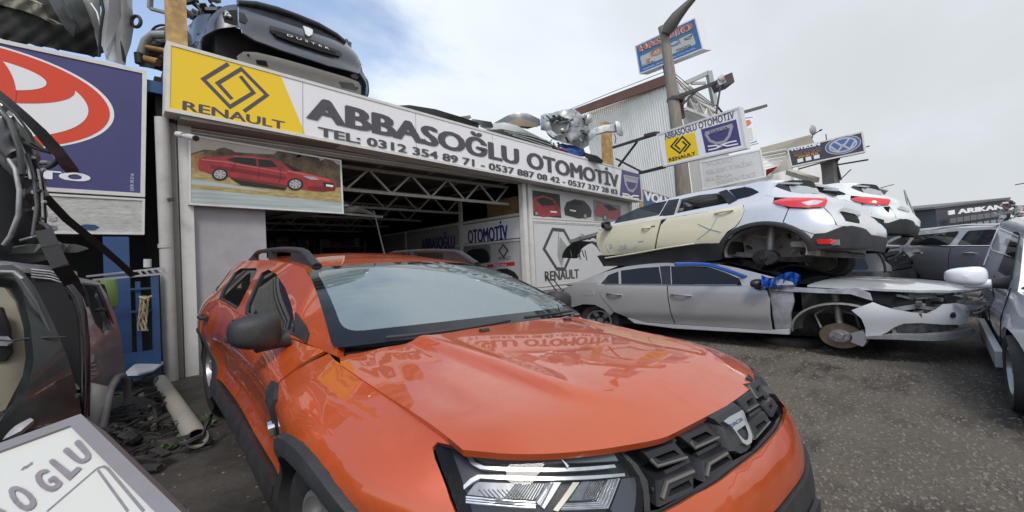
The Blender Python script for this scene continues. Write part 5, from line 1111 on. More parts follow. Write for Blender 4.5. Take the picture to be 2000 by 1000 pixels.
    well(c, 3.62, .3, .38, -1, .5, .84); wheel(E, (-.83, 3.62, .30), -1, .33, .2, ALU, 5)
    # spare tyre lying flat under the sill
    o = empty('flat_tyre', (0, 0, 0), 'black tyre lying flat on the ground under the grey saloon sill', 'tyre', mat=Matrix.Translation(W(1548, 664, 4.72)) ); LOCAL[o.name] = True
    MB().lathe([(.17, -.09), (.30, -.10), (.33, -.06), (.335, 0), (.33, .06), (.30, .10), (.17, .09), (.17, -.09)], (0, 0, 0), (0, .05, 1), 40).build('tread', RUB, o, 50)
    # blue tarpaulin over windscreen and wing top
    tp = mat('blue_tarpaulin', (.012, .075, .36), .45, 0, .2, vary=.25, vscale=6, bump=.4, bscale=12)
    t = empty('tarpaulin', None, 'blue tarpaulin draped between the roof and bonnet of the grey saloon', 'tarpaulin', mat=M); LOCAL[t.name] = True
    V = []; nx, ny = 22, 7
    for i in range(nx):
        for j in range(ny):
            px = 1487 + (1563 - 1487) * i / (nx - 1); py = 539 + 6 * math.sin(i * .3) + (22 + 5 * math.sin(i * .8)) * j / (ny - 1) - 2; D = 4.28 + .05 * math.sin(i * 1.1 + j * .9) + .025 * math.sin(i * 2.3) - .05 * j / ny
            V.append(M.inverted() @ W(px, py, D))
    MB().add(V, [(i * ny + j, i * ny + j + 1, (i + 1) * ny + j + 1, (i + 1) * ny + j) for i in range(nx - 1) for j in range(ny - 1)]).build('hanging_fold', tp, t, 60)
    MB().tube([(p.x, p.y, p.z) for p in [M.inverted() @ W(x, y, 4.55) for x, y in ((1318, 516), (1350, 515.5), (1385, 517), (1420, 528), (1450, 539), (1490, 552))]], .02, 6).build('hem', tp, t, 60)
    return c
SAL = saloon()
def scraped(car, P, pts, x0, m, r=.0035): return MB().tube(pts3(car, P, trace(car, P, pts, x0)), r, 5)
# ---- crossovers: cream and silver one on top of the saloon; white one further back
XPC = [(0, 0), (.3, .02), (.55, .10), (.72, .24), (.82, .45), (.87, .8), (.88, 1.4), (.885, 2.2), (.895, 3.0), (.90, 3.4), (.86, 3.75), (.76, 3.98), (.5, 4.10), (0, 4.13)]
def crossover(name, label, M, upper, lowerm, dam=True, lightm=REDL):
    sp_ = spl([.25, .35, .5, .7, .9, 1.05, 1.2], [.05, .03, .01, .0, .012, .03, .07])
    def prof(u, x, l, z):
        q = sp_(z)
        rr_ = sstep(3.3, 4.0, l)
        if l > 3.7: q += .10 * sstep(.7, 1.0, z) * sstep(3.7, 4.05, l)
        if z > 1.10: q += (.45 + .40 * rr_) * (z - 1.10) + (.7 * (z - 1.10) ** 2) * rr_
        return q + .025 * sstep(.55, .4, z) * sstep(1.2, 1.5, l) * sstep(3.0, 2.7, l)
    belt = [(1.0, .99), (1.5, 1.0), (2.2, 1.06), (3.0, 1.13), (3.5, 1.18), (4.1, 1.18)]; rail = [(1.1, 1.02), (1.5, 1.23), (1.85, 1.42), (2.15, 1.50), (2.6, 1.54), (3.1, 1.525), (3.5, 1.47), (3.8, 1.36), (4.0, 1.22)]
    c = Car(name, label, 'car', M, XPC, prof, belt, rail, k=.5, crown=.05, group=None)
    return c
def tailP(c, off=0.0): U = c.U[-1] - 1e-3; return lambda v, z: c.PU(U - abs(v), z, off, 1 if v >= 0 else -1)
def captur():
    M = pose(6.331, 4.541, .77, 172.01, 2.73, -.66)
    c = crossover('stacked_car', 'silver crossover with cream doors stacked on the grey saloon, rear wheel missing', M, SILVER, CREAM); E = c.e; cu = c.ul
    P = lambda u, z: c.PU(u, z, 0, 1); G = c.G(1)
    dat = {}
    def pn(name, px, m, off=0.0, x0=(2.5, .8), **k): dat[name] = trace(c, P, px, x0); return c.p(name, dat[name], lambda u, z: c.PU(u, z, off, 1), m, **k)
    fd = pn('front_door', [(1193, 441), (1242, 430), (1296, 421), (1287, 442), (1281, 470), (1279, 491), (1230, 497), (1178, 502), (1166, 480), (1165, 458), (1172, 449)], CREAM, x0=(1.3, .95), gap=.003)
    rd = pn('rear_door', [(1309, 421), (1365, 410), (1420, 400), (1443, 393), (1452, 399), (1454, 410), (1448, 427), (1437, 442), (1420, 453), (1408, 470), (1403, 477), (1340, 485), (1282, 492), (1284, 465), (1290, 440)], CREAM, x0=(2.3, 1.0), gap=.003)
    for d_, px in ((rd, [(1397, 417), (1433, 410)]), (fd, [(1255, 447), (1271, 444)])):
        a, b = trace(c, P, px, (2.5, 1.0)); MB().tube([c.PU(a[0] + (b[0] - a[0]) * i / 8, a[1] + (b[1] - a[1]) * i / 8, .01 + .022 * math.sin(math.pi * i / 8), 1) for i in range(9)], .012, 8).build('door_handle', CREAM, d_, 60)
    for px, py in ((1273.5, 442.5), (1277.5, 442)): a = inv(c, P, px, py, (2, 1)); MB().tube([c.PU(*a, 0.0, 1), c.PU(*a, .006, 1)], .011, 8).build('bolt_hole', DARK, fd)
    pn('door_seam', [(1296, 421), (1310, 420), (1292, 440), (1286, 465), (1283, 493), (1278, 493), (1280, 465), (1286, 440)], DARK, -.02, x0=(2.2, 1.0), rim=False)
    mk = mat('blue_marker', (.22, .38, .48), .6)
    PM = lambda u, z: c.PU(u, z, .004, 1)
    for i, (pp, d_) in enumerate((([(1184, 478), (1188, 489), (1191, 492), (1191, 478)], fd), ([(1191, 478), (1195, 477), (1196, 482), (1191, 484)], fd), ([(1207, 470), (1206, 490)], fd), ([(1212, 478), (1210, 484), (1215, 486), (1216, 480), (1213, 480)], fd), ([(1220, 477), (1218, 483), (1224, 484), (1224, 479), (1220, 480)], fd), ([(1243, 478), (1243, 483), (1239, 484)], fd), ([(1247, 472), (1257, 470)], fd), ([(1363, 437), (1385, 447), (1408, 453)], rd), ([(1400, 425), (1388, 448), (1362, 468)], rd))):
        MB().tube(pts3(c, PM, trace(c, PM, pp, (1.8 if d_ is fd else 2.8, .75))), .0035, 5).build('marker_scrawl', mk, d_)
    # greenhouse
    A = [(l, c.zr(l)) for l in (1.12, 1.3, 1.5, 1.7, 1.85, 2.0, 2.15, 2.4, 2.6, 2.9, 3.1, 3.3, 3.45)]; B = [(l, c.zb(l) - .006) for l in np.linspace(3.3, 1.1, 16)]
    def gt(px, x0): return trace(c, G, px, x0)
    w1 = gt([(1197, 437), (1206, 424), (1242, 407), (1275, 397), (1303, 392), (1287, 420), (1240, 429)], (1.4, 1.1)); w2 = gt([(1319, 417), (1329, 389), (1365, 381), (1403, 377), (1417, 385), (1421, 397)], (2.4, 1.25)); w3 = gt([(1440, 389), (1424, 371), (1455, 365), (1470, 368), (1483, 375), (1465, 383)], (3.2, 1.35))
    c.p('window_frame', A + B, G, SILVER, step=.06, thick=.03, holes=[w1[::-1] if 0 else w1, w2])
    c.p('pillar_trim', gt([(1288, 422), (1306, 391), (1327, 388), (1317, 419)], (2.2, 1.25)), c.G(1, .008), PLASG, step=.08, thick=.006); c.p('pillar_trim', gt([(1404, 375), (1420, 370), (1441, 390), (1424, 399)], (3.0, 1.3)), c.G(1, .008), PLASG, step=.08, thick=.006)
    c.p('quarter_window', w3, c.G(1, .008), BGL, step=.08, thick=.006); c.p('front_door_window', w1, c.G(1, -.02), SGL, step=.1, thick=0, rim=False)
    c.p('window_frame_far', A + B, c.G(-1), SILVER, step=.1, thick=.03, holes=[[(1.5, 1.05), (2.1, 1.1), (2.1, 1.42), (1.8, 1.35)], [(2.3, 1.13), (2.9, 1.18), (2.9, 1.45), (2.3, 1.45)]])
    c.p('roof', [(-1, 2.0), (0, 1.85), (1, 2.0), (1, 2.5), (1, 3.1), (1, 3.6), (0, 3.8), (-1, 3.6), (-1, 3.1), (-1, 2.5)], c.roofP(), SILVER, step=.1, thick=.02)
    # rear wing and hatch
    wing = pn('rear_wing', [(1441, 393), (1462, 386), (1490, 379), (1512, 384), (1509, 395), (1535, 405), (1539, 408), (1528, 434), (1560, 448), (1590, 458), (1583, 468), (1572, 460), (1545, 443), (1520, 435), (1494, 432), (1465, 437), (1440, 450), (1425, 465), (1418, 470), (1421, 455), (1438, 443), (1449, 428), (1455, 410), (1453, 399)], SILVER, x0=(3.2, 1.1))
    pn('rear_bumper', [(1541, 407), (1572, 408), (1609, 406), (1626, 424), (1632, 440), (1650, 440), (1613, 455), (1590, 457), (1560, 447), (1530, 434)], SILVER, x0=(3.7, .95), gap=.002)
    pn('bumper_cladding', [(1583, 468), (1592, 459), (1613, 455), (1640, 444), (1660, 441), (1688, 448), (1701, 462), (1700, 476), (1690, 484), (1660, 484), (1620, 485), (1588, 487), (1582, 478)], PLAS, .015, x0=(3.8, .55), thick=.05)
    lamp = pn('tail_lamp', rounded([(1509, 394), (1525, 389), (1545, 386), (1580, 386.5), (1610, 388), (1615, 392), (1609, 404), (1580, 406), (1545, 405), (1524, 400)], 4), REDL, .022, x0=(3.6, 1.1), step=.04, thick=.03)
    pn('lamp_lens', [(1566, 396), (1590, 391), (1608, 393), (1596, 400), (1578, 402)], WLENS, .026, x0=(3.9, 1.05), step=.04, thick=.004)
    pn('reflector', rounded([(1594, 468), (1625, 467), (1631, 471), (1624, 477), (1597, 477)], 3), REDL, .025, x0=(3.9, .5), step=.04, thick=.01)
    # upper quarter, tailgate and rear window all lie on one body surface
    def rn(name, px, m, off=0.0, x0=(1.2, 1.2), **k): dat['r_' + name] = (trace(c, tailP(c), px, x0), off); return c.p(name, dat['r_' + name][0], tailP(c, off), m, **k)
    pn('upper_quarter', [(1462, 386), (1483, 375), (1470, 368), (1452, 362), (1480, 355), (1510, 352), (1536, 352), (1511, 363), (1530, 370), (1546, 375), (1575, 380), (1611, 384), (1612, 388), (1580, 387), (1545, 386), (1512, 385), (1490, 380)], SILVER, .003, x0=(3.3, 1.25), step=.05)
    rn('tailgate', [(1546, 375.5), (1590, 379), (1613, 378), (1640, 386), (1655, 392), (1668, 402), (1675, 416), (1686, 432), (1690, 443), (1688, 449), (1660, 442), (1636, 441), (1630, 430), (1622, 416), (1610, 405), (1616, 392), (1611, 385), (1575, 381)], SILVER, .002, x0=(1.2, 1.25), step=.05)
    rn('window_corner', [(1511, 363), (1530, 356), (1541, 362), (1546, 375), (1530, 370)], PLASG, .006, x0=(1.4, 1.4), step=.05)
    rn('rear_window', [(1530, 356), (1545, 352), (1572, 352), (1592, 357), (1604, 370), (1604, 374), (1588, 367), (1560, 362), (1541, 363)], DARK, .006, x0=(1.3, 1.45), step=.05)
    rn('rear_glass', [(1541, 363), (1560, 362), (1588, 367), (1604, 374), (1616, 379), (1600, 380), (1570, 378), (1546, 375)], mat('reflection_grey_glass', (.30, .32, .33), .05, 0, 1.0), .005, x0=(1.2, 1.4), step=.05)  # light grey is the glass's reflection, painted into its colour
    rn('plate_handle', [(1635, 409), (1642, 406), (1658, 409), (1673, 414), (1674, 421), (1655, 417), (1637, 413)], CHR, .03, x0=(.6, .95), step=.03, thick=.03)
    rn('plate_recess', [(1640, 414), (1655, 418), (1672, 422), (1677, 436), (1667, 434), (1651, 431)], DARK, .008, x0=(.6, .85), step=.03)
    pn('tailgate_far', [(1, 1)] and [(1640, 386), (1655, 392), (1668, 402)], SILVER, 0, x0=(4, 1.1)) if 0 else None
    for z0, z1, m_ in ((.60, 1.25, SILVER), (.36, .60, PLAS)): c.p('tail_backing', [(-.95, z0), (-.95, z1), (.95, z1), (.95, z0)], tailP(c, -.012), m_, step=.1)
    # sill cladding, arch, underside
    pn('sill_cladding', [(1168, 500), (1230, 496), (1285, 487), (1345, 478), (1403, 475), (1412, 492), (1408, 508), (1340, 514), (1270, 518), (1180, 520)], PLAS, .02, x0=(1.4, .5), thick=.05)
    tubes('door_trim', c, lambda u, z: c.PU(u, z, .03, 1), [(1182, 504), (1240, 495), (1300, 484), (1355, 476)], .010, CREAM, (1.4, .5))
    lc, zc, ro = 3.36, .36, .44
    flare(c, lc, zc, .41, .475, 1, -2, 176, .015)
    V = []
    for a in np.linspace(R(-10), R(190), 22):
        for (r_, s_) in ((.34, .45), (.41, .5), (.415, .70), (.40, .86)): V.append((s_, lc + r_ * math.cos(a), (zc + r_ * math.sin(a)) * SQ))
    MB().add(V, [(i * 4 + k, i * 4 + k + 1, (i + 1) * 4 + k + 1, (i + 1) * 4 + k) for i in range(21) for k in range(3)]).build('wheel_housing', mat('wheelhouse_dirt', (.26, .235, .205), .7, .1, vary=.5, vscale=6, dirt=.6, dscale=6, dcol=(.05, .04, .035)), E, 40)
    MB().add([(.44, lc + .43 * math.cos(a), (zc + .43 * math.sin(a)) * SQ) for a in np.linspace(R(-10), R(190), 24)], [tuple(range(24))]).build('housing_back', mat('wheelhouse_dirt', (.2, .2, .2)), E)
    hb = (.76, 3.34, .27 * SQ); dr = MB(); dr.lathe([(.001, .03), (.035, .03), (.04, .015), (.10, .01), (.125, 0), (.13, -.06), (.13, -.08)], hb, (1, 0, 0), 40)
    for k in range(28): a = 2 * math.pi * k / 28; d0 = Vector((0, math.cos(a), math.sin(a) * SQ)); dr.bar(Vector(hb) + d0 * .06 + Vector((.012, 0, 0)), Vector(hb) + d0 * .122 + Vector((.006, 0, 0)), .007, .012)
    dr.build('brake_drum', mat('drum_black', (.035, .034, .034), .45, .5, dirt=.4, dscale=20), E, 40)
    su = MB(); su.tube([(.70, 3.36, .30 * SQ), (.66, 3.38, .85 * SQ)], .04, 10); su.bar((.6, 3.3, .26 * SQ), (-.6, 3.3, .26 * SQ), .10, .06); su.bar((.66, 3.3, .3 * SQ), (.6, 2.75, .38 * SQ), .08, .05); su.tube([(.5, 3.6, .5 * SQ), (.5, 3.75, .55 * SQ)], .06, 10)
    su.build('rear_axle', STEEL, E, 40); rr = random.Random(12)
    for k in range(16): a = rr.uniform(.2, 2.9); r_ = rr.uniform(.12, .38); q = Vector((.47 + rr.uniform(0, .05), 3.36 + r_ * math.cos(a), (.36 + r_ * math.sin(a)) * SQ)); MB().bar(q, q + Vector((0, rr.uniform(-.16, .16), rr.uniform(-.08, .08))), rr.uniform(.02, .07), .02).build('bracket', (STEEL, LSTEEL, PLAS)[k % 3], E, 30); rv = MB().box((.30, 3.55, .36 * SQ), (.52, 4.0, .44 * SQ)); rv.tube([(.45, 3.6, .33 * SQ), (.35, 3.9, .31 * SQ), (-.3, 3.9, .31 * SQ)], .035, 8); rv.build('exhaust', STEEL, E, 40)
    MB().box((-.78, 3.6, .42 * SQ), (.78, 4.0, .50 * SQ)).build('boot_floor', mat('wheelhouse_dirt', (.2, .2, .2)), E); MB().box((-.78, 1.2, .36 * SQ), (.78, 3.0, .42 * SQ)).build('floor_pan', DARK, E); MB().box((-.8, 2.9, .44 * SQ), (.42, 4.0, .95 * SQ)).build('inner_shell', DARK, E); MB().box((-.78, 1.3, .42 * SQ), (.78, 3.0, .92 * SQ)).build('inner_shell', DARK, E)
    wheel(E, (-.80, 3.40, .22), -1, .33, .2, ALU, 5)
    for sx in (-.36, .36): MB().hexa([(sx - .22, 2.1, .8 * SQ), (sx + .22, 2.1, .8 * SQ), (sx + .22, 2.25, .8 * SQ), (sx - .22, 2.25, .8 * SQ), (sx - .2, 2.3, 1.3 * SQ), (sx + .2, 2.3, 1.3 * SQ), (sx + .2, 2.42, 1.3 * SQ), (sx - .2, 2.42, 1.3 * SQ)]).build('seat', SEAT, E)
    # bared front
    fl = MB(); V = []
    for a in np.linspace(R(20), R(175), 16):
        for (r_, s_) in ((.40, .5), (.42, .62), (.42, .84)): V.append((s_, .70 + r_ * math.cos(a) * 1.0, (.34 + r_ * math.sin(a)) * SQ))
    fl.add(V, [(i * 3 + k, i * 3 + k + 1, (i + 1) * 3 + k + 1, (i + 1) * 3 + k) for i in range(15) for k in range(2)]); fl.build('front_arch_liner', PLAS, E, 40)
    st = MB(); rr = random.Random(9)
    for k in range(22):
        a = Vector((.35 + rr.uniform(0, .42), rr.uniform(.45, 1.15), rr.uniform(.74, .95) * SQ)); st.bar(a, a + Vector((rr.uniform(-.05, .05), rr.uniform(-.2, .25), rr.uniform(-.06, .04))), rr.uniform(.015, .05), rr.uniform(.01, .03))
    st.bar((.70, .35, .78 * SQ), (.74, 1.25, .95 * SQ), .09, .05); st.build('wing_rail', LSTEEL, E, 30)
    hg = MB()
    for k in range(9): a = Vector((.5 + rr.uniform(0, .3), rr.uniform(.25, .55), .45 * SQ)); hg.tube([a + Vector((0, 0, .08)), a + Vector((rr.uniform(-.03, .03), rr.uniform(-.06, .06), rr.uniform(-.09, -.02)))], .008, 5)
    hg.build('loose_cables', PLAS, E)
    mirror(c, (.93, 1.30, 1.04), 1, PLASG, w=.15, h=.17, d=.14, stalk=(.80, 1.34, 1.0))
    MB().box((-.7, 1.05, .5 * SQ), (.7, 1.3, .98 * SQ)).build('bulkhead', DARK, E)
    return c, dat
CAP, CDAT = captur()
def street_car(name, label, M, L, PC, belt, rail, wins, paint, wheels, k=.5, hatch=True, cat='car', lamps=None, detail=True, prof=None, arch=.40, doors=(), group=None, far=True, crown=.05):
    sp_ = spl([.2, .35, .55, .75, .9, 1.1], [.06, .03, .0, .002, .015, .04]); prof = prof or (lambda u, x, l, z: sp_(z) * (1.2 if l > .4 else 1.8))
    c = Car(name, label, cat, M, PC, prof, belt, rail, k=k, crown=crown, group=group); E = c.e; L0, L1 = belt[0][0], belt[-1][0]
    for sd in ((-1, 1) if far else (-1,)):
        low = [(.05 + .1, .30)] 
        for (wl, wz, wr) in wheels: low += arc(wl, wz, wr + .06, 180, 0, 10)
        low += [(L - .15, .32), (L - .1, c.zb(L - .1) - .004)] + [(l, c.zb(l) - .004) for l in np.linspace(L - .3, L0, 14)] + [(.5, c.zb(L0) - .03), (.15, c.zb(L0) - .17)]
        c.p('body_side', low, c.side(sd), paint, step=.1, thick=.02)
        A = [(l, c.zr(l)) for l in np.linspace(rail[0][0] + .03, rail[-1][0] - .03, 18)]; B = [(l, c.zb(l) - .002) for l in np.linspace(L1 - .02, L0, 12)]
        c.p('window_frame', A + B, c.G(sd), paint, step=.1, thick=.03)
        for w_ in wins: c.p('side_window', rounded(w_, .05), c.G(sd, .006), BGL, step=.12, thick=.005)
        for (wl, wz, wr) in wheels: well(c, wl, wz, wr + .05, sd, .4, .84); wheel(E, (sd * (max(p[0] for p in PC) - (.05 if cat == 'car' else .0)), wl, wz), sd, wr, .2, ALU, 5)
        for l in doors: MB().tube([c.PU(c.ul(l), z, .0, sd) for z in np.linspace(.38, c.zb(l) - .02, 8)], .005, 5).build('door_seam', GAP, E)
        if doors:
            for l in doors[1:]:
                MB().tube([c.PU(c.ul(l - .32 + x), c.zb(l) - .13, .012 + .02 * math.sin(math.pi * (x + .09) / .18), sd) for x in np.linspace(-.09, .09, 7)], .013, 7).build('door_handle', CHR, E, 60)
        MB().add([c.PU(c.ul(l), z, .012, sd) for l in np.linspace(1.3, L - 1.3, 8) for z in (.2, .33)], [(i * 2, i * 2 + 1, i * 2 + 3, i * 2 + 2) for i in range(7)]).build('sill', PLAS, E)
        c.p('bumper_side', [(0, .3), (c.ul(.16), .3), (c.ul(.16), c.zb(L0) - .18), (0, c.zb(L0) - .16)], lambda u, z: c.PU(u, z, 0, sd), paint, step=.12); c.p('tail_side', [(c.U[-1], .3), (c.ul(L - .16), .3), (c.ul(L - .16), c.zb(L - .1)), (c.U[-1], c.zb(L - .1))], lambda u, z: c.PU(u, z, 0, sd), paint, step=.12)
    r0, r1 = rail[0][0], rail[-1][0]; zt = max(rail, key=lambda q: q[1]); lf = [q for q in rail if q[1] > zt[1] - .09][0][0]; lb = [q for q in rail if q[1] > zt[1] - .12][-1][0]
    c.p('roof', [(-1, lf), (0, lf - .12), (1, lf), (1, (lf + lb) / 2), (1, lb), (0, lb + .1), (-1, lb), (-1, (lf + lb) / 2)], c.roofP(), paint, step=.15, thick=.02)
    def WS(a, b): B_ = Vector((c.sb(r0) * .98 * a, r0 - .15 + .12 * a * a, c.zb(r0) + .02)); s1 = c.gh(lf, c.zr(lf)); T_ = Vector((s1 * a, lf - .12 + .12 * a * a, c.zr(lf) + .05 - .05 * a * a)); p = B_.lerp(T_, b); return (p.x, p.y, p.z * SQ)
    c.p('windscreen', [(-1, 0), (1, 0), (1, 1), (-1, 1)], WS, BGL, step=.2, thick=.005)
    zf = c.zb(L0); c.p('bonnet', [(-1, .12), (0, .04), (1, .12), (1, r0), (0, r0 - .15), (-1, r0)], lambda a, l: (a * (c.PU(c.ul(max(l, .25)), zf)[0] - .02), l, (zf - .16 * max(0, 1 - l / r0) ** 1.6 + .04 * (1 - a * a)) * SQ), paint, step=.15)
    def RW(a, b): s0 = c.sb(L1 - .15); B_ = Vector((s0 * a, L - .12, c.zb(L1))); s1 = c.gh(lb, c.zr(lb)); T_ = Vector((s1 * a, lb + .08, c.zr(lb) + .02)); p = B_.lerp(T_, b); p.y += .04 * math.sin(math.pi * b); return (p.x, p.y, p.z * SQ)
    c.p('rear_window', [(-1, 0), (1, 0), (1, 1), (-1, 1)], RW, paint, step=.2, thick=.01); c.p('rear_glass', rounded([(-.85, .2), (.85, .2), (.8, .9), (-.8, .9)], .1), lambda a, b: tuple(Vector(RW(a, b)) + Vector((0, .012, .004))), BGL, step=.2, thick=.004)
    MB().box((-.6, .4, .22 * SQ), (.6, L - .3, .9 * SQ)).build('inner_shell', DARK, E)
    return c
def others():
    # white crossover behind, same make of body
    M = pose(9.22, 4.356, 1.315, 174.57, 1.66, -5.85)
    c = crossover('stacked_car', 'pearl white hatchback on top of the black people carrier, right of the silver crossover', M, WHITEP, WHITEP); E = c.e
    pal = dict(front_door=WHITEP, rear_door=WHITEP, rear_wing=WHITEP, rear_bumper=WHITEP, bumper_cladding=PLAS, tail_lamp=REDL, upper_quarter=WHITEP, sill_cladding=PLAS)
    for nm, m_ in dict(r_tailgate=WHITEP, r_window_corner=PLASG, r_rear_window=DARK, r_rear_glass=mat('reflection_grey_glass', (.3, .32, .33)), r_plate_handle=CHR).items(): c.p(nm[2:], CDAT[nm][0], tailP(c, CDAT[nm][1]), m_, step=.06)
    offs = dict(tail_lamp=.022, bumper_cladding=.015, rear_glass=.005, rear_window=.006, window_corner=.006, upper_quarter=.003, tailgate=.002)
    for nm, m_ in pal.items():
        o_ = offs.get(nm, 0.0); c.p(nm, CDAT[nm], (lambda o_: lambda u, z: c.PU(u, z, o_, 1))(o_), m_, step=.06, thick=.03 if nm in ('tail_lamp', 'bumper_cladding') else .012)
    pn = lambda n, px, m, x0, off=.02, **k: c.p(n, trace(c, lambda u, z: c.PU(u, z, off, 1), px, x0), lambda u, z: c.PU(u, z, off, 1), m, **k)
    A = [(l, c.zr(l)) for l in (1.12, 1.3, 1.5, 1.7, 1.85, 2.0, 2.15, 2.4, 2.6, 2.9, 3.1, 3.3, 3.45)]; B = [(l, c.zb(l) - .006) for l in np.linspace(3.3, 1.1, 16)]
    for sd in (1, -1): c.p('window_frame', A + B, c.G(sd), WHITEP, step=.1, thick=.03); c.p('side_window', rounded([(1.5, 1.07), (3.0, 1.17), (2.95, 1.47), (2.0, 1.44)], .05), c.G(sd, .006), BGL, step=.12, thick=.005); c.p('quarter_window', rounded([(3.05, 1.2), (3.05, 1.42), (3.2, 1.42), (3.4, 1.26)], .04), c.G(sd, .008), BGL, step=.1, thick=.005)
    c.p('roof', [(-1, 2.0), (0, 1.85), (1, 2.0), (1, 2.5), (1, 3.1), (1, 3.6), (0, 3.75), (-1, 3.6), (-1, 3.1), (-1, 2.5)], c.roofP(), WHITEP, step=.1, thick=.02)
    for z0, z1, m_ in ((.60, 1.25, WHITEP), (.36, .60, PLAS)): c.p('tail_backing', [(-.95, z0), (-.95, z1), (.95, z1), (.95, z0)], tailP(c, -.012), m_, step=.1)
    c.p('body_side_far', [(.4, .4), (.4, .8), (1.2, .97), (3.2, 1.13), (3.3, .4)], c.side(-1), WHITEP, step=.2); MB().box((-.78, .6, .4 * SQ), (.78, 3.9, .95 * SQ)).build('inner_shell', DARK, E)
    q = [M.inverted() @ p for p in (W(1716, 368, 6.6), W(1746, 360, 6.6))]; MB().tube(q, .006, 5).build('wiper_arm', PLAS, E)
    # dark people carrier under it
    MPC = [(0, 0), (.3, .02), (.6, .12), (.78, .35), (.86, .8), (.90, 1.5), (.91, 2.5), (.91, 3.5), (.88, 4.1), (.80, 4.35), (.6, 4.42), (0, 4.45)]
    M = pose(9.35, 4.75, .05, 172, 0, -1)
    c = street_car('people_carrier', 'black people carrier crushed under the white hatchback', M, 4.45, MPC, [(1.0, .98), (2.5, 1.0), (4.4, 1.02)], [(1.0, 1.0), (1.5, 1.3), (1.9, 1.50), (2.6, 1.56), (3.6, 1.55), (4.1, 1.50), (4.3, 1.3), (4.4, 1.05)], [[(1.3, 1.05), (2.2, 1.06), (2.2, 1.45), (1.8, 1.42)], [(2.3, 1.06), (3.2, 1.06), (3.2, 1.47), (2.3, 1.47)], [(3.3, 1.06), (4.15, 1.07), (4.05, 1.42), (3.3, 1.46)]], BLACKP, [(.9, .3, .31), (3.6, .3, .31)], k=.3)
    # grey hatchback across the yard
    HPC = [(0, 0), (.3, .02), (.55, .10), (.72, .26), (.82, .5), (.88, .9), (.89, 2), (.89, 3.2), (.86, 3.8), (.78, 4.1), (.5, 4.25), (0, 4.28)]
    M = pose(7.45, -2.28, .21, -52.86, -.93, .53, 1.0)
    c = street_car('parked_car', 'dark grey estate car with bright roof rail parked across the yard', M, 4.3, HPC, [(1.0, 1.0), (2.5, 1.05), (4.2, 1.10)], [(1.0, 1.03), (1.4, 1.22), (1.8, 1.38), (2.2, 1.45), (2.8, 1.48), (3.5, 1.45), (3.9, 1.35), (4.15, 1.15)], [[(1.3, 1.06), (2.45, 1.10), (2.45, 1.40), (2.1, 1.40), (1.75, 1.30)], [(2.58, 1.10), (3.35, 1.13), (3.35, 1.37), (2.58, 1.41)], [(3.45, 1.14), (3.45, 1.36), (3.7, 1.34), (3.95, 1.18)]], mat('yard_grey_paint', (.32, .325, .34), .3, .3, 1.0, dirt=.1), [(.85, .31, .32), (3.45, .31, .32)], doors=(1.35, 2.52, 3.45))
    for sd in (-1, 1): mirror(c, (.93 * sd, 1.5, 1.07), sd, SILVER, w=.18, h=.14, d=.14)
    MB().tube([(-.56, 1.9, 1.47 * SQ), (-.57, 2.6, 1.53 * SQ), (-.57, 3.5, 1.50 * SQ)], .018, 6).build('roof_rail', CHR, c.e); MB().tube([c.G(-1, .01)(l, z) for l, z in ((1.25, 1.035), (2.5, 1.08), (3.9, 1.13))], .010, 6).build('belt_trim', CHR, c.e)
    # further cars behind
    for (px, py, D, yaw, lab, m) in ((1900, 476, 15.5, -70, 'white estate car far behind the grey one, only its roof showing', SILVER), (1978, 470, 19, -60, 'beige car far off at the right, behind the white estate car', CREAM)):
        p = W(px, py, D); M = pose(p.x, p.y, .22, yaw, 0, 0, 1.05)
        street_car('distant_car', lab, M, 4.3, HPC, [(1.0, 1.0), (2.5, 1.05), (4.2, 1.10)], [(1.0, 1.03), (1.4, 1.22), (1.8, 1.38), (2.2, 1.45), (2.8, 1.48), (3.5, 1.45), (3.9, 1.35), (4.15, 1.15)], [[(1.3, 1.06), (2.45, 1.10), (2.45, 1.40), (1.75, 1.30)], [(2.58, 1.10), (3.95, 1.16), (3.6, 1.38), (2.58, 1.41)]], m, [(.85, .31, .32), (3.45, .31, .32)], far=False)
others()
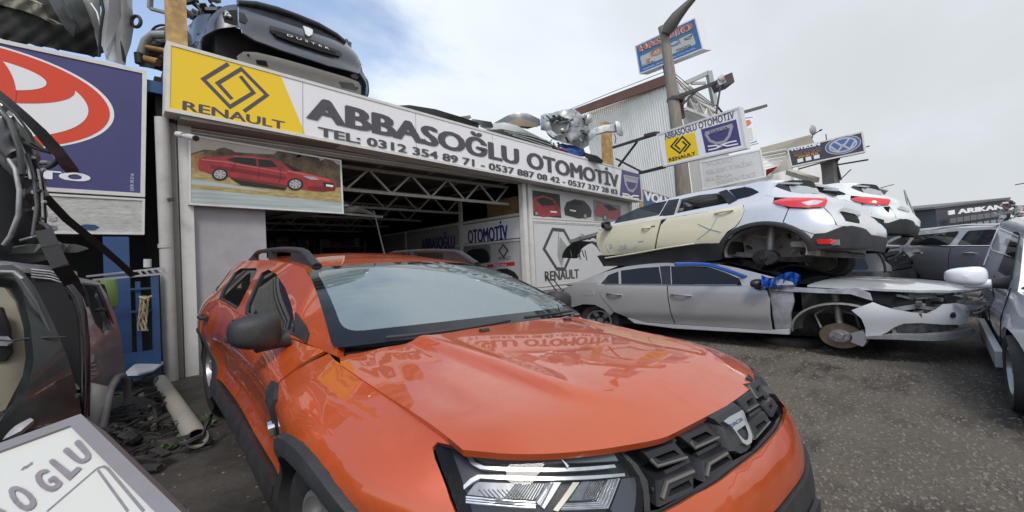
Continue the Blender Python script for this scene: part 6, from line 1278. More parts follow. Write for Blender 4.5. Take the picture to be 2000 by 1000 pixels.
def white_van():
    M = pose(3.03, -1.16, 0.0, -90, 0, 0)
    PC = [(0, 0), (.35, .03), (.6, .12), (.75, .28), (.84, .55), (.89, .95), (.90, 1.6), (.90, 2.6), (.90, 3.6), (.88, 4.1), (.6, 4.2), (0, 4.2)]
    sp_ = spl([.2, .35, .55, .75, .9, 1.1], [.05, .02, .0, .0, .02, .05]); WV = mat('white_van_paint', (.78, .80, .81), .28, .0, 1.0, dirt=.25, dscale=4, dcol=(.4, .4, .4))
    prof = lambda u, x, l, z: sp_(z) - .03 * math.exp(-((l - .9) / .4) ** 2 - ((z - .55) / .25) ** 2) + .035 * math.exp(-((z - .80) / .08) ** 2) * sstep(1.25, 1.5, l)
    c = street_car('parked_van', 'white panel van with a big white door mirror at the right edge', M, 4.2, PC, [(.95, 1.05), (1.5, 1.08), (4.1, 1.12)], [(1.0, 1.12), (1.3, 1.38), (1.6, 1.60), (1.9, 1.74), (2.6, 1.80), (3.8, 1.80), (4.1, 1.72)], [[(1.28, 1.13), (2.25, 1.15), (2.2, 1.62), (1.80, 1.60)]], WV, [(.90, .33, .335), (3.5, .33, .335)], k=.20, cat='van', doors=(1.22, 2.4), prof=prof)
    E = c.e; MB().box((-.60, 1.8, 1.84 * SQ), (-.52, 2.0, 1.90 * SQ)).build('roof_clip', PLAS, E)
    mirror(c, (-1.05, 1.36, 1.16), -1, WV, w=.22, h=.19, d=.16)
    MB().tube([(-.90, 1.36, 1.085 * SQ), (-1.0, 1.355, 1.08 * SQ), (-1.06, 1.355, 1.085 * SQ)], [.028, .03, .03], 10).build('mirror_arm', WV, E, 60); MB().tube([(-.84, 1.36, 1.09 * SQ), (-.87, 1.36, 1.086 * SQ), (-.93, 1.36, 1.083 * SQ)], [.05, .042, .034], 10).build('mirror_foot', PLAS, E, 60)
    MB().box((-.94, 1.3, .24 * SQ), (-.90, 3.1, .40 * SQ)).build('side_step', mat('step_silver', (.5, .52, .52), .4, .4), E)
    return c
white_van()
# ------------------------------------------------------------------ pieces measured at a depth of their own
def dfit(pts):
    A = np.array([[1, p[0], p[1]] for p in pts], float); d = np.array([p[2] for p in pts], float); co = np.linalg.lstsq(A, d, rcond=None)[0]; return lambda x, y: co[0] + co[1] * x + co[2] * y
def sheet(name, pts, m, parent=None, bulge=0.0, thick=.02, step=14, holes=(), axis=None, wob=0.0, ang=40):
    """a bent sheet of real thickness; pts = (px, py, depth); bulge = how far its middle comes forward"""
    D = dfit(pts); xs = [p[0] for p in pts]; ys = [p[1] for p in pts]; cx, cy = (min(xs) + max(xs)) / 2, (min(ys) + max(ys)) / 2; rx, ry = (max(xs) - min(xs)) / 2 + 1, (max(ys) - min(ys)) / 2 + 1
    def P(x, y):
        u, v = (x - cx) / rx, (y - cy) / ry; t = u * u if axis == 'x' else v * v if axis == 'y' else (u * u + v * v) / 1.4
        return W(x, y, D(x, y) - bulge * (1 - min(t, 1.4)) + wob * math.sin(x * .13 + y * .07) * math.sin(y * .11))
    c = W(cx, cy, D(cx, cy) + 3)
    o = panel(name, [(p[0], p[1]) for p in pts], P, m, parent, step, holes, thick, 0, ang, center=c)
    return o
def wtube(name, pts, r, m, parent=None, n=8): return MB().tube([W(*p) for p in pts], r, n).build(name, m, parent, 60)
def ribbon(name, pts, w, m, parent=None):
    P_ = [W(*p) for p in pts]; mb = MB()
    for a, b in zip(P_, P_[1:]):
        d = (b - a).normalized(); v = (a - CO).normalized(); mb.bar(a - d * .004, b + d * .004, w, .004, up=v.cross(d).cross(d))
    return mb.build(name, m, parent)
LG = mat('light_grey_paint', (.36, .37, .37), .35, .3, .6, vary=.1, dirt=.35, dscale=4, dcol=(.16, .155, .15)); MAUVE = mat('mauve_silver_paint', (.20, .195, .215), .35, .4, .8, vary=.15, dirt=.4, dscale=5, dcol=(.10, .09, .085)); BEI = mat('beige_trim', (.17, .155, .11), .8, vary=.15, dirt=.3, dcol=(.12, .11, .08))
GREY2 = mat('weathered_dark_grey', (.06, .068, .068), .5, .2, .3, vary=.3, dirt=.4, dscale=6, dcol=(.13, .13, .12), bump=.2, bscale=9)
def neighbour():
    e = empty('neighbour_workshop', (-3, 5.9, 0), 'dark open workshop behind the wrecks and the navy sign at the left edge', 'building')
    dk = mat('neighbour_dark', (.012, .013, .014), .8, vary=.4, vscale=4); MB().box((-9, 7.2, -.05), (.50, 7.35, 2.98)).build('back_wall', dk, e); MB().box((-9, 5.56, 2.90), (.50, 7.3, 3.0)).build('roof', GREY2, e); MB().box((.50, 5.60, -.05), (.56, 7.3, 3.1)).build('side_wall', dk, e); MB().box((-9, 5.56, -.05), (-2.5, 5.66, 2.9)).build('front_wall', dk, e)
neighbour()
def left_wrecks():
    # green shell in front
    e = empty('wrecked_car', W(60, 900, 2.0), 'dark green stripped car shell with beige pillar trim, lowest at the left edge', 'car')
    out = [(-160, 500, 1.9), (0, 518, 1.95), (24, 517, 2.0), (44, 529, 2.0), (72, 566, 2.02), (104, 630, 2.05), (132, 698, 2.08), (146, 745, 2.08), (158, 800, 2.08), (163, 860, 2.05), (100, 892, 1.9), (0, 925, 1.75), (-160, 950, 1.6)]
    hole = [(-120, 540), (0, 545), (28, 549), (46, 580), (60, 640), (66, 700), (58, 748), (35, 792), (0, 835), (-120, 860)]
    sheet('door_frame', out, GREEN, e, .10, .06, 16, [hole])
    wtube('frame_edge', [(-20, 531, 1.9), (30, 534, 1.94), (50, 560, 1.96), (80, 620, 1.98), (104, 690, 2.0), (112, 712, 2.0)], .016, GREY2, e); wtube('frame_edge', [(112, 712, 2.0), (86, 728, 1.97), (50, 775, 1.93), (18, 815, 1.88), (-20, 850, 1.8)], .022, GREY2, e); wtube('frame_edge', [(120, 716, 2.0), (70, 770, 1.95), (34, 846, 1.88), (0, 868, 1.8)], .012, GREEN, e)
    sheet('pillar_trim', [(-60, 555, 2.25), (8, 562, 2.25), (30, 590, 2.25), (46, 640, 2.25), (52, 690, 2.25), (44, 735, 2.2), (10, 800, 2.15), (-60, 830, 2.15)], BEI, e, .05, .03, 14)
    sheet('black_seat', [(-60, 590, 2.15), (0, 600, 2.15), (16, 640, 2.15), (22, 690, 2.15), (8, 706, 2.15), (-60, 712, 2.15)], DARK, e, .03)  # black seat seen inside the beige pillar trim
    sheet('seat_back', [(-60, 650, 2.12), (8, 658, 2.12), (18, 670, 2.12), (14, 676, 2.12), (-60, 672, 2.12)], LG, e, .01)
    sheet('inner_door', [(-100, 860, 1.95), (0, 820, 2.0), (60, 760, 2.1), (128, 720, 2.15), (150, 760, 2.15), (155, 850, 2.1), (60, 900, 1.95), (-100, 960, 1.8)], BLACKP, e, .04, .03, 14, wob=.02)
    wtube('tie_wire', [(-10, 664, 1.95), (22, 666, 1.93), (60, 660, 1.92), (100, 659, 1.96), (128, 658, 2.0)], .004, PLAS, e)
    wtube('door_seal', [(134, 560, 2.2), (150, 580, 2.2), (160, 612, 2.2), (166, 670, 2.2), (167, 740, 2.18), (165, 815, 2.15)], .020, PLASG, e, 10)
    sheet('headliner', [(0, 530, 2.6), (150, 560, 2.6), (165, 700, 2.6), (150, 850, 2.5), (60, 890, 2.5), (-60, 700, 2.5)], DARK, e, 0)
    sheet('torn_liner', [(-20, 838, 1.8), (20, 818, 1.82), (52, 812, 1.84), (66, 820, 1.84), (40, 842, 1.8), (-20, 872, 1.75)], LSTEEL, e, .02)
    for k, (a, b, r_) in enumerate((([(40, 545, 1.93), (70, 590, 1.95), (98, 650, 1.98), (120, 712, 2.0)], None, .007), ([(0, 531, 1.9), (26, 531, 1.93), (44, 545, 1.94)], None, .008), ([(60, 770, 1.95), (90, 745, 2.0), (130, 728, 2.03), (140, 770, 2.03), (120, 800, 2.0)], None, .008), ([(20, 870, 1.8), (60, 820, 1.9), (110, 780, 2.0)], None, .012), ([(70, 850, 1.9), (110, 820, 1.96), (150, 800, 2.02)], None, .008), ([(30, 900, 1.75), (80, 862, 1.88), (140, 850, 2.0)], None, .010))): wtube('pressed_rib', a, r_, (GREY2, LSTEEL, GREEN)[k % 3], e)
    rr = random.Random(31)
    for k in range(26): x = rr.uniform(50, 155); y = rr.uniform(745, 880); q = W(x, y, 1.98 + rr.uniform(-.04, .04)); MB().tube([q, q - CF * .012], rr.uniform(.004, .011), 8).build('bolt', (LSTEEL, PLAS)[k % 2], e)
    for k in range(7): x = rr.uniform(70, 150); y = rr.uniform(760, 870); wtube('wiring', [(x, y, 1.97), (x + rr.uniform(-20, 20), y + rr.uniform(4, 22), 1.95), (x + rr.uniform(-25, 25), y + rr.uniform(20, 45), 1.97)], .005, PLAS, e)
    # silver shell behind it
    e = empty('wrecked_car', W(200, 860, 3.0), 'mauve silver stripped estate shell standing behind the green shell', 'car')
    sheet('body_side', [(128, 560, 2.75), (150, 541, 2.8), (192, 550, 2.85), (208, 574, 2.9), (224, 612, 2.95), (236, 654, 3.0), (242, 702, 3.0), (247, 733, 3.0), (232, 742, 2.95), (222, 765, 2.9), (215, 800, 2.85), (206, 850, 2.8), (186, 866, 2.75), (150, 830, 2.7), (150, 640, 2.7)], MAUVE, e, .10, .04, 14, [[(161, 556), (190, 560), (200, 584), (222, 644), (205, 655), (186, 632), (172, 596)], [(84, 560), (84, 561), (85, 561)]][:1], wob=.012)
    sheet('roof_edge', [(-20, 506, 2.5), (56, 515, 2.6), (110, 520, 2.65), (152, 538, 2.8), (158, 552, 2.8), (140, 550, 2.7), (100, 542, 2.65), (60, 534, 2.6), (-20, 524, 2.5)], MAUVE, e, .03, .05, 12)
    for k in range(4): wtube('roof_rib', [(62, 526 + 5 * k, 2.58), (100, 530 + 5 * k, 2.6), (134, 541 + 5 * k, 2.64)], .006, LG if k == 0 else MAUVE, e)
    sheet('window_dark', [(74, 555, 2.75), (128, 560, 2.8), (145, 600, 2.85), (158, 690, 2.85), (140, 720, 2.8), (110, 640, 2.75)], BGL, e, 0, .02); sheet('inner_dark', [(150, 548, 3.1), (200, 556, 3.1), (230, 650, 3.15), (204, 665, 3.1), (160, 640, 3.1)], DARK, e)
    wtube('window_rim', [(161, 555, 2.76), (190, 559, 2.78), (200, 584, 2.8), (223, 645, 2.9), (205, 657, 2.86), (186, 634, 2.8), (172, 598, 2.76), (161, 556, 2.75)], .012, PLAS, e)
    wtube('pillar_bar', [(200, 570, 3.0), (206, 610, 3.0), (204, 650, 3.0)], .01, LG, e); wtube('latch', [(188, 606, 2.8), (204, 604, 2.8)], .012, PLAS, e)
    sheet('lower_quarter', [(167, 745, 2.62), (200, 752, 2.66), (213, 755, 2.7), (206, 800, 2.7), (190, 858, 2.66), (167, 818, 2.6)], LG, e, .03, .02)
    for k in range(3): wtube('vent_slot', [(168, 716 + 9 * k, 2.58), (188, 713 + 9 * k, 2.62)], .006, GREY2, e)
    wtube('arch_flare', [(196, 862, 2.6), (208, 800, 2.66), (216, 760, 2.72), (228, 738, 2.82), (240, 734, 2.9), (248, 748, 2.95), (249, 790, 2.95)], .022, mat('dusty_plastic', (.10, .10, .11), .6, dirt=.4), e, 10)
    c_ = W(236, 826, 3.1); MB().lathe([(.06, -.1), (.20, -.12), (.25, -.08), (.255, 0), (.25, .06), (.2, .09), (.12, .08)], c_, (-.6, -.8, 0), 36).build('tyre', RUB, e, 50)
    # black shell on top
    e = empty('wrecked_car', W(60, 500, 2.6), 'black stripped car shell with a long bare roof pillar, strapped on top at the left', 'car')
    sheet('body_side', [(-160, 120, 2.4), (0, 190, 2.5), (27, 226, 2.52), (50, 268, 2.55), (68, 303, 2.58), (86, 357, 2.6), (90, 400, 2.6), (92, 438, 2.6), (104, 465, 2.62), (120, 476, 2.62), (96, 492, 2.55), (0, 496, 2.5), (-160, 500, 2.4)], BLACKP, e, .12, .06, 14, [[(-120, 300), (0, 320), (24, 344), (36, 380), (34, 440), (22, 468), (0, 478), (-120, 480)]], wob=.01)
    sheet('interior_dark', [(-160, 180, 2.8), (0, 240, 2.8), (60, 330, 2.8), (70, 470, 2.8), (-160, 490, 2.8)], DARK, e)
    wtube('sill_edge', [(10, 300, 2.42), (30, 330, 2.42), (38, 372, 2.42), (36, 420, 2.42), (20, 462, 2.42), (8, 478, 2.42)], .012, LSTEEL, e); wtube('pillar_edge', [(-10, 205, 2.38), (18, 235, 2.38), (38, 290, 2.40), (44, 340, 2.42)], .014, GREY2, e)
    sheet('flange', [(24, 484, 2.45), (60, 478, 2.5), (110, 474, 2.55), (150, 478, 2.62), (173, 486, 2.66), (150, 493, 2.62), (95, 495, 2.52), (22, 494, 2.45)], GREY2, e, .03, .02)
    sheet('pillar_blade', [(-40, 140, 2.15), (0, 176, 2.2), (20, 192, 2.22), (55, 222, 2.28), (90, 254, 2.34), (125, 292, 2.4), (153, 330, 2.45), (155, 336, 2.45), (128, 338, 2.42), (112, 314, 2.38), (85, 281, 2.33), (60, 252, 2.29), (36, 226, 2.25), (0, 200, 2.2), (-40, 170, 2.15)], BLACKP, e, .03, .05, 9)
    wtube('blade_highlight', [(0, 196, 2.17), (30, 222, 2.2), (60, 262, 2.26), (66, 280, 2.28)], .006, GREY2, e)
    sheet('corner_glass', [(34, 238, 2.35), (60, 262, 2.36), (80, 284, 2.38), (100, 300, 2.4), (70, 296, 2.38), (52, 280, 2.36)], SGL, e, 0, .004)
    wtube('glass_frame', [(46, 278, 2.34), (70, 290, 2.36), (104, 300, 2.4)], .008, PLAS, e); wtube('hinge_arm', [(92, 328, 2.4), (104, 322, 2.4), (114, 312, 2.4)], .012, PLAS, e)
    wtube('bracket', [(82, 318, 2.5), (96, 318, 2.5)], .014, LSTEEL, e)
    for y in (426, 444): sheet('hinge', [(96, y - 4, 2.5), (108, y - 3, 2.5), (109, y + 5, 2.5), (100, y + 8, 2.5), (95, y + 6, 2.5)], LSTEEL, e, 0, .012, 6)
    wtube('cable', [(70, 432, 2.48), (90, 440, 2.46), (100, 452, 2.46), (92, 470, 2.46)], .012, PLAS, e)
    rr = random.Random(33)
    for k in range(18): x = rr.uniform(44, 92); y = rr.uniform(300, 470); q = W(x, y, 2.47); MB().tube([q, q - CF * .015], rr.uniform(.004, .012), 8).build('bolt', (LSTEEL, PLAS)[k % 2], e)
    for px, r_ in (([(52, 300, 2.44), (66, 340, 2.46), (72, 400, 2.46), (64, 460, 2.44)], .009), ([(74, 330, 2.47), (82, 380, 2.48), (84, 440, 2.48)], .006), ([(30, 262, 2.42), (48, 300, 2.44), (60, 350, 2.44)], .007), ([(40, 470, 2.42), (70, 462, 2.44), (98, 466, 2.5)], .010)): wtube('pressed_rib', px, r_, LSTEEL if r_ < .008 else GREY2, e)
    st = mat('strap_black', (.008, .009, .01), .7, bump=.3, bscale=80)
    o = ribbon('tie_strap', [(90, 386, 2.55), (130, 428, 2.7), (180, 468, 2.95), (225, 506, 3.25), (262, 540, 3.5)], .045, st); tag(o, 'thin black strap running from the black shell down to the blue rack', 'strap')
    o = ribbon('tie_strap', [(86, 450, 2.4), (98, 480, 2.35), (118, 520, 2.35), (140, 552, 2.45), (152, 580, 2.5)], .070, st); tag(o, 'broad black strap hanging over the roof edge of the silver shell', 'strap')
    o = sheet('packing_slab', [(-60, 496, 2.5), (100, 496, 2.6), (100, 506, 2.6), (60, 514, 2.6), (-60, 510, 2.5)], GREY2, None, 0, .1); tag(o, 'dark slab wedged between the black shell and the roof below', 'slab')
    # wreck above the navy sign
    e = empty('wrecked_car', W(120, 110, 4.1), 'silver and black wreck lying on the roof above the navy sign', 'car')
    sheet('underside', [(-200, -150, 4.3), (190, -60, 4.4), (196, 20, 4.4), (195, 112, 4.4), (150, 104, 4.3), (60, 86, 4.2), (-200, 30, 4.1)], mat('wreck_underside', (.012, .013, .011), .8, vary=.6, vscale=8, dirt=.3, dscale=5, dcol=(.05, .055, .045), bump=.6, bscale=12), e, .25, .1, 9, wob=.012, ang=180)
    sheet('arch_liner', [(-40, -30, 4.0), (30, -10, 4.0), (80, 8, 4.05), (94, 36, 4.1), (118, 47, 4.12), (104, 48, 4.12), (80, 34, 4.1), (50, 22, 4.05), (10, 12, 4.0), (-40, 0, 4.0)], mat('muddy_fibre', (.20, .19, .15), .9, vary=.5, vscale=9, bump=.8, bscale=14), e, .04, .03, 6, wob=.02, ang=180)
    sheet('dark_blade', [(84, -20, 4.0), (112, -8, 4.0), (148, 52, 4.1), (144, 72, 4.12), (128, 57, 4.1), (108, 24, 4.05)], GREY2, e, .04, .03, 9); sheet('dark_blade', [(114, -20, 3.95), (152, -10, 3.95), (176, 40, 4.05), (158, 58, 4.1), (136, 26, 4.0)], GREY2, e, .04, .03, 9)
    sheet('side_panel', [(146, -30, 4.0), (192, -20, 4.05), (197, 40, 4.15), (196, 100, 4.2), (186, 58, 4.15), (172, 30, 4.05)], LG, e, .04, .03, 9)
    wtube('pipe', [(178, 6, 3.95), (190, 24, 3.97), (196, 50, 4.0), (194, 86, 4.05)], .008, CHR, e); wtube('cable', [(196, -10, 3.98), (202, 20, 4.0), (196, 60, 4.0), (194, 110, 4.1)], .012, PLAS, e)
    # a silver tailgate stands beside it
    e = empty('tailgate', W(230, 125, 4.3), 'silver tailgate standing upright at the corner above the navy sign', 'tailgate')
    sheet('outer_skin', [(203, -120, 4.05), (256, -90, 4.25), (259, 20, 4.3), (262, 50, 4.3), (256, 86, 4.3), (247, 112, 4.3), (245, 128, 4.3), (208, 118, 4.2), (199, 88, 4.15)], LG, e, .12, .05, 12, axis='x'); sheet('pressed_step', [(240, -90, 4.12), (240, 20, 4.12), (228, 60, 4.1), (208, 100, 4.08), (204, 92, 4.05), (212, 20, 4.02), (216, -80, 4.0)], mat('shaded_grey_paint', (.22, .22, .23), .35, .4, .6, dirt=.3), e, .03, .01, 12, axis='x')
    sheet('slit', [(236, 80, 4.05), (240, 90, 4.08), (246, 112, 4.12), (246, 124, 4.12), (240, 118, 4.1)], PLAS, e, 0, .01, 6)
    q = W(266, 42, 4.25); MB().tube([q + CR * (.045 * math.cos(t)) + CU * (.055 * math.sin(t)) for t in np.linspace(0, 2 * math.pi, 20)], .016, 8).build('pull_handle', PLAS, e, 60)
    # rusty scrap behind the ochre post
    e = empty('scrap_shell', W(300, 130, 5.1), 'dark scrap shell with rusty beams and a steering wheel left of the ochre post', 'scrap')
    sheet('shell', [(272, 130, 5.1), (268, 100, 5.1), (280, 78, 5.1), (296, 60, 5.1), (322, 52, 5.1), (345, 50, 5.1), (345, 150, 5.1), (300, 134, 5.1)], mat('scrap_dark', (.03, .026, .022), .7, dirt=.6, dscale=12, dcol=(.14, .12, .09)), e, .2, .1, 9, wob=.04)
    wb = mat('rusty_plank', (.30, .17, .06), .7, vary=.4, vscale=14, dirt=.5, dscale=14, dcol=(.06, .04, .03)); wtube('beam', [(284, 92, 4.85), (326, 100, 4.85)], .028, wb, e); wtube('beam', [(274, 114, 4.85), (310, 122, 4.85)], .045, wb, e); wtube('body_rim', [(276, 104, 4.85), (284, 80, 4.85), (298, 68, 4.85), (326, 68, 4.85)], .045, mat('pale_rim', (.30, .32, .31), .5), e)
    wtube('post', [(270, 104, 4.8), (272, 124, 4.8)], .04, PLAS, e); q = W(318, 66, 4.85); MB().tube([q + CR * (.13 * math.cos(t)) + CU * (.10 * math.sin(t)) for t in np.linspace(0, 2 * math.pi, 28)], .013, 8).build('steering_wheel', PLAS, e, 60)
    o = MB().bar(W(294, -10, 5.4), W(293, 16, 5.4), .05, .04).bar(W(293, 17, 5.4), W(332, 27, 5.4), .05, .03).build('bent_bracket', STEEL, None); tag(o, 'bent steel bracket sticking out left at the top of the ochre post', 'bracket')
    e = MB().box((.42, 5.52, 2.9), (.60, 5.6, 3.02)).build('blue_beam_end', mat('blue_steel', (.02, .07, .19)), None); tag(e, 'short blue grey beam end in the gap right of the navy sign', 'beam')
left_wrecks()
def roof_suv():
    k = 1.15; p = Vector((1.364, 8.935, 2.929)); p = CO + (p - CO) * k; M = pose(p.x, p.y, p.z, 184.19, -1.81, -.88, k)
    PC = [(0, 0), (.3, .02), (.6, .12), (.8, .35), (.86, .9), (.88, 2), (.90, 3.2), (.91, 3.6), (.88, 3.95), (.80, 4.17), (.62, 4.27), (.33, 4.31), (0, 4.32)]
    rp = spl([.2, .35, .45, .6, .8, .95, 1.1, 1.3], [.10, .03, .0, .0, .06, .08, .12, .22])
    c = Car('roof_car', 'dark blue grey SUV tail with skid plate lying on the workshop roof', 'car', M, PC, lambda u, x, l, z: rp(z) * (1 if l > 3.9 else .5), [(1, 1.0), (4.3, 1.1)], [(1, 1.2), (2.5, 1.5), (4, 1.4)], k=.3)
    U = c.U[-1]
    def PR(off=0.0): return lambda v, z: c.PU(U - abs(v) - 1e-4, z, off, 1 if v >= 0 else -1)
    def pn(n, px, m, x0, off=0.0, **kk): return c.p(n, trace(c, PR(off), px, x0), PR(off), m, **kk)
    body = pn('bumper', [(372, 92), (378, 74), (392, 58), (410, 34), (434, 14), (464, 8), (465, 38), (472, 64), (500, 80), (550, 99), (600, 115), (640, 129), (700, 144), (706, 128), (690, 95), (712, 118), (726, 150), (735, 186), (733, 195), (704, 184), (640, 141), (550, 114), (478, 100), (466, 114), (420, 104)], DGREY, (.95, .5), 0, step=.07)
    pn('tailgate', [(466, 8), (500, 10), (540, 20), (580, 34), (620, 50), (655, 70), (671, 84), (688, 92), (704, 125), (699, 143), (640, 128), (600, 114), (550, 98), (500, 79), (473, 63), (466, 38)], DGREY, (.7, 1.0), .006, step=.07)
    # black seal along the rolled upper edge
    q = trace(c, PR(.0), [(464, 8), (500, 10), (540, 20), (580, 34), (620, 50), (655, 70), (673, 85)], (.7, 1.2)); MB().tube([PR(.01)(*a) for a in q], .035, 8).build('window_seal', PLASG, c.e, 60)
    lb = pn('lamp_housing', [(434, 24), (446, 20), (463, 19), (464, 49), (452, 47), (438, 43)], DARK, (.85, 1.0), .004, step=.04); rr = random.Random(2)
    P_ = PR(.02); a0 = inv(c, PR(0), 450, 34, (.85, 1.0))
    for i in range(5): a = (a0[0] + rr.uniform(-.05, .05), a0[1] + rr.uniform(-.08, .08)); MB().tube([P_(*a), P_(a[0] + rr.uniform(-.04, .04), a[1] + rr.uniform(-.04, .04))], .014, 6).build('lamp_clip', LSTEEL, lb)
    pn('lamp_housing', [(690, 97), (703, 106), (706, 127), (698, 121)], LSTEEL, (-.8, .95), .006, step=.04)
    pn('side_vent', [(466, 22), (478, 27), (484, 38), (479, 46), (467, 40)], PLASG, (.66, 1.0), .014, step=.05)
    g = pn('plate_garnish', [(526, 49), (575, 64), (620, 82), (664, 100), (669, 107), (664, 110), (640, 103), (600, 88), (560, 74), (534, 65), (528, 58)], PLAS, (.35, .95), .03, step=.05, thick=.04)
    pn('garnish_recess', [(532, 58), (575, 71), (620, 88), (656, 101), (655, 108), (620, 98), (575, 83), (540, 70)], DARK, (.35, .9), .034, step=.05)
    tx = textmesh('DUSTER', 0, 0, 1.6); xs = [v.co.x for v in tx.vertices]; ys = [v.co.y for v in tx.vertices]; a = inv(c, PR(.045), 561, 68, (.2, .93)); b = inv(c, PR(.045), 643, 95, (-.2, .93))
    for v in tx.vertices:
        f = (v.co.x - min(xs)) / (max(xs) - min(xs)); h = (v.co.y - min(ys)) / (max(ys) - min(ys)); v.co = Vector(PR(.045)(a[0] + (b[0] - a[0]) * f, a[1] + (b[1] - a[1]) * f + (h - .5) * .035))
    tx.materials.clear(); link('lettering', tx, SGW, g)
    pn('badge', [(592, 50), (604, 54), (611, 58), (610, 67), (603, 71), (597, 66)], mat('badge_white', (.6, .62, .64), .3), (.03, 1.0), .03, step=.03)
    sk = mat('skid_plate', (.26, .25, .23), .55, dirt=.3, dscale=5, dcol=(.12, .11, .1))
    pn('skid_plate', [(463, 112), (475, 101), (500, 102), (550, 114), (600, 128), (640, 140), (680, 152), (700, 160), (705, 168), (704, 190), (650, 200), (550, 170), (470, 140)], sk, (.6, .4), .03, step=.05, thick=.04)
    pn('skid_opening', [(500, 117), (520, 119), (524, 131), (502, 126)], DARK, (.45, .38), .036, step=.04); pn('skid_opening', [(662, 160), (690, 163), (698, 178), (668, 172)], GREY2, (-.5, .38), .036, step=.04)
    for px in ((485, 108), (697, 172)): a = inv(c, PR(.03), px[0], px[1], (.5 if px[0] < 600 else -.5, .38)); MB().tube([PR(.03)(*a), PR(.036)(*a)], .012, 8).build('bolt', DARK, c.e)
    pn('fog_socket', [(685, 146), (693, 144), (701, 149), (698, 155), (688, 152)], PLAS, (-.66, .6), .02, step=.04, thick=.02)
    for sd in (-1, 1): c.p('body_side', [(2.6, .3), (3.0, .3)] + arc(3.35, .3, .38, 170, 10, 8) + [(4.0, .4), (4.0, 1.1), (3.0, 1.08), (2.6, 1.0)], c.side(sd), DGREY, step=.12)
    MB().box((-.75, 2.6, .35 * SQ), (.75, 4.05, .95 * SQ)).build('inner_shell', DARK, c.e)
    # loose black parts left of it
    e = empty('scrap_parts', W(405, 40, 5.6), 'tangle of black engine parts left of the dark SUV tail on the roof', 'scrap'); rr = random.Random(11)
    for k_ in range(26):
        x, y = rr.uniform(368, 430), 0; y = rr.uniform(-15, 60 - (x - 368) * .55); a = W(x, y, 5.75 + rr.uniform(-.15, .2)); MB().bar(a, a + Vector((rr.uniform(-.2, .2), rr.uniform(-.1, .1), rr.uniform(-.12, .12))), rr.uniform(.03, .10), rr.uniform(.02, .07)).build('part', PLAS if k_ % 3 else GREY2, e)
    for k_ in range(6): x = rr.uniform(372, 425); wtube('hose', [(x, rr.uniform(0, 30), 5.6), (x + rr.uniform(-10, 20), rr.uniform(10, 50), 5.55), (x + rr.uniform(-12, 10), rr.uniform(30, 60), 5.6)], .012, PLAS, e)
roof_suv()
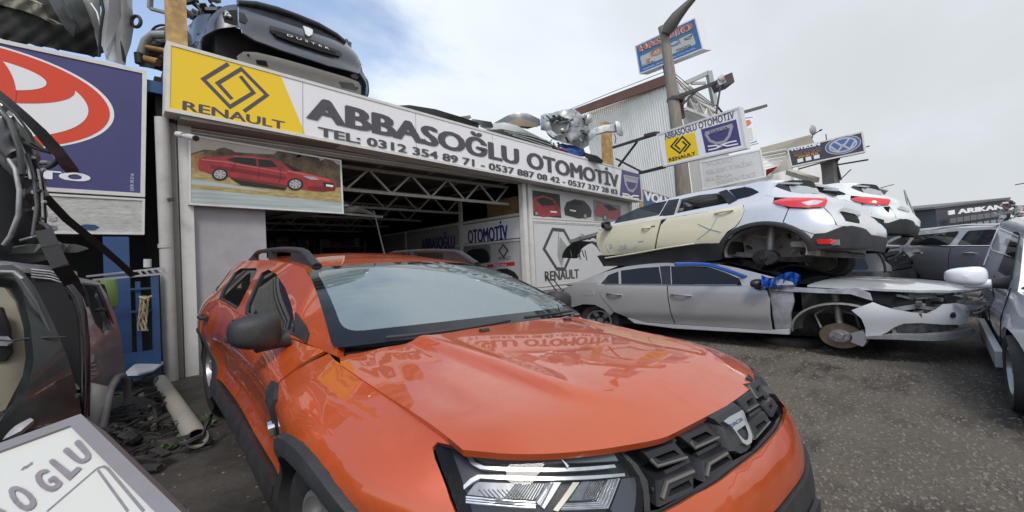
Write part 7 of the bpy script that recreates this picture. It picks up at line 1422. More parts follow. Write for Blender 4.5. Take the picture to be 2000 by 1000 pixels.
def roof_parts():
    G = 'body panels lying on the workshop roof'
    def it(name, lab, cat, pts, m, bulge=.1, thick=.04, **k): o = sheet(name, pts, m, None, bulge, thick, 12, **k); tag(o, lab, cat, G); return o
    it('loose_bumper', 'black bumper shell just right of the SUV tail, lowest of the roof panels', 'bumper', [(775, 206, 7.2), (800, 205, 7.3), (850, 213, 7.5), (900, 228, 7.8), (935, 240, 8), (935, 262, 8), (850, 238, 7.6), (790, 220, 7.3)], PLASG)
    it('loose_bonnet', 'grey bonnet edge lying behind the black bumper shell', 'bonnet', [(897, 228, 8.2), (918, 225, 8.2), (922, 232, 8.2), (960, 238, 8.3), (965, 250, 8.3), (930, 243, 8.2)], GREY2)
    it('loose_bonnet', 'white bonnet lying on the roof below the dark tipped one', 'bonnet', [(936, 247, 8.2), (960, 241, 8.3), (985, 239, 8.4), (1010, 245, 8.5), (1030, 256, 8.6), (1062, 272, 8.8), (1080, 290, 9), (1020, 272, 8.7), (960, 256, 8.4)], WHITEP, .12)
    it('loose_bumper', 'long black bumper with slats between white bonnet and blue bumper', 'bumper', [(945, 254, 8.1), (980, 252, 8.2), (1030, 262, 8.4), (1070, 275, 8.6), (1090, 292, 8.8), (1085, 302, 8.8), (1020, 285, 8.5), (960, 266, 8.2)], PLAS, .15)
    for k in range(3): o = wtube('bumper_slat', [(985 + 8 * k, 256 + 4 * k, 8.0), (1040, 266 + 5 * k, 8.2), (1078, 279 + 5 * k, 8.4)], .010, LSTEEL); tag(o, 'thin pale slat of the long black bumper on the roof', 'slat', 'slats of the long roof bumper')
    it('loose_bonnet', 'dark blue grey bonnet tipped up behind the white bonnet', 'bonnet', [(965, 240, 8.7), (990, 226, 8.7), (1008, 220, 8.7), (1030, 221, 8.7), (1055, 233, 8.7), (1056, 245, 8.7), (1030, 252, 8.7), (1000, 246, 8.7)], mat('slate_paint', (.07, .085, .10), .35, .4, .8), .06)
    it('tan_liner', 'tan liner panel under the tipped dark bonnet', 'panel', [(985, 240, 8.6), (1015, 230, 8.6), (1048, 240, 8.6), (1050, 248, 8.6), (1010, 246, 8.6)], mat('tan_liner', (.25, .20, .14), .8, vary=.2), .03)
    it('loose_bumper', 'bright blue bumper at the foot of the bare metal front frame', 'bumper', [(1088, 284, 9), (1096, 280, 9), (1120, 284, 9.1), (1140, 290, 9.2), (1146, 306, 9.2), (1120, 306, 9.1), (1092, 298, 9)], mat('bright_blue_paint', (.015, .10, .42), .3, 0, 1), .15)
    it('loose_bumper', 'small black plastic end piece right of the blue bumper', 'bumper', [(1138, 296, 9.1), (1150, 300, 9.2), (1166, 304, 9.3), (1178, 313, 9.3), (1176, 320, 9.3), (1150, 313, 9.2)], PLAS, .1)
    it('loose_bumper', 'red edged strip lying below the bare metal front frame', 'strip', [(1085, 286, 8.8), (1096, 290, 8.8), (1110, 296, 8.9), (1108, 301, 8.9), (1088, 294, 8.8)], DRED, .02)
    # bare front structure of a car
    e = empty('front_frame', W(1110, 285, 9), 'bare metal car front structure standing on the roof at the right', 'car frame'); gm = mat('galvanised', (.34, .36, .37), .4, .6, vary=.3, vscale=9, dirt=.4, dscale=7, dcol=(.13, .12, .11))
    sheet('bulkhead', [(1056, 226, 9), (1064, 222, 9), (1084, 220, 9), (1100, 214, 9), (1122, 213, 9), (1134, 222, 9), (1148, 236, 9), (1152, 256, 9), (1150, 284, 9), (1138, 291, 9), (1120, 284, 9), (1096, 278, 9), (1080, 268, 9), (1066, 256, 9), (1056, 254, 9)], gm, e, .25, .05, 8, [[(1072, 232), (1092, 226), (1112, 232), (1118, 246), (1108, 260), (1090, 264), (1076, 254)]], wob=.06)
    sheet('well', [(1070, 230, 9.3), (1095, 222, 9.3), (1120, 230, 9.3), (1122, 262, 9.3), (1080, 266, 9.3)], GREY2, e, -.2, .02, 8)
    q = W(1094, 246, 9.0); MB().lathe([(.20, -.02), (.30, -.04), (.32, 0), (.30, .04), (.2, .02)], q, CF, 30, False).build('strut_tower', gm, e, 40); MB().lathe([(.10, -.02), (.15, 0), (.10, .02)], W(1120, 250, 8.9), CF, 20, False).build('strut_tower', gm, e, 40)
    for a in ([(1140, 228, 8.9), (1145, 222, 8.9), (1158, 224, 8.9), (1156, 240, 8.9), (1144, 244, 8.9)], [(1148, 262, 8.8), (1160, 250, 8.8), (1180, 244, 8.8), (1205, 242, 8.8), (1212, 250, 8.8), (1210, 256, 8.8), (1185, 256, 8.8), (1165, 262, 8.8), (1152, 276, 8.8)], [(1202, 236, 8.7), (1210, 238, 8.7), (1217, 258, 8.7), (1216, 266, 8.7), (1206, 262, 8.7)]): sheet('chassis_leg', a, gm, e, .05, .08, 7)
    rr = random.Random(4)
    for k in range(40):
        x, y = rr.uniform(1062, 1150), rr.uniform(222, 284); a = W(x, y, 8.85 + rr.uniform(-.1, .1)); MB().bar(a, a + Vector((rr.uniform(-.2, .2), rr.uniform(-.1, .1), rr.uniform(-.12, .12))), rr.uniform(.02, .06), .02).build('bracket', gm if k % 3 else PLAS, e)
    wtube('cable', [(1200, 262, 8.7), (1203, 270, 8.7), (1201, 280, 8.7)], .01, PLAS, e)
roof_parts()
def street_things():
    POLE = mat('concrete_pole', (.24, .215, .18), .85, vary=.2, vscale=6, dirt=.5, dscale=9, dcol=(.12, .10, .08), stretch=(3, 3, .6), bump=.2); DK = mat('dark_steel', (.03, .027, .026), .6, dirt=.4, dscale=8)
    e = empty('street_lamp', W(1345, 700, 9.3), 'tall brown concrete street lamp behind the small hanging sign', 'street lamp')
    b = W(1336, 520, 9.4); MB().tube([W(1345, 640, 9.5), W(1339, 420, 9.4), W(1328, 300, 9.3), W(1318, 220, 9.2), W(1308, 140, 9.15), W(1298, 70, 9.1), W(1293, 52, 9.1)], [.21, .18, .14, .125, .11, .09, .085], 18).build('pole', POLE, e, 60)
    MB().tube([W(1318, 198, 9.2), W(1318.5, 192, 9.2)], .17, 18).build('clamp', DK, e)
    MB().tube([W(1300, 66, 9.0), W(1308, 52, 8.95), W(1322, 32, 8.85), W(1340, 12, 8.75), W(1362, -10, 8.6)], [.10, .15, .13, .09, .05], 12, sq=.8).build('lamp_arm', mat('lamp_grey_green', (.10, .095, .08), .5), e, 60)
    # floodlight on a boom
    f = empty('floodlight', W(1420, 155, 9.2), 'rusty square floodlight at the end of a boom on the lamp post', 'floodlight')
    MB().bar(W(1322, 190, 9.2), W(1402, 160, 9.2), .07).bar(W(1331, 206, 9.25), W(1358, 180, 9.2), .045).build('boom', DK, f)
    MB().quadbox([W(1404, 152, 9.2), W(1430, 141, 9.2), W(1435, 160, 9.2), W(1412, 169, 9.2)], .4).build('lamp_box', mat('lamp_brown', (.055, .032, .026), .6, dirt=.4), f); MB().bar(W(1400, 164, 9.15), W(1414, 158, 9.15), .12).build('socket', LSTEEL, f); MB().tube([W(1404, 156, 9.12), W(1412, 152, 9.1)], [.06, .09], 12).build('lamp_glass', WLENS, f)
    # support angle behind the post
    o = MB().bar(W(1324, 192, 9.45), W(1331, 232, 9.45), .12).build('steel_channel', mat('maroon_steel', (.07, .03, .028), .6), None); tag(o, 'maroon steel channel fixed to the lamp post', 'steel')
    # small hanging sign
    q = [W(1283, 262, 8.0), W(1445, 208, 6.9), W(1460, 290, 6.9), W(1296, 326, 8.0)]; q[3] = q[0] + Vector((.05, .02, -.62)); q[2] = q[1] + Vector((.05, .02, -.66)); q[3] = W(1296, 326, 8.0); q[2] = W(1459, 290, 6.9)
    q = [W(1283, 262, 8.0), W(1445, 208, 6.9), W(1459, 290, 6.9), None]; n = (q[1] - q[0]).cross(q[2] - q[1]); d = ray(1296, 326); q[3] = CO + d * ((q[0] - CO).dot(n) / d.dot(n))
    e, f = sign('hanging_sign', 'small white sign with yellow and purple squares hung from the lamp post', 'sign', q, SGW, WFR, .16, .03)
    def PT(txt, c4, m, off=.006, **k):
        g = Face([CO + ray(*p) * ((f.q[0] - CO).dot(f.n) / ray(*p).dot(f.n)) for p in c4]); g.n = f.n; g.text(txt, (0, 0, 1, 1), m, e, off=off, **k)
    PT('ABBASOĞLU OTOMOTİV', [(1295, 257), (1433, 211), (1435, 231), (1299, 273)], SGT, smear=.06)
    S(f, 'yellow_square', [(1298, 272), (1357, 258), (1365, 303), (1304, 319)], SGY, e); S(f, 'purple_square', [(1369, 253), (1438, 233), (1448, 284), (1379, 299)], SGP, e)
    LN(f, 'diamond_mark', [(1325, 269), (1311, 286), (1328, 299), (1341, 283), (1333, 276)], .045, SGK, e); LN(f, 'diamond_mark', [(1329, 292), (1319, 284), (1333, 267), (1348, 282), (1336, 297)], .045, SGK, e); PT('RENAULT', [(1306, 309), (1358, 296), (1360, 302), (1308, 316)], SGK, .008, smear=.05)
    LN(f, 'badge_mark', [(1378, 261), (1387, 275), (1400, 280), (1415, 277), (1424, 266), (1430, 245)], .07, SIL, e); S(f, 'badge_mark', [(1376, 258), (1431, 241), (1429, 249), (1380, 264)], SIL, e, .007); PT('DACIA', [(1386, 256), (1422, 246), (1423, 251), (1388, 262)], SGP, .009, smear=.04)
    for s_ in ([(1383, 286), (1397, 284), (1407, 286), (1399, 290), (1384, 293)], [(1439, 275), (1424, 278), (1410, 283), (1421, 285), (1442, 281)]): LN(f, 'logo_stroke', s_, .035, SGW, e, .008)
    o = MB().bar(W(1198, 288, 9.6), W(1284, 261, 8.1), .05).bar(W(1208, 325, 9.6), W(1245, 276, 8.9), .035).bar(W(1203, 310, 9.6), W(1254, 336, 8.9), .035).bar(W(1250, 338, 8.9), W(1298, 326, 8.1), .07, .05).bar(W(1262, 265, 8.4), W(1284, 260, 8.05), .10, .06).build('steel_bracket', DK, None); tag(o, 'dark steel arms bracing the small hanging sign to the roof corner', 'bracket')
    o = MB().bar(W(1446, 221, 7.2), W(1492, 208, 7.6), .12, .05).build('steel_bar', mat('bar_grey', (.10, .095, .085), .6), None); tag(o, 'grey steel bar poking out right above the small hanging sign', 'bar')
    o = MB().tube([W(1407, 170, 9.1), W(1403, 195, 9), W(1399, 222, 8.8)], .02, 6).tube([W(1399, 205, 9), W(1406, 214, 9), W(1411, 220, 9)], .02, 6).build('loose_wires', PLAS, None); tag(o, 'loose black wires dangling from the floodlight boom', 'wires')
    # big blue sign up high
    q = [W(1240, 90, 16), W(1358, 34, 14), W(1374, 96, 14), None]; n = (q[1] - q[0]).cross(q[2] - q[1]); d = ray(1249, 145); q[3] = CO + d * ((q[0] - CO).dot(n) / d.dot(n))
    e, f = sign('roof_sign', 'blue sign with orange letters high up behind the street lamp', 'sign', q, SGB, SGW, .5, .04)
    OL = mat('sign_orange', (.62, .17, .08), .4); CR_ = mat('sign_cream', (.55, .56, .52), .4); TE = mat('sign_teal', (.08, .22, .24), .4)
    def QT(txt, c4, m, off=.01, **k):
        g = Face([CO + ray(*p) * ((f.q[0] - CO).dot(f.n) / ray(*p).dot(f.n)) for p in c4]); g.n = f.n; g.text(txt, (0, 0, 1, 1), m, e, off=off, **k)
    for m_, sm, o_ in ((SGW, .22, .012), (OL, .12, .02)): QT('HAS OTO', [(1246, 91), (1353, 42), (1355, 57), (1250, 102)], m_, o_, smear=sm)
    S(f, 'cream_field', rounded([(1250, 110), (1352, 64), (1360, 86), (1255, 131)], 5), CR_, e, .008); QT('KIA', [(1272, 101), (1294, 92), (1296, 99), (1275, 108)], OL, .016); LN(f, 'oval', [(1271, 104), (1283, 95), (1297, 92), (1296, 99), (1284, 107), (1273, 109)], .03, OL, e, .014, True)
    LN(f, 'oval', [(1307, 86), (1316, 79), (1326, 78), (1327, 82), (1318, 88), (1309, 90)], .03, SGB, e, .014, True); QT('HYUNDAI', [(1308, 91), (1330, 82), (1331, 85), (1309, 94)], SGB, .016); QT('TOYOTO', [(1320, 97), (1349, 86), (1350, 91), (1321, 101)], SGK, .016, smear=.05); QT('SUZUKI', [(1256, 126), (1278, 117), (1279, 121), (1258, 130)], SGK, .016); LN(f, 'mark', [(1262, 117), (1270, 114), (1264, 120), (1270, 120)], .03, OL, e, .014); LN(f, 'mark', [(1337, 76), (1344, 73), (1352, 68), (1349, 75), (1339, 78)], .02, SGK, e, .014, True)
    QT('ORJİNAL JAPON YEDEK PARÇALARI', [(1256, 134), (1358, 92), (1359, 96), (1257, 138)], SGW, .016, smear=.03); LN(f, 'subtitle', [(1256, 106), (1352, 62)], .07, TE, e, .009)
    MB().bar(W(1300, 128, 15.4), W(1325, 300, 15.6), .15).build('mast', DK, e)
    # neighbouring white corrugated hall
    hall = empty('corrugated_hall', W(1320, 400, 14.5), 'tall white corrugated hall with a brown top band behind the street lamp', 'building')
    cw = mat('corrugated_white', (.82, .82, .78), .55, vary=.05, vscale=.8, dirt=.25, dscale=1.2, dcol=(.3, .28, .24), stretch=(1, 1, .4))
    a0, a1, b1, b0 = W(1138, 224, 18), W(1322, 150, 14.2), W(1368, 520, 14.6), W(1200, 520, 18.4)
    N_ = 44; V = []; Fc = []; nrm = (a1 - a0).cross(b0 - a0).normalized(); nrm = nrm if nrm.dot(a0 - CO) < 0 else -nrm
    for i in range(N_ * 4 + 1):
        t = i / (N_ * 4); o_ = nrm * (.05 if i % 4 in (1, 2) else 0); V += [a0.lerp(a1, t) + o_, b0.lerp(b1, t) + o_]
    for i in range(N_ * 4): Fc.append((2 * i, 2 * i + 1, 2 * i + 3, 2 * i + 2))
    MB().add(V, Fc).build('side_wall', cw, hall)
    MB().quadbox([W(1112, 216, 18), W(1312, 141, 14.2), W(1314, 160, 14.2), W(1114, 229, 18)], .12).build('top_band', mat('brown_band', (.16, .075, .05), .6, vary=.15, vscale=2, dirt=.3, dscale=3), hall)
    MB().quadbox([W(1313, 138, 14.1), W(1322, 142, 14.1), W(1372, 520, 14.4), W(1356, 520, 14.4)], .25).build('corner_trim', cw, hall)
    MB().quadbox([W(1322, 170, 14.3), W(1420, 232, 22), W(1430, 420, 22), W(1366, 520, 14.5)], .3).build('front_wall', mat('hall_front', (.42, .43, .41), .6), hall)
    tr = MB(); A = [W(1330, 178, 14), W(1404, 222, 18)]; B = [W(1338, 212, 14), W(1408, 240, 18)]; tr.bar(A[0], A[1], .12); tr.bar(B[0], B[1], .10)
    for i in range(8): t0, t1 = i / 8, (i + 1) / 8; tr.bar((A if i % 2 else B)[0].lerp((A if i % 2 else B)[1], t0), (B if i % 2 else A)[0].lerp((B if i % 2 else A)[1], t1), .07)
    tr.build('canopy_truss', WFR, hall); MB().quadbox([W(1318, 150, 14), W(1345, 168, 14.5), W(1405, 214, 18), W(1330, 176, 14)], .2).build('canopy_edge', WFR, hall)
    g = empty('gantry', W(1384, 200, 15), 'white angled steel gantry sticking up right of the corrugated hall', 'gantry'); MB().bar(W(1384, 140, 14.5), W(1397, 206, 14.5), .16).bar(W(1384, 142, 14.5), W(1331, 166, 14.5), .13).bar(W(1378, 162, 14.5), W(1350, 163, 14.5), .08).build('frame', mat('pale_steel', (.34, .36, .36), .5), g)
    for i in range(3): o = MB().tube([W(1316 + 3 * i, 142 + 8 * i, 14), W(1352, 172 + 9 * i, 14.3), W(1396 - 4 * i, 206, 15)], .012, 5).build('overhead_cable', PLAS, None); tag(o, 'thin cable fanning out from the hall corner to the gantry', 'cable', 'cables at the hall corner')
    o = MB().tube([W(1112, 214, 17.5), W(1200, 178, 16), W(1318, 132, 14)], .012, 5).build('overhead_cable', PLAS, None); tag(o, 'long thin cable above the brown band of the white hall', 'cable')
    # VOLVO sign at the end of the workshop
    q = [BP(1255, 370, 'Y', 6.2), BP(1312, 387, 'Y', 6.2), BP(1316, 420, 'Y', 6.2), BP(1255, 407, 'Y', 6.2)]; e, f = sign('shop_sign', 'blue sign reading VOLVO half hidden behind the cream car roof', 'sign', q, mat('volvo_blue', (.04, .09, .20), .4), YPOST, .12, .03)
    g = Face([CO + ray(*p) * ((f.q[0] - CO).dot(f.n) / ray(*p).dot(f.n)) for p in [(1257, 372), (1324, 392), (1324, 404), (1257, 391)]]); g.n = f.n; g.text('VOLVO', (0, 0, 1, 1), SGW, e, off=.01, smear=.12)
    # faded board
    q = [W(1366, 316, 9.0), W(1486, 291, 8.6), W(1496, 346, 8.6), None]; n = (q[1] - q[0]).cross(q[2] - q[1]); d = ray(1372, 372); q[3] = CO + d * ((q[0] - CO).dot(n) / d.dot(n))
    e, f = sign('faded_board', 'faded grey white board with ghost letters below the small hanging sign', 'board', q, mat('faded_white', (.50, .505, .50), .5, vary=.04), WFR, .1, .03); gh = mat('ghost_letter', (.42, .43, .45), .6)
    for t_, c4 in (('VOLVO', [(1378, 316), (1430, 305), (1432, 315), (1380, 326)]), ('ELEKTRİK', [(1378, 331), (1470, 312), (1472, 322), (1380, 341)]), ('KLİMA', [(1378, 346), (1430, 335), (1432, 344), (1380, 355)]), ('SERVİSİ', [(1398, 351), (1476, 335), (1478, 344), (1400, 361)])):
        g = Face([CO + ray(*p) * ((f.q[0] - CO).dot(f.n) / ray(*p).dot(f.n)) for p in c4]); g.n = f.n; g.text(t_, (0, 0, 1, 1), gh, e, off=.005, smear=.08)
    q = [W(1450, 228, 20), W(1473, 226, 19.8), W(1482, 279, 19.8), W(1454, 286, 20)]; e, f = sign('roof_sign', 'sliver of a blue sign right behind the small hanging sign', 'sign', q, SGB, SGW, .2, .06); S(f, 'orange_arc', [(1453, 236), (1464, 234), (1468, 240), (1462, 246), (1454, 246)], OL, e, .02); S(f, 'cream_field', [(1455, 252), (1468, 249), (1472, 272), (1458, 276)], CR_, e, .02)
    # dark sign with the round blue emblem
    q = [W(1537, 292, 13), W(1685, 256, 12), W(1691, 297, 12), None]; n = (q[1] - q[0]).cross(q[2] - q[1]); d = ray(1545, 327); q[3] = CO + d * ((q[0] - CO).dot(n) / d.dot(n))
    e, f = sign('roof_sign', 'dark sign reading TUTKUN with a round blue and silver emblem', 'sign', q, mat('sign_charcoal', (.045, .038, .045), .4), WFR, .25, .04)
    def RT(txt, c4, m, off=.012, **k):
        g = Face([CO + ray(*p) * ((f.q[0] - CO).dot(f.n) / ray(*p).dot(f.n)) for p in c4]); g.n = f.n; g.text(txt, (0, 0, 1, 1), m, e, off=off, **k)
    RT('TUTKUN', [(1541, 290), (1601, 277), (1602, 284), (1543, 296)], SGW, smear=.14); RT('VOLKSWAGEN', [(1547, 298), (1603, 286), (1604, 290), (1548, 302)], mat('sign_violet', (.16, .15, .30), .5)); RT('0312 354 20 56', [(1551, 302), (1602, 291), (1603, 295), (1552, 306)], OL); RT('0534 687 58 55', [(1559, 305), (1597, 297), (1598, 301), (1560, 309)], SGY)
    for k in range(3): x = 1557 + 16 * k; y = 311 - 3.5 * k; S(f, 'small_badge', [(x, y), (x + 11, y - 2.4), (x + 12, y + 4.6), (x + 1, y + 7)], SGW, e, .012)
    ce = face_ab(f, 1646, 283.5); r1 = face_ab(f, 1682, 275); rx = r1[0] - ce[0]; ry = .42
    f.shape('emblem_ring', f.ell(ce[0], ce[1], rx, ry), mat('emblem_blue', (.05, .13, .34), .3), e, .010); LN(f, 'emblem_rim', [(p[0], p[1]) for p in []] or [(0, 0)], 0, SIL, e) if 0 else None
    asp = (f.q[1] - f.q[0]).length / (f.q[3] - f.q[0]).length
    f.line('emblem_rim', f.ell(ce[0], ce[1], rx * .97, ry * .97), .035, SIL, e, .014, asp, True); f.line('emblem_rim', f.ell(ce[0], ce[1], rx * .74, ry * .74), .07, SIL, e, .014, asp, True)
    cx_, cy_ = ce; f.line('emblem_bars', [(cx_ - rx * .42, cy_ + ry * .62), (cx_ - rx * .1, cy_ + ry * .02), (cx_ + rx * .1, cy_ + ry * .02), (cx_ + rx * .42, cy_ + ry * .62)], .085, SIL, e, .016, asp); f.line('emblem_bars', [(cx_ - rx * .70, cy_ + ry * .22), (cx_ - rx * .34, cy_ - ry * .62), (cx_, cy_ - ry * .02), (cx_ + rx * .34, cy_ - ry * .62), (cx_ + rx * .70, cy_ + ry * .22)], .085, SIL, e, .016, asp)
    # beige and corrugated sheds behind it
    s = empty('shed', W(1560, 420, 17), 'beige and corrugated shed with tarpaulins behind the dark round-emblem sign', 'building'); bm_ = mat('beige_board', (.42, .39, .32), .7, dirt=.3, dscale=2)
    MB().quadbox([W(1484, 289, 17), W(1583, 263, 16), W(1592, 282, 16), W(1486, 305, 17)], 1.5).build('parapet', bm_, s); MB().quadbox([W(1486, 296, 17), W(1545, 287, 17), W(1560, 460, 17), W(1500, 460, 17)], 3).build('side_wall', cw, s); MB().quadbox([W(1500, 341, 15), W(1542, 333, 15), W(1560, 460, 15), W(1500, 460, 15)], 3).build('lower_shed', cw, s)
    MB().quadbox([W(1560, 318, 16), W(1618, 300, 15.5), W(1636, 460, 15.5), W(1570, 460, 16)], 2).build('right_wall', cw, s); sheet('tarpaulin', [(1503, 342, 14.6), (1520, 325, 14.6), (1535, 306, 14.6), (1541, 330, 14.6), (1520, 337, 14.6)], bm_, s, .1); MB().bar(W(1542, 336, 14.2), W(1592, 352, 13), .25, .15).build('sloping_beam', bm_, s); MB().bar(W(1604, 300, 14.6), W(1612, 352, 14.6), .10).build('maroon_post', mat('maroon_steel', (.07, .03, .028)), s); sheet('red_liner', [(1496, 331, 14.8), (1518, 325, 14.8), (1516, 332, 14.8), (1497, 343, 14.8)], DRED, s)
    o = MB(); 
    for k in range(5): o.bar(W(1488, 300 + 7 * k, 14.9), W(1534, 291 + 7.2 * k, 14.9), .03)
    o.build('railing', WFR, s)
    m_ = empty('sign_mast', W(1630, 450, 13), 'grey steel mast carrying the dark round-emblem sign', 'mast'); MB().bar(W(1619, 305, 12.8), W(1632, 470, 12.8), .32, .3).build('mast', mat('mast_grey', (.14, .13, .12), .6), m_); sheet('gusset', [(1615, 311, 12.7), (1645, 303, 12.5), (1640, 312, 12.6), (1630, 322, 12.7), (1618, 326, 12.8)], mat('mast_grey', (.14, .13, .12)), m_, 0, .2); MB().bar(W(1635, 325, 12.7), W(1642, 352, 12.7), .05).bar(W(1560, 330, 12.8), W(1640, 308, 12.4), .04).bar(W(1635, 322, 12.4), W(1695, 312, 11.5), .04).build('braces', DK, m_); pass
    d = empty('satellite_dish', W(1590, 262, 14), 'grey satellite dish on a thin pole above the beige parapet', 'dish'); c_ = W(1588, 254, 14); MB().lathe([(.001, .05), (.08, .045), (.14, .02), (.17, -.01)], c_, -CF + CR * .4, 26, False).build('bowl', mat('dish_grey', (.30, .30, .31), .4), d, 50); MB().tube([W(1586, 270, 14), W(1588, 256, 14)], .02, 6).tube([W(1590, 262, 13.9), W(1603, 254, 13.8)], .015, 6).bar(W(1601, 255, 13.8), W(1605, 253.5, 13.8), .05).build('arm', DK, d)
    for px in ([(1613, 262, 14), (1615, 280, 14)], [(1638, 354, 12), (1662, 331, 12)], [(1692, 287, 11.7), (1698, 285, 11.7)]): o = wtube('thin_rod', px, .015, DK); tag(o, {1613: 'thin upright rod rising behind the dark round-emblem sign', 1638: 'thin slanting rod above the white hatchback roof', 1692: 'short stub rod at the right end of the dark round-emblem sign'}[px[0][0]], 'rod')
    # far end of the street
    e = empty('dark_building', W(1900, 470, 60), 'dark glass fronted building reading ARIKAN at the far end of the yard', 'building'); db = mat('facade_dark', (.055, .058, .07), .5); q = [W(1827, 405, 60), W(1972, 386, 66), W(1976, 480, 66), W(1834, 480, 60)]; f = Face(q)
    MB().quadbox(q, 12).build('wall', db, e); MB().quadbox([W(1824, 404, 59.5), W(1974, 385, 65), W(1974, 389, 65), W(1824, 408, 59.5)], 13).build('roof', mat('roof_grey', (.12, .12, .13), .6), e)
    PL = lambda p: CO + ray(*p) * ((f.q[0] - CO).dot(f.n) / ray(*p).dot(f.n)) - (-f.n) * 0
    g = Face([PL(p) for p in [(1848, 411), (1937, 401), (1938, 410), (1849, 420)]]); g.n = f.n; g.text('ARIKAN', (0, 0, 1, 1), mat('white_letter', (.75, .76, .78), .4), e, off=1.2, smear=.14)
    for c4 in ([(1831, 414), (1843, 412), (1844, 420), (1832, 422)], [(1939, 402), (1957, 400), (1958, 407), (1940, 409)]): MB().quadbox([PL(p) + f.n * 1.2 for p in c4], .1).build('logo_panel', mat('white_letter', (.7, .7, .7)), e)
    wg = mat('window_blue_grey', (.16, .18, .21), .15)
    for k in range(10):
        x = 1838 + 13.2 * k; y = 443 - 1.9 * k; MB().quadbox([PL(p) + f.n * 1.0 for p in [(x, y), (x + 10, y - 1.4), (x + 10.5, y + 7), (x + .5, y + 8.4)]], .1).build('window', wg, e)
        MB().quadbox([PL(p) + f.n * 1.0 for p in [(x, y - 15), (x + 12, y - 16.5), (x + 12.3, y - 7), (x + .3, y - 5.5)]], .1).build('upper_pane', mat('pane_dark', (.07, .075, .095), .15), e)
    for i, (px, w, h, D, col, lab) in enumerate([(1793, 26, 24, 75, (.40, .42, .43), 'small pale far building left of the dark glass building'), (1812, 20, 17, 70, (.10, .10, .11), 'small dark stack of far roofs beside the dark glass building'), (1742, 40, 20, 90, (.45, .46, .46), 'pale far warehouse behind the white hatchback'), (2000, 24, 52, 72, (.36, .34, .33), 'cluttered roof structures above the white van'), (1660, 60, 12, 95, (.40, .41, .42), 'low far warehouse hidden behind the stack')]):
        b_ = empty('distant_building', W(px, 470, D), lab, 'building'); fm = mat('far_wall_%d' % i if 0 else 'far_wall' + 'abcde'[i], col, .7, vary=.2, vscale=.4); y0 = 452 - h; MB().quadbox([W(px - w / 2, y0 + 1, D), W(px + w / 2, y0, D), W(px + w / 2, 480, D), W(px - w / 2, 480, D)], 6 if px < 1900 else .6).build('wall', fm, b_); rr = random.Random(i + 20)
        for k in range(5): x = px + (rr.random() - .5) * w * .8; y = y0 + 4 + rr.random() * (h - 6); MB().quadbox([W(x - 2, y, D - .3), W(x + 2, y, D - .3), W(x + 2, y + 3, D - .3), W(x - 2, y + 3, D - .3)], .1).build('window', wg, b_)
    o = MB(); o.bar(W(1766, 371, 55), W(1777, 420, 55), .12); o.bar(W(1766, 371, 55), W(1788, 425, 55), .12)
    for k in range(6): o.bar(W(1767 + 2 * k, 378 + 8 * k, 55), W(1769 + 3.4 * k, 378 + 8 * k, 55), .1)
    o = o.build('lattice_mast', mat('pale_steel', (.3, .3, .3)), None); tag(o, 'pale lattice mast far behind the white hatchback', 'mast')
    e = empty('yard_clutter', W(1985, 420, 26), 'rooftop clutter of pipes and rails above the white van', 'scrap'); rr = random.Random(8)
    for k in range(26): a = W(rr.uniform(1958, 2010), rr.uniform(392, 440), 26); MB().bar(a, a + Vector((rr.uniform(-.9, .9), rr.uniform(-.5, .5), rr.uniform(-.5, .5))), rr.uniform(.05, .3), .1).build('piece', (LSTEEL, GREY2, WFR, DRED)[k % 4], e)
    o = wtube('thin_rod', [(1983, 361, 14), (2010, 356, 14)], .015, DK); tag(o, 'short thin cable stub against the sky at the right edge', 'cable')
street_things()
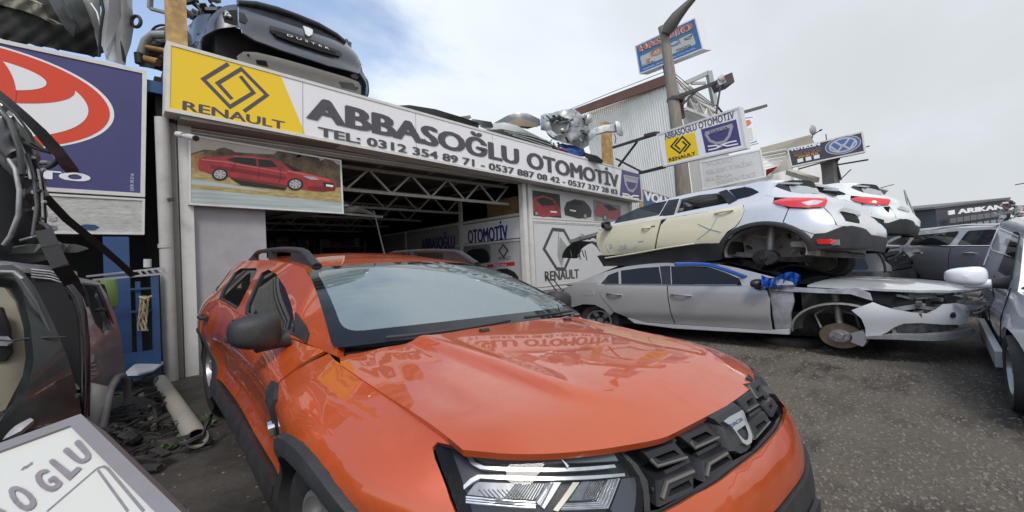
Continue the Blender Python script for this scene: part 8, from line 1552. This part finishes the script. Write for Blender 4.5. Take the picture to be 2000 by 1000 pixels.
def ground_bits():
    rr = random.Random(5)
    mb = MB()
    def stone(x, y, r_):
        V = []; a0 = rr.uniform(0, 6)
        for k in range(5): a = a0 + k * 1.257; V.append((x + r_ * math.cos(a) * rr.uniform(.6, 1.1), y + r_ * math.sin(a) * rr.uniform(.6, 1.1), .0))
        n = len(V); top = [(x + (v[0] - x) * .6, y + (v[1] - y) * .6, r_ * rr.uniform(.2, .5)) for v in V]; mb.add([(v[0], v[1], -.002) for v in V] + top, [(5, 6, 7, 8, 9)] + [(i, (i + 1) % 5, 5 + (i + 1) % 5, 5 + i) for i in range(5)])
    for _ in range(9000):
        D = 1.3 + 9 * rr.random() ** 1.7; px = rr.uniform(1380, 2050); py = 500 + 0; p = W(px, 500, D); stone(p.x, p.y, rr.uniform(.003, .010) * (1 + .25 * D * rr.random()))
    for _ in range(900): stone(rr.uniform(-.6, .9), rr.uniform(1.5, 5.2), rr.uniform(.004, .014))
    tag(mb.build('gravel', mat('gravel_chip', (.15, .138, .118), .8, vary=.35, vscale=60), None), kind='stuff')
    mb = MB()
    for _ in range(70):
        s_ = [Vector((rr.uniform(-.45, .36), rr.uniform(3.0, 5.2), rr.uniform(.01, .1)))]
        for k in range(5): s_.append(s_[-1] + Vector((rr.uniform(-.09, .09), rr.uniform(-.12, .12), rr.uniform(-.03, .04))))
        mb.tube([Vector((p.x, p.y, max(p.z, .01))) for p in s_], rr.uniform(.004, .012), 5)
    for _ in range(14):
        a = Vector((rr.uniform(-.4, .25), rr.uniform(3.1, 5.1), .05)); mb.lathe([(.02, -.03), (.07, -.03), (.08, 0), (.07, .03), (.02, .03)], a, (rr.uniform(-1, 1), rr.uniform(-1, 1), rr.uniform(.2, 1)), 12)
    for _ in range(110):
        a = Vector((rr.uniform(-.45, .36), rr.uniform(3.0, 5.2), rr.uniform(.0, .09))); mb.bar(a, a + Vector((rr.uniform(-.2, .2), rr.uniform(-.2, .2), rr.uniform(-.03, .05))), rr.uniform(.008, .05), rr.uniform(.004, .02))
    tag(mb.build('scrap_litter', mat('scrap_litter', (.032, .030, .027), .65, .15, vary=.9, vscale=14), None), kind='stuff')
    LF = mat('weed_leaf', (.05, .11, .03), .6, vary=.3, vscale=20)
    for i, (x, y, lab) in enumerate(((.30, 3.25, 'small green weed growing left of the fallen pipe mouth'), (.52, 3.55, 'tiny weed leaning on the fallen pipe near its mouth'))):
        mb = MB()
        for k in range(26):
            a = rr.uniform(0, 6.28); l = rr.uniform(.03, .09); b = Vector((x + rr.uniform(-.05, .05), y + rr.uniform(-.08, .08), .005)); t = b + Vector((math.cos(a) * l, math.sin(a) * l, rr.uniform(.01, .07))); w = Vector((-math.sin(a), math.cos(a), 0)) * .010; m_ = b.lerp(t, .5) + Vector((0, 0, .012)); mb.add([b, m_ - w, t, m_ + w], [(0, 1, 2, 3)])
        tag(mb.build('weed', LF, None), lab, 'plant')
    o = MB().box((0, 0, 0), (.1, .07, .03)); p = BP(1910, 610, 'Z', .02)
    o = MB().hexa([p + Vector(v) for v in [(-.06, -.04, -.02), (.06, -.05, -.02), (.07, .04, -.02), (-.05, .05, -.02), (-.05, -.03, .03), (.05, -.04, .035), (.06, .03, .03), (-.04, .04, .028)]]).build('white_block', WPAN, None); tag(o, 'small white block lying on the ground between grey saloon and van', 'block')
    for i, (a, b, lab) in enumerate((((1064, 538), (1092, 575), 'thin black crutch-like rod with red handle by the wall, left one'), ((1080, 545), (1100, 570), 'short black rod leaning on the wall, right one'))):
        e = MB().tube([BP(*a, 'Y', 5.0), BP(*b, 'Y', 4.9)], .012, 6).build('leaning_rod', PLAS, None); tag(e, lab, 'rod')
ground_bits()
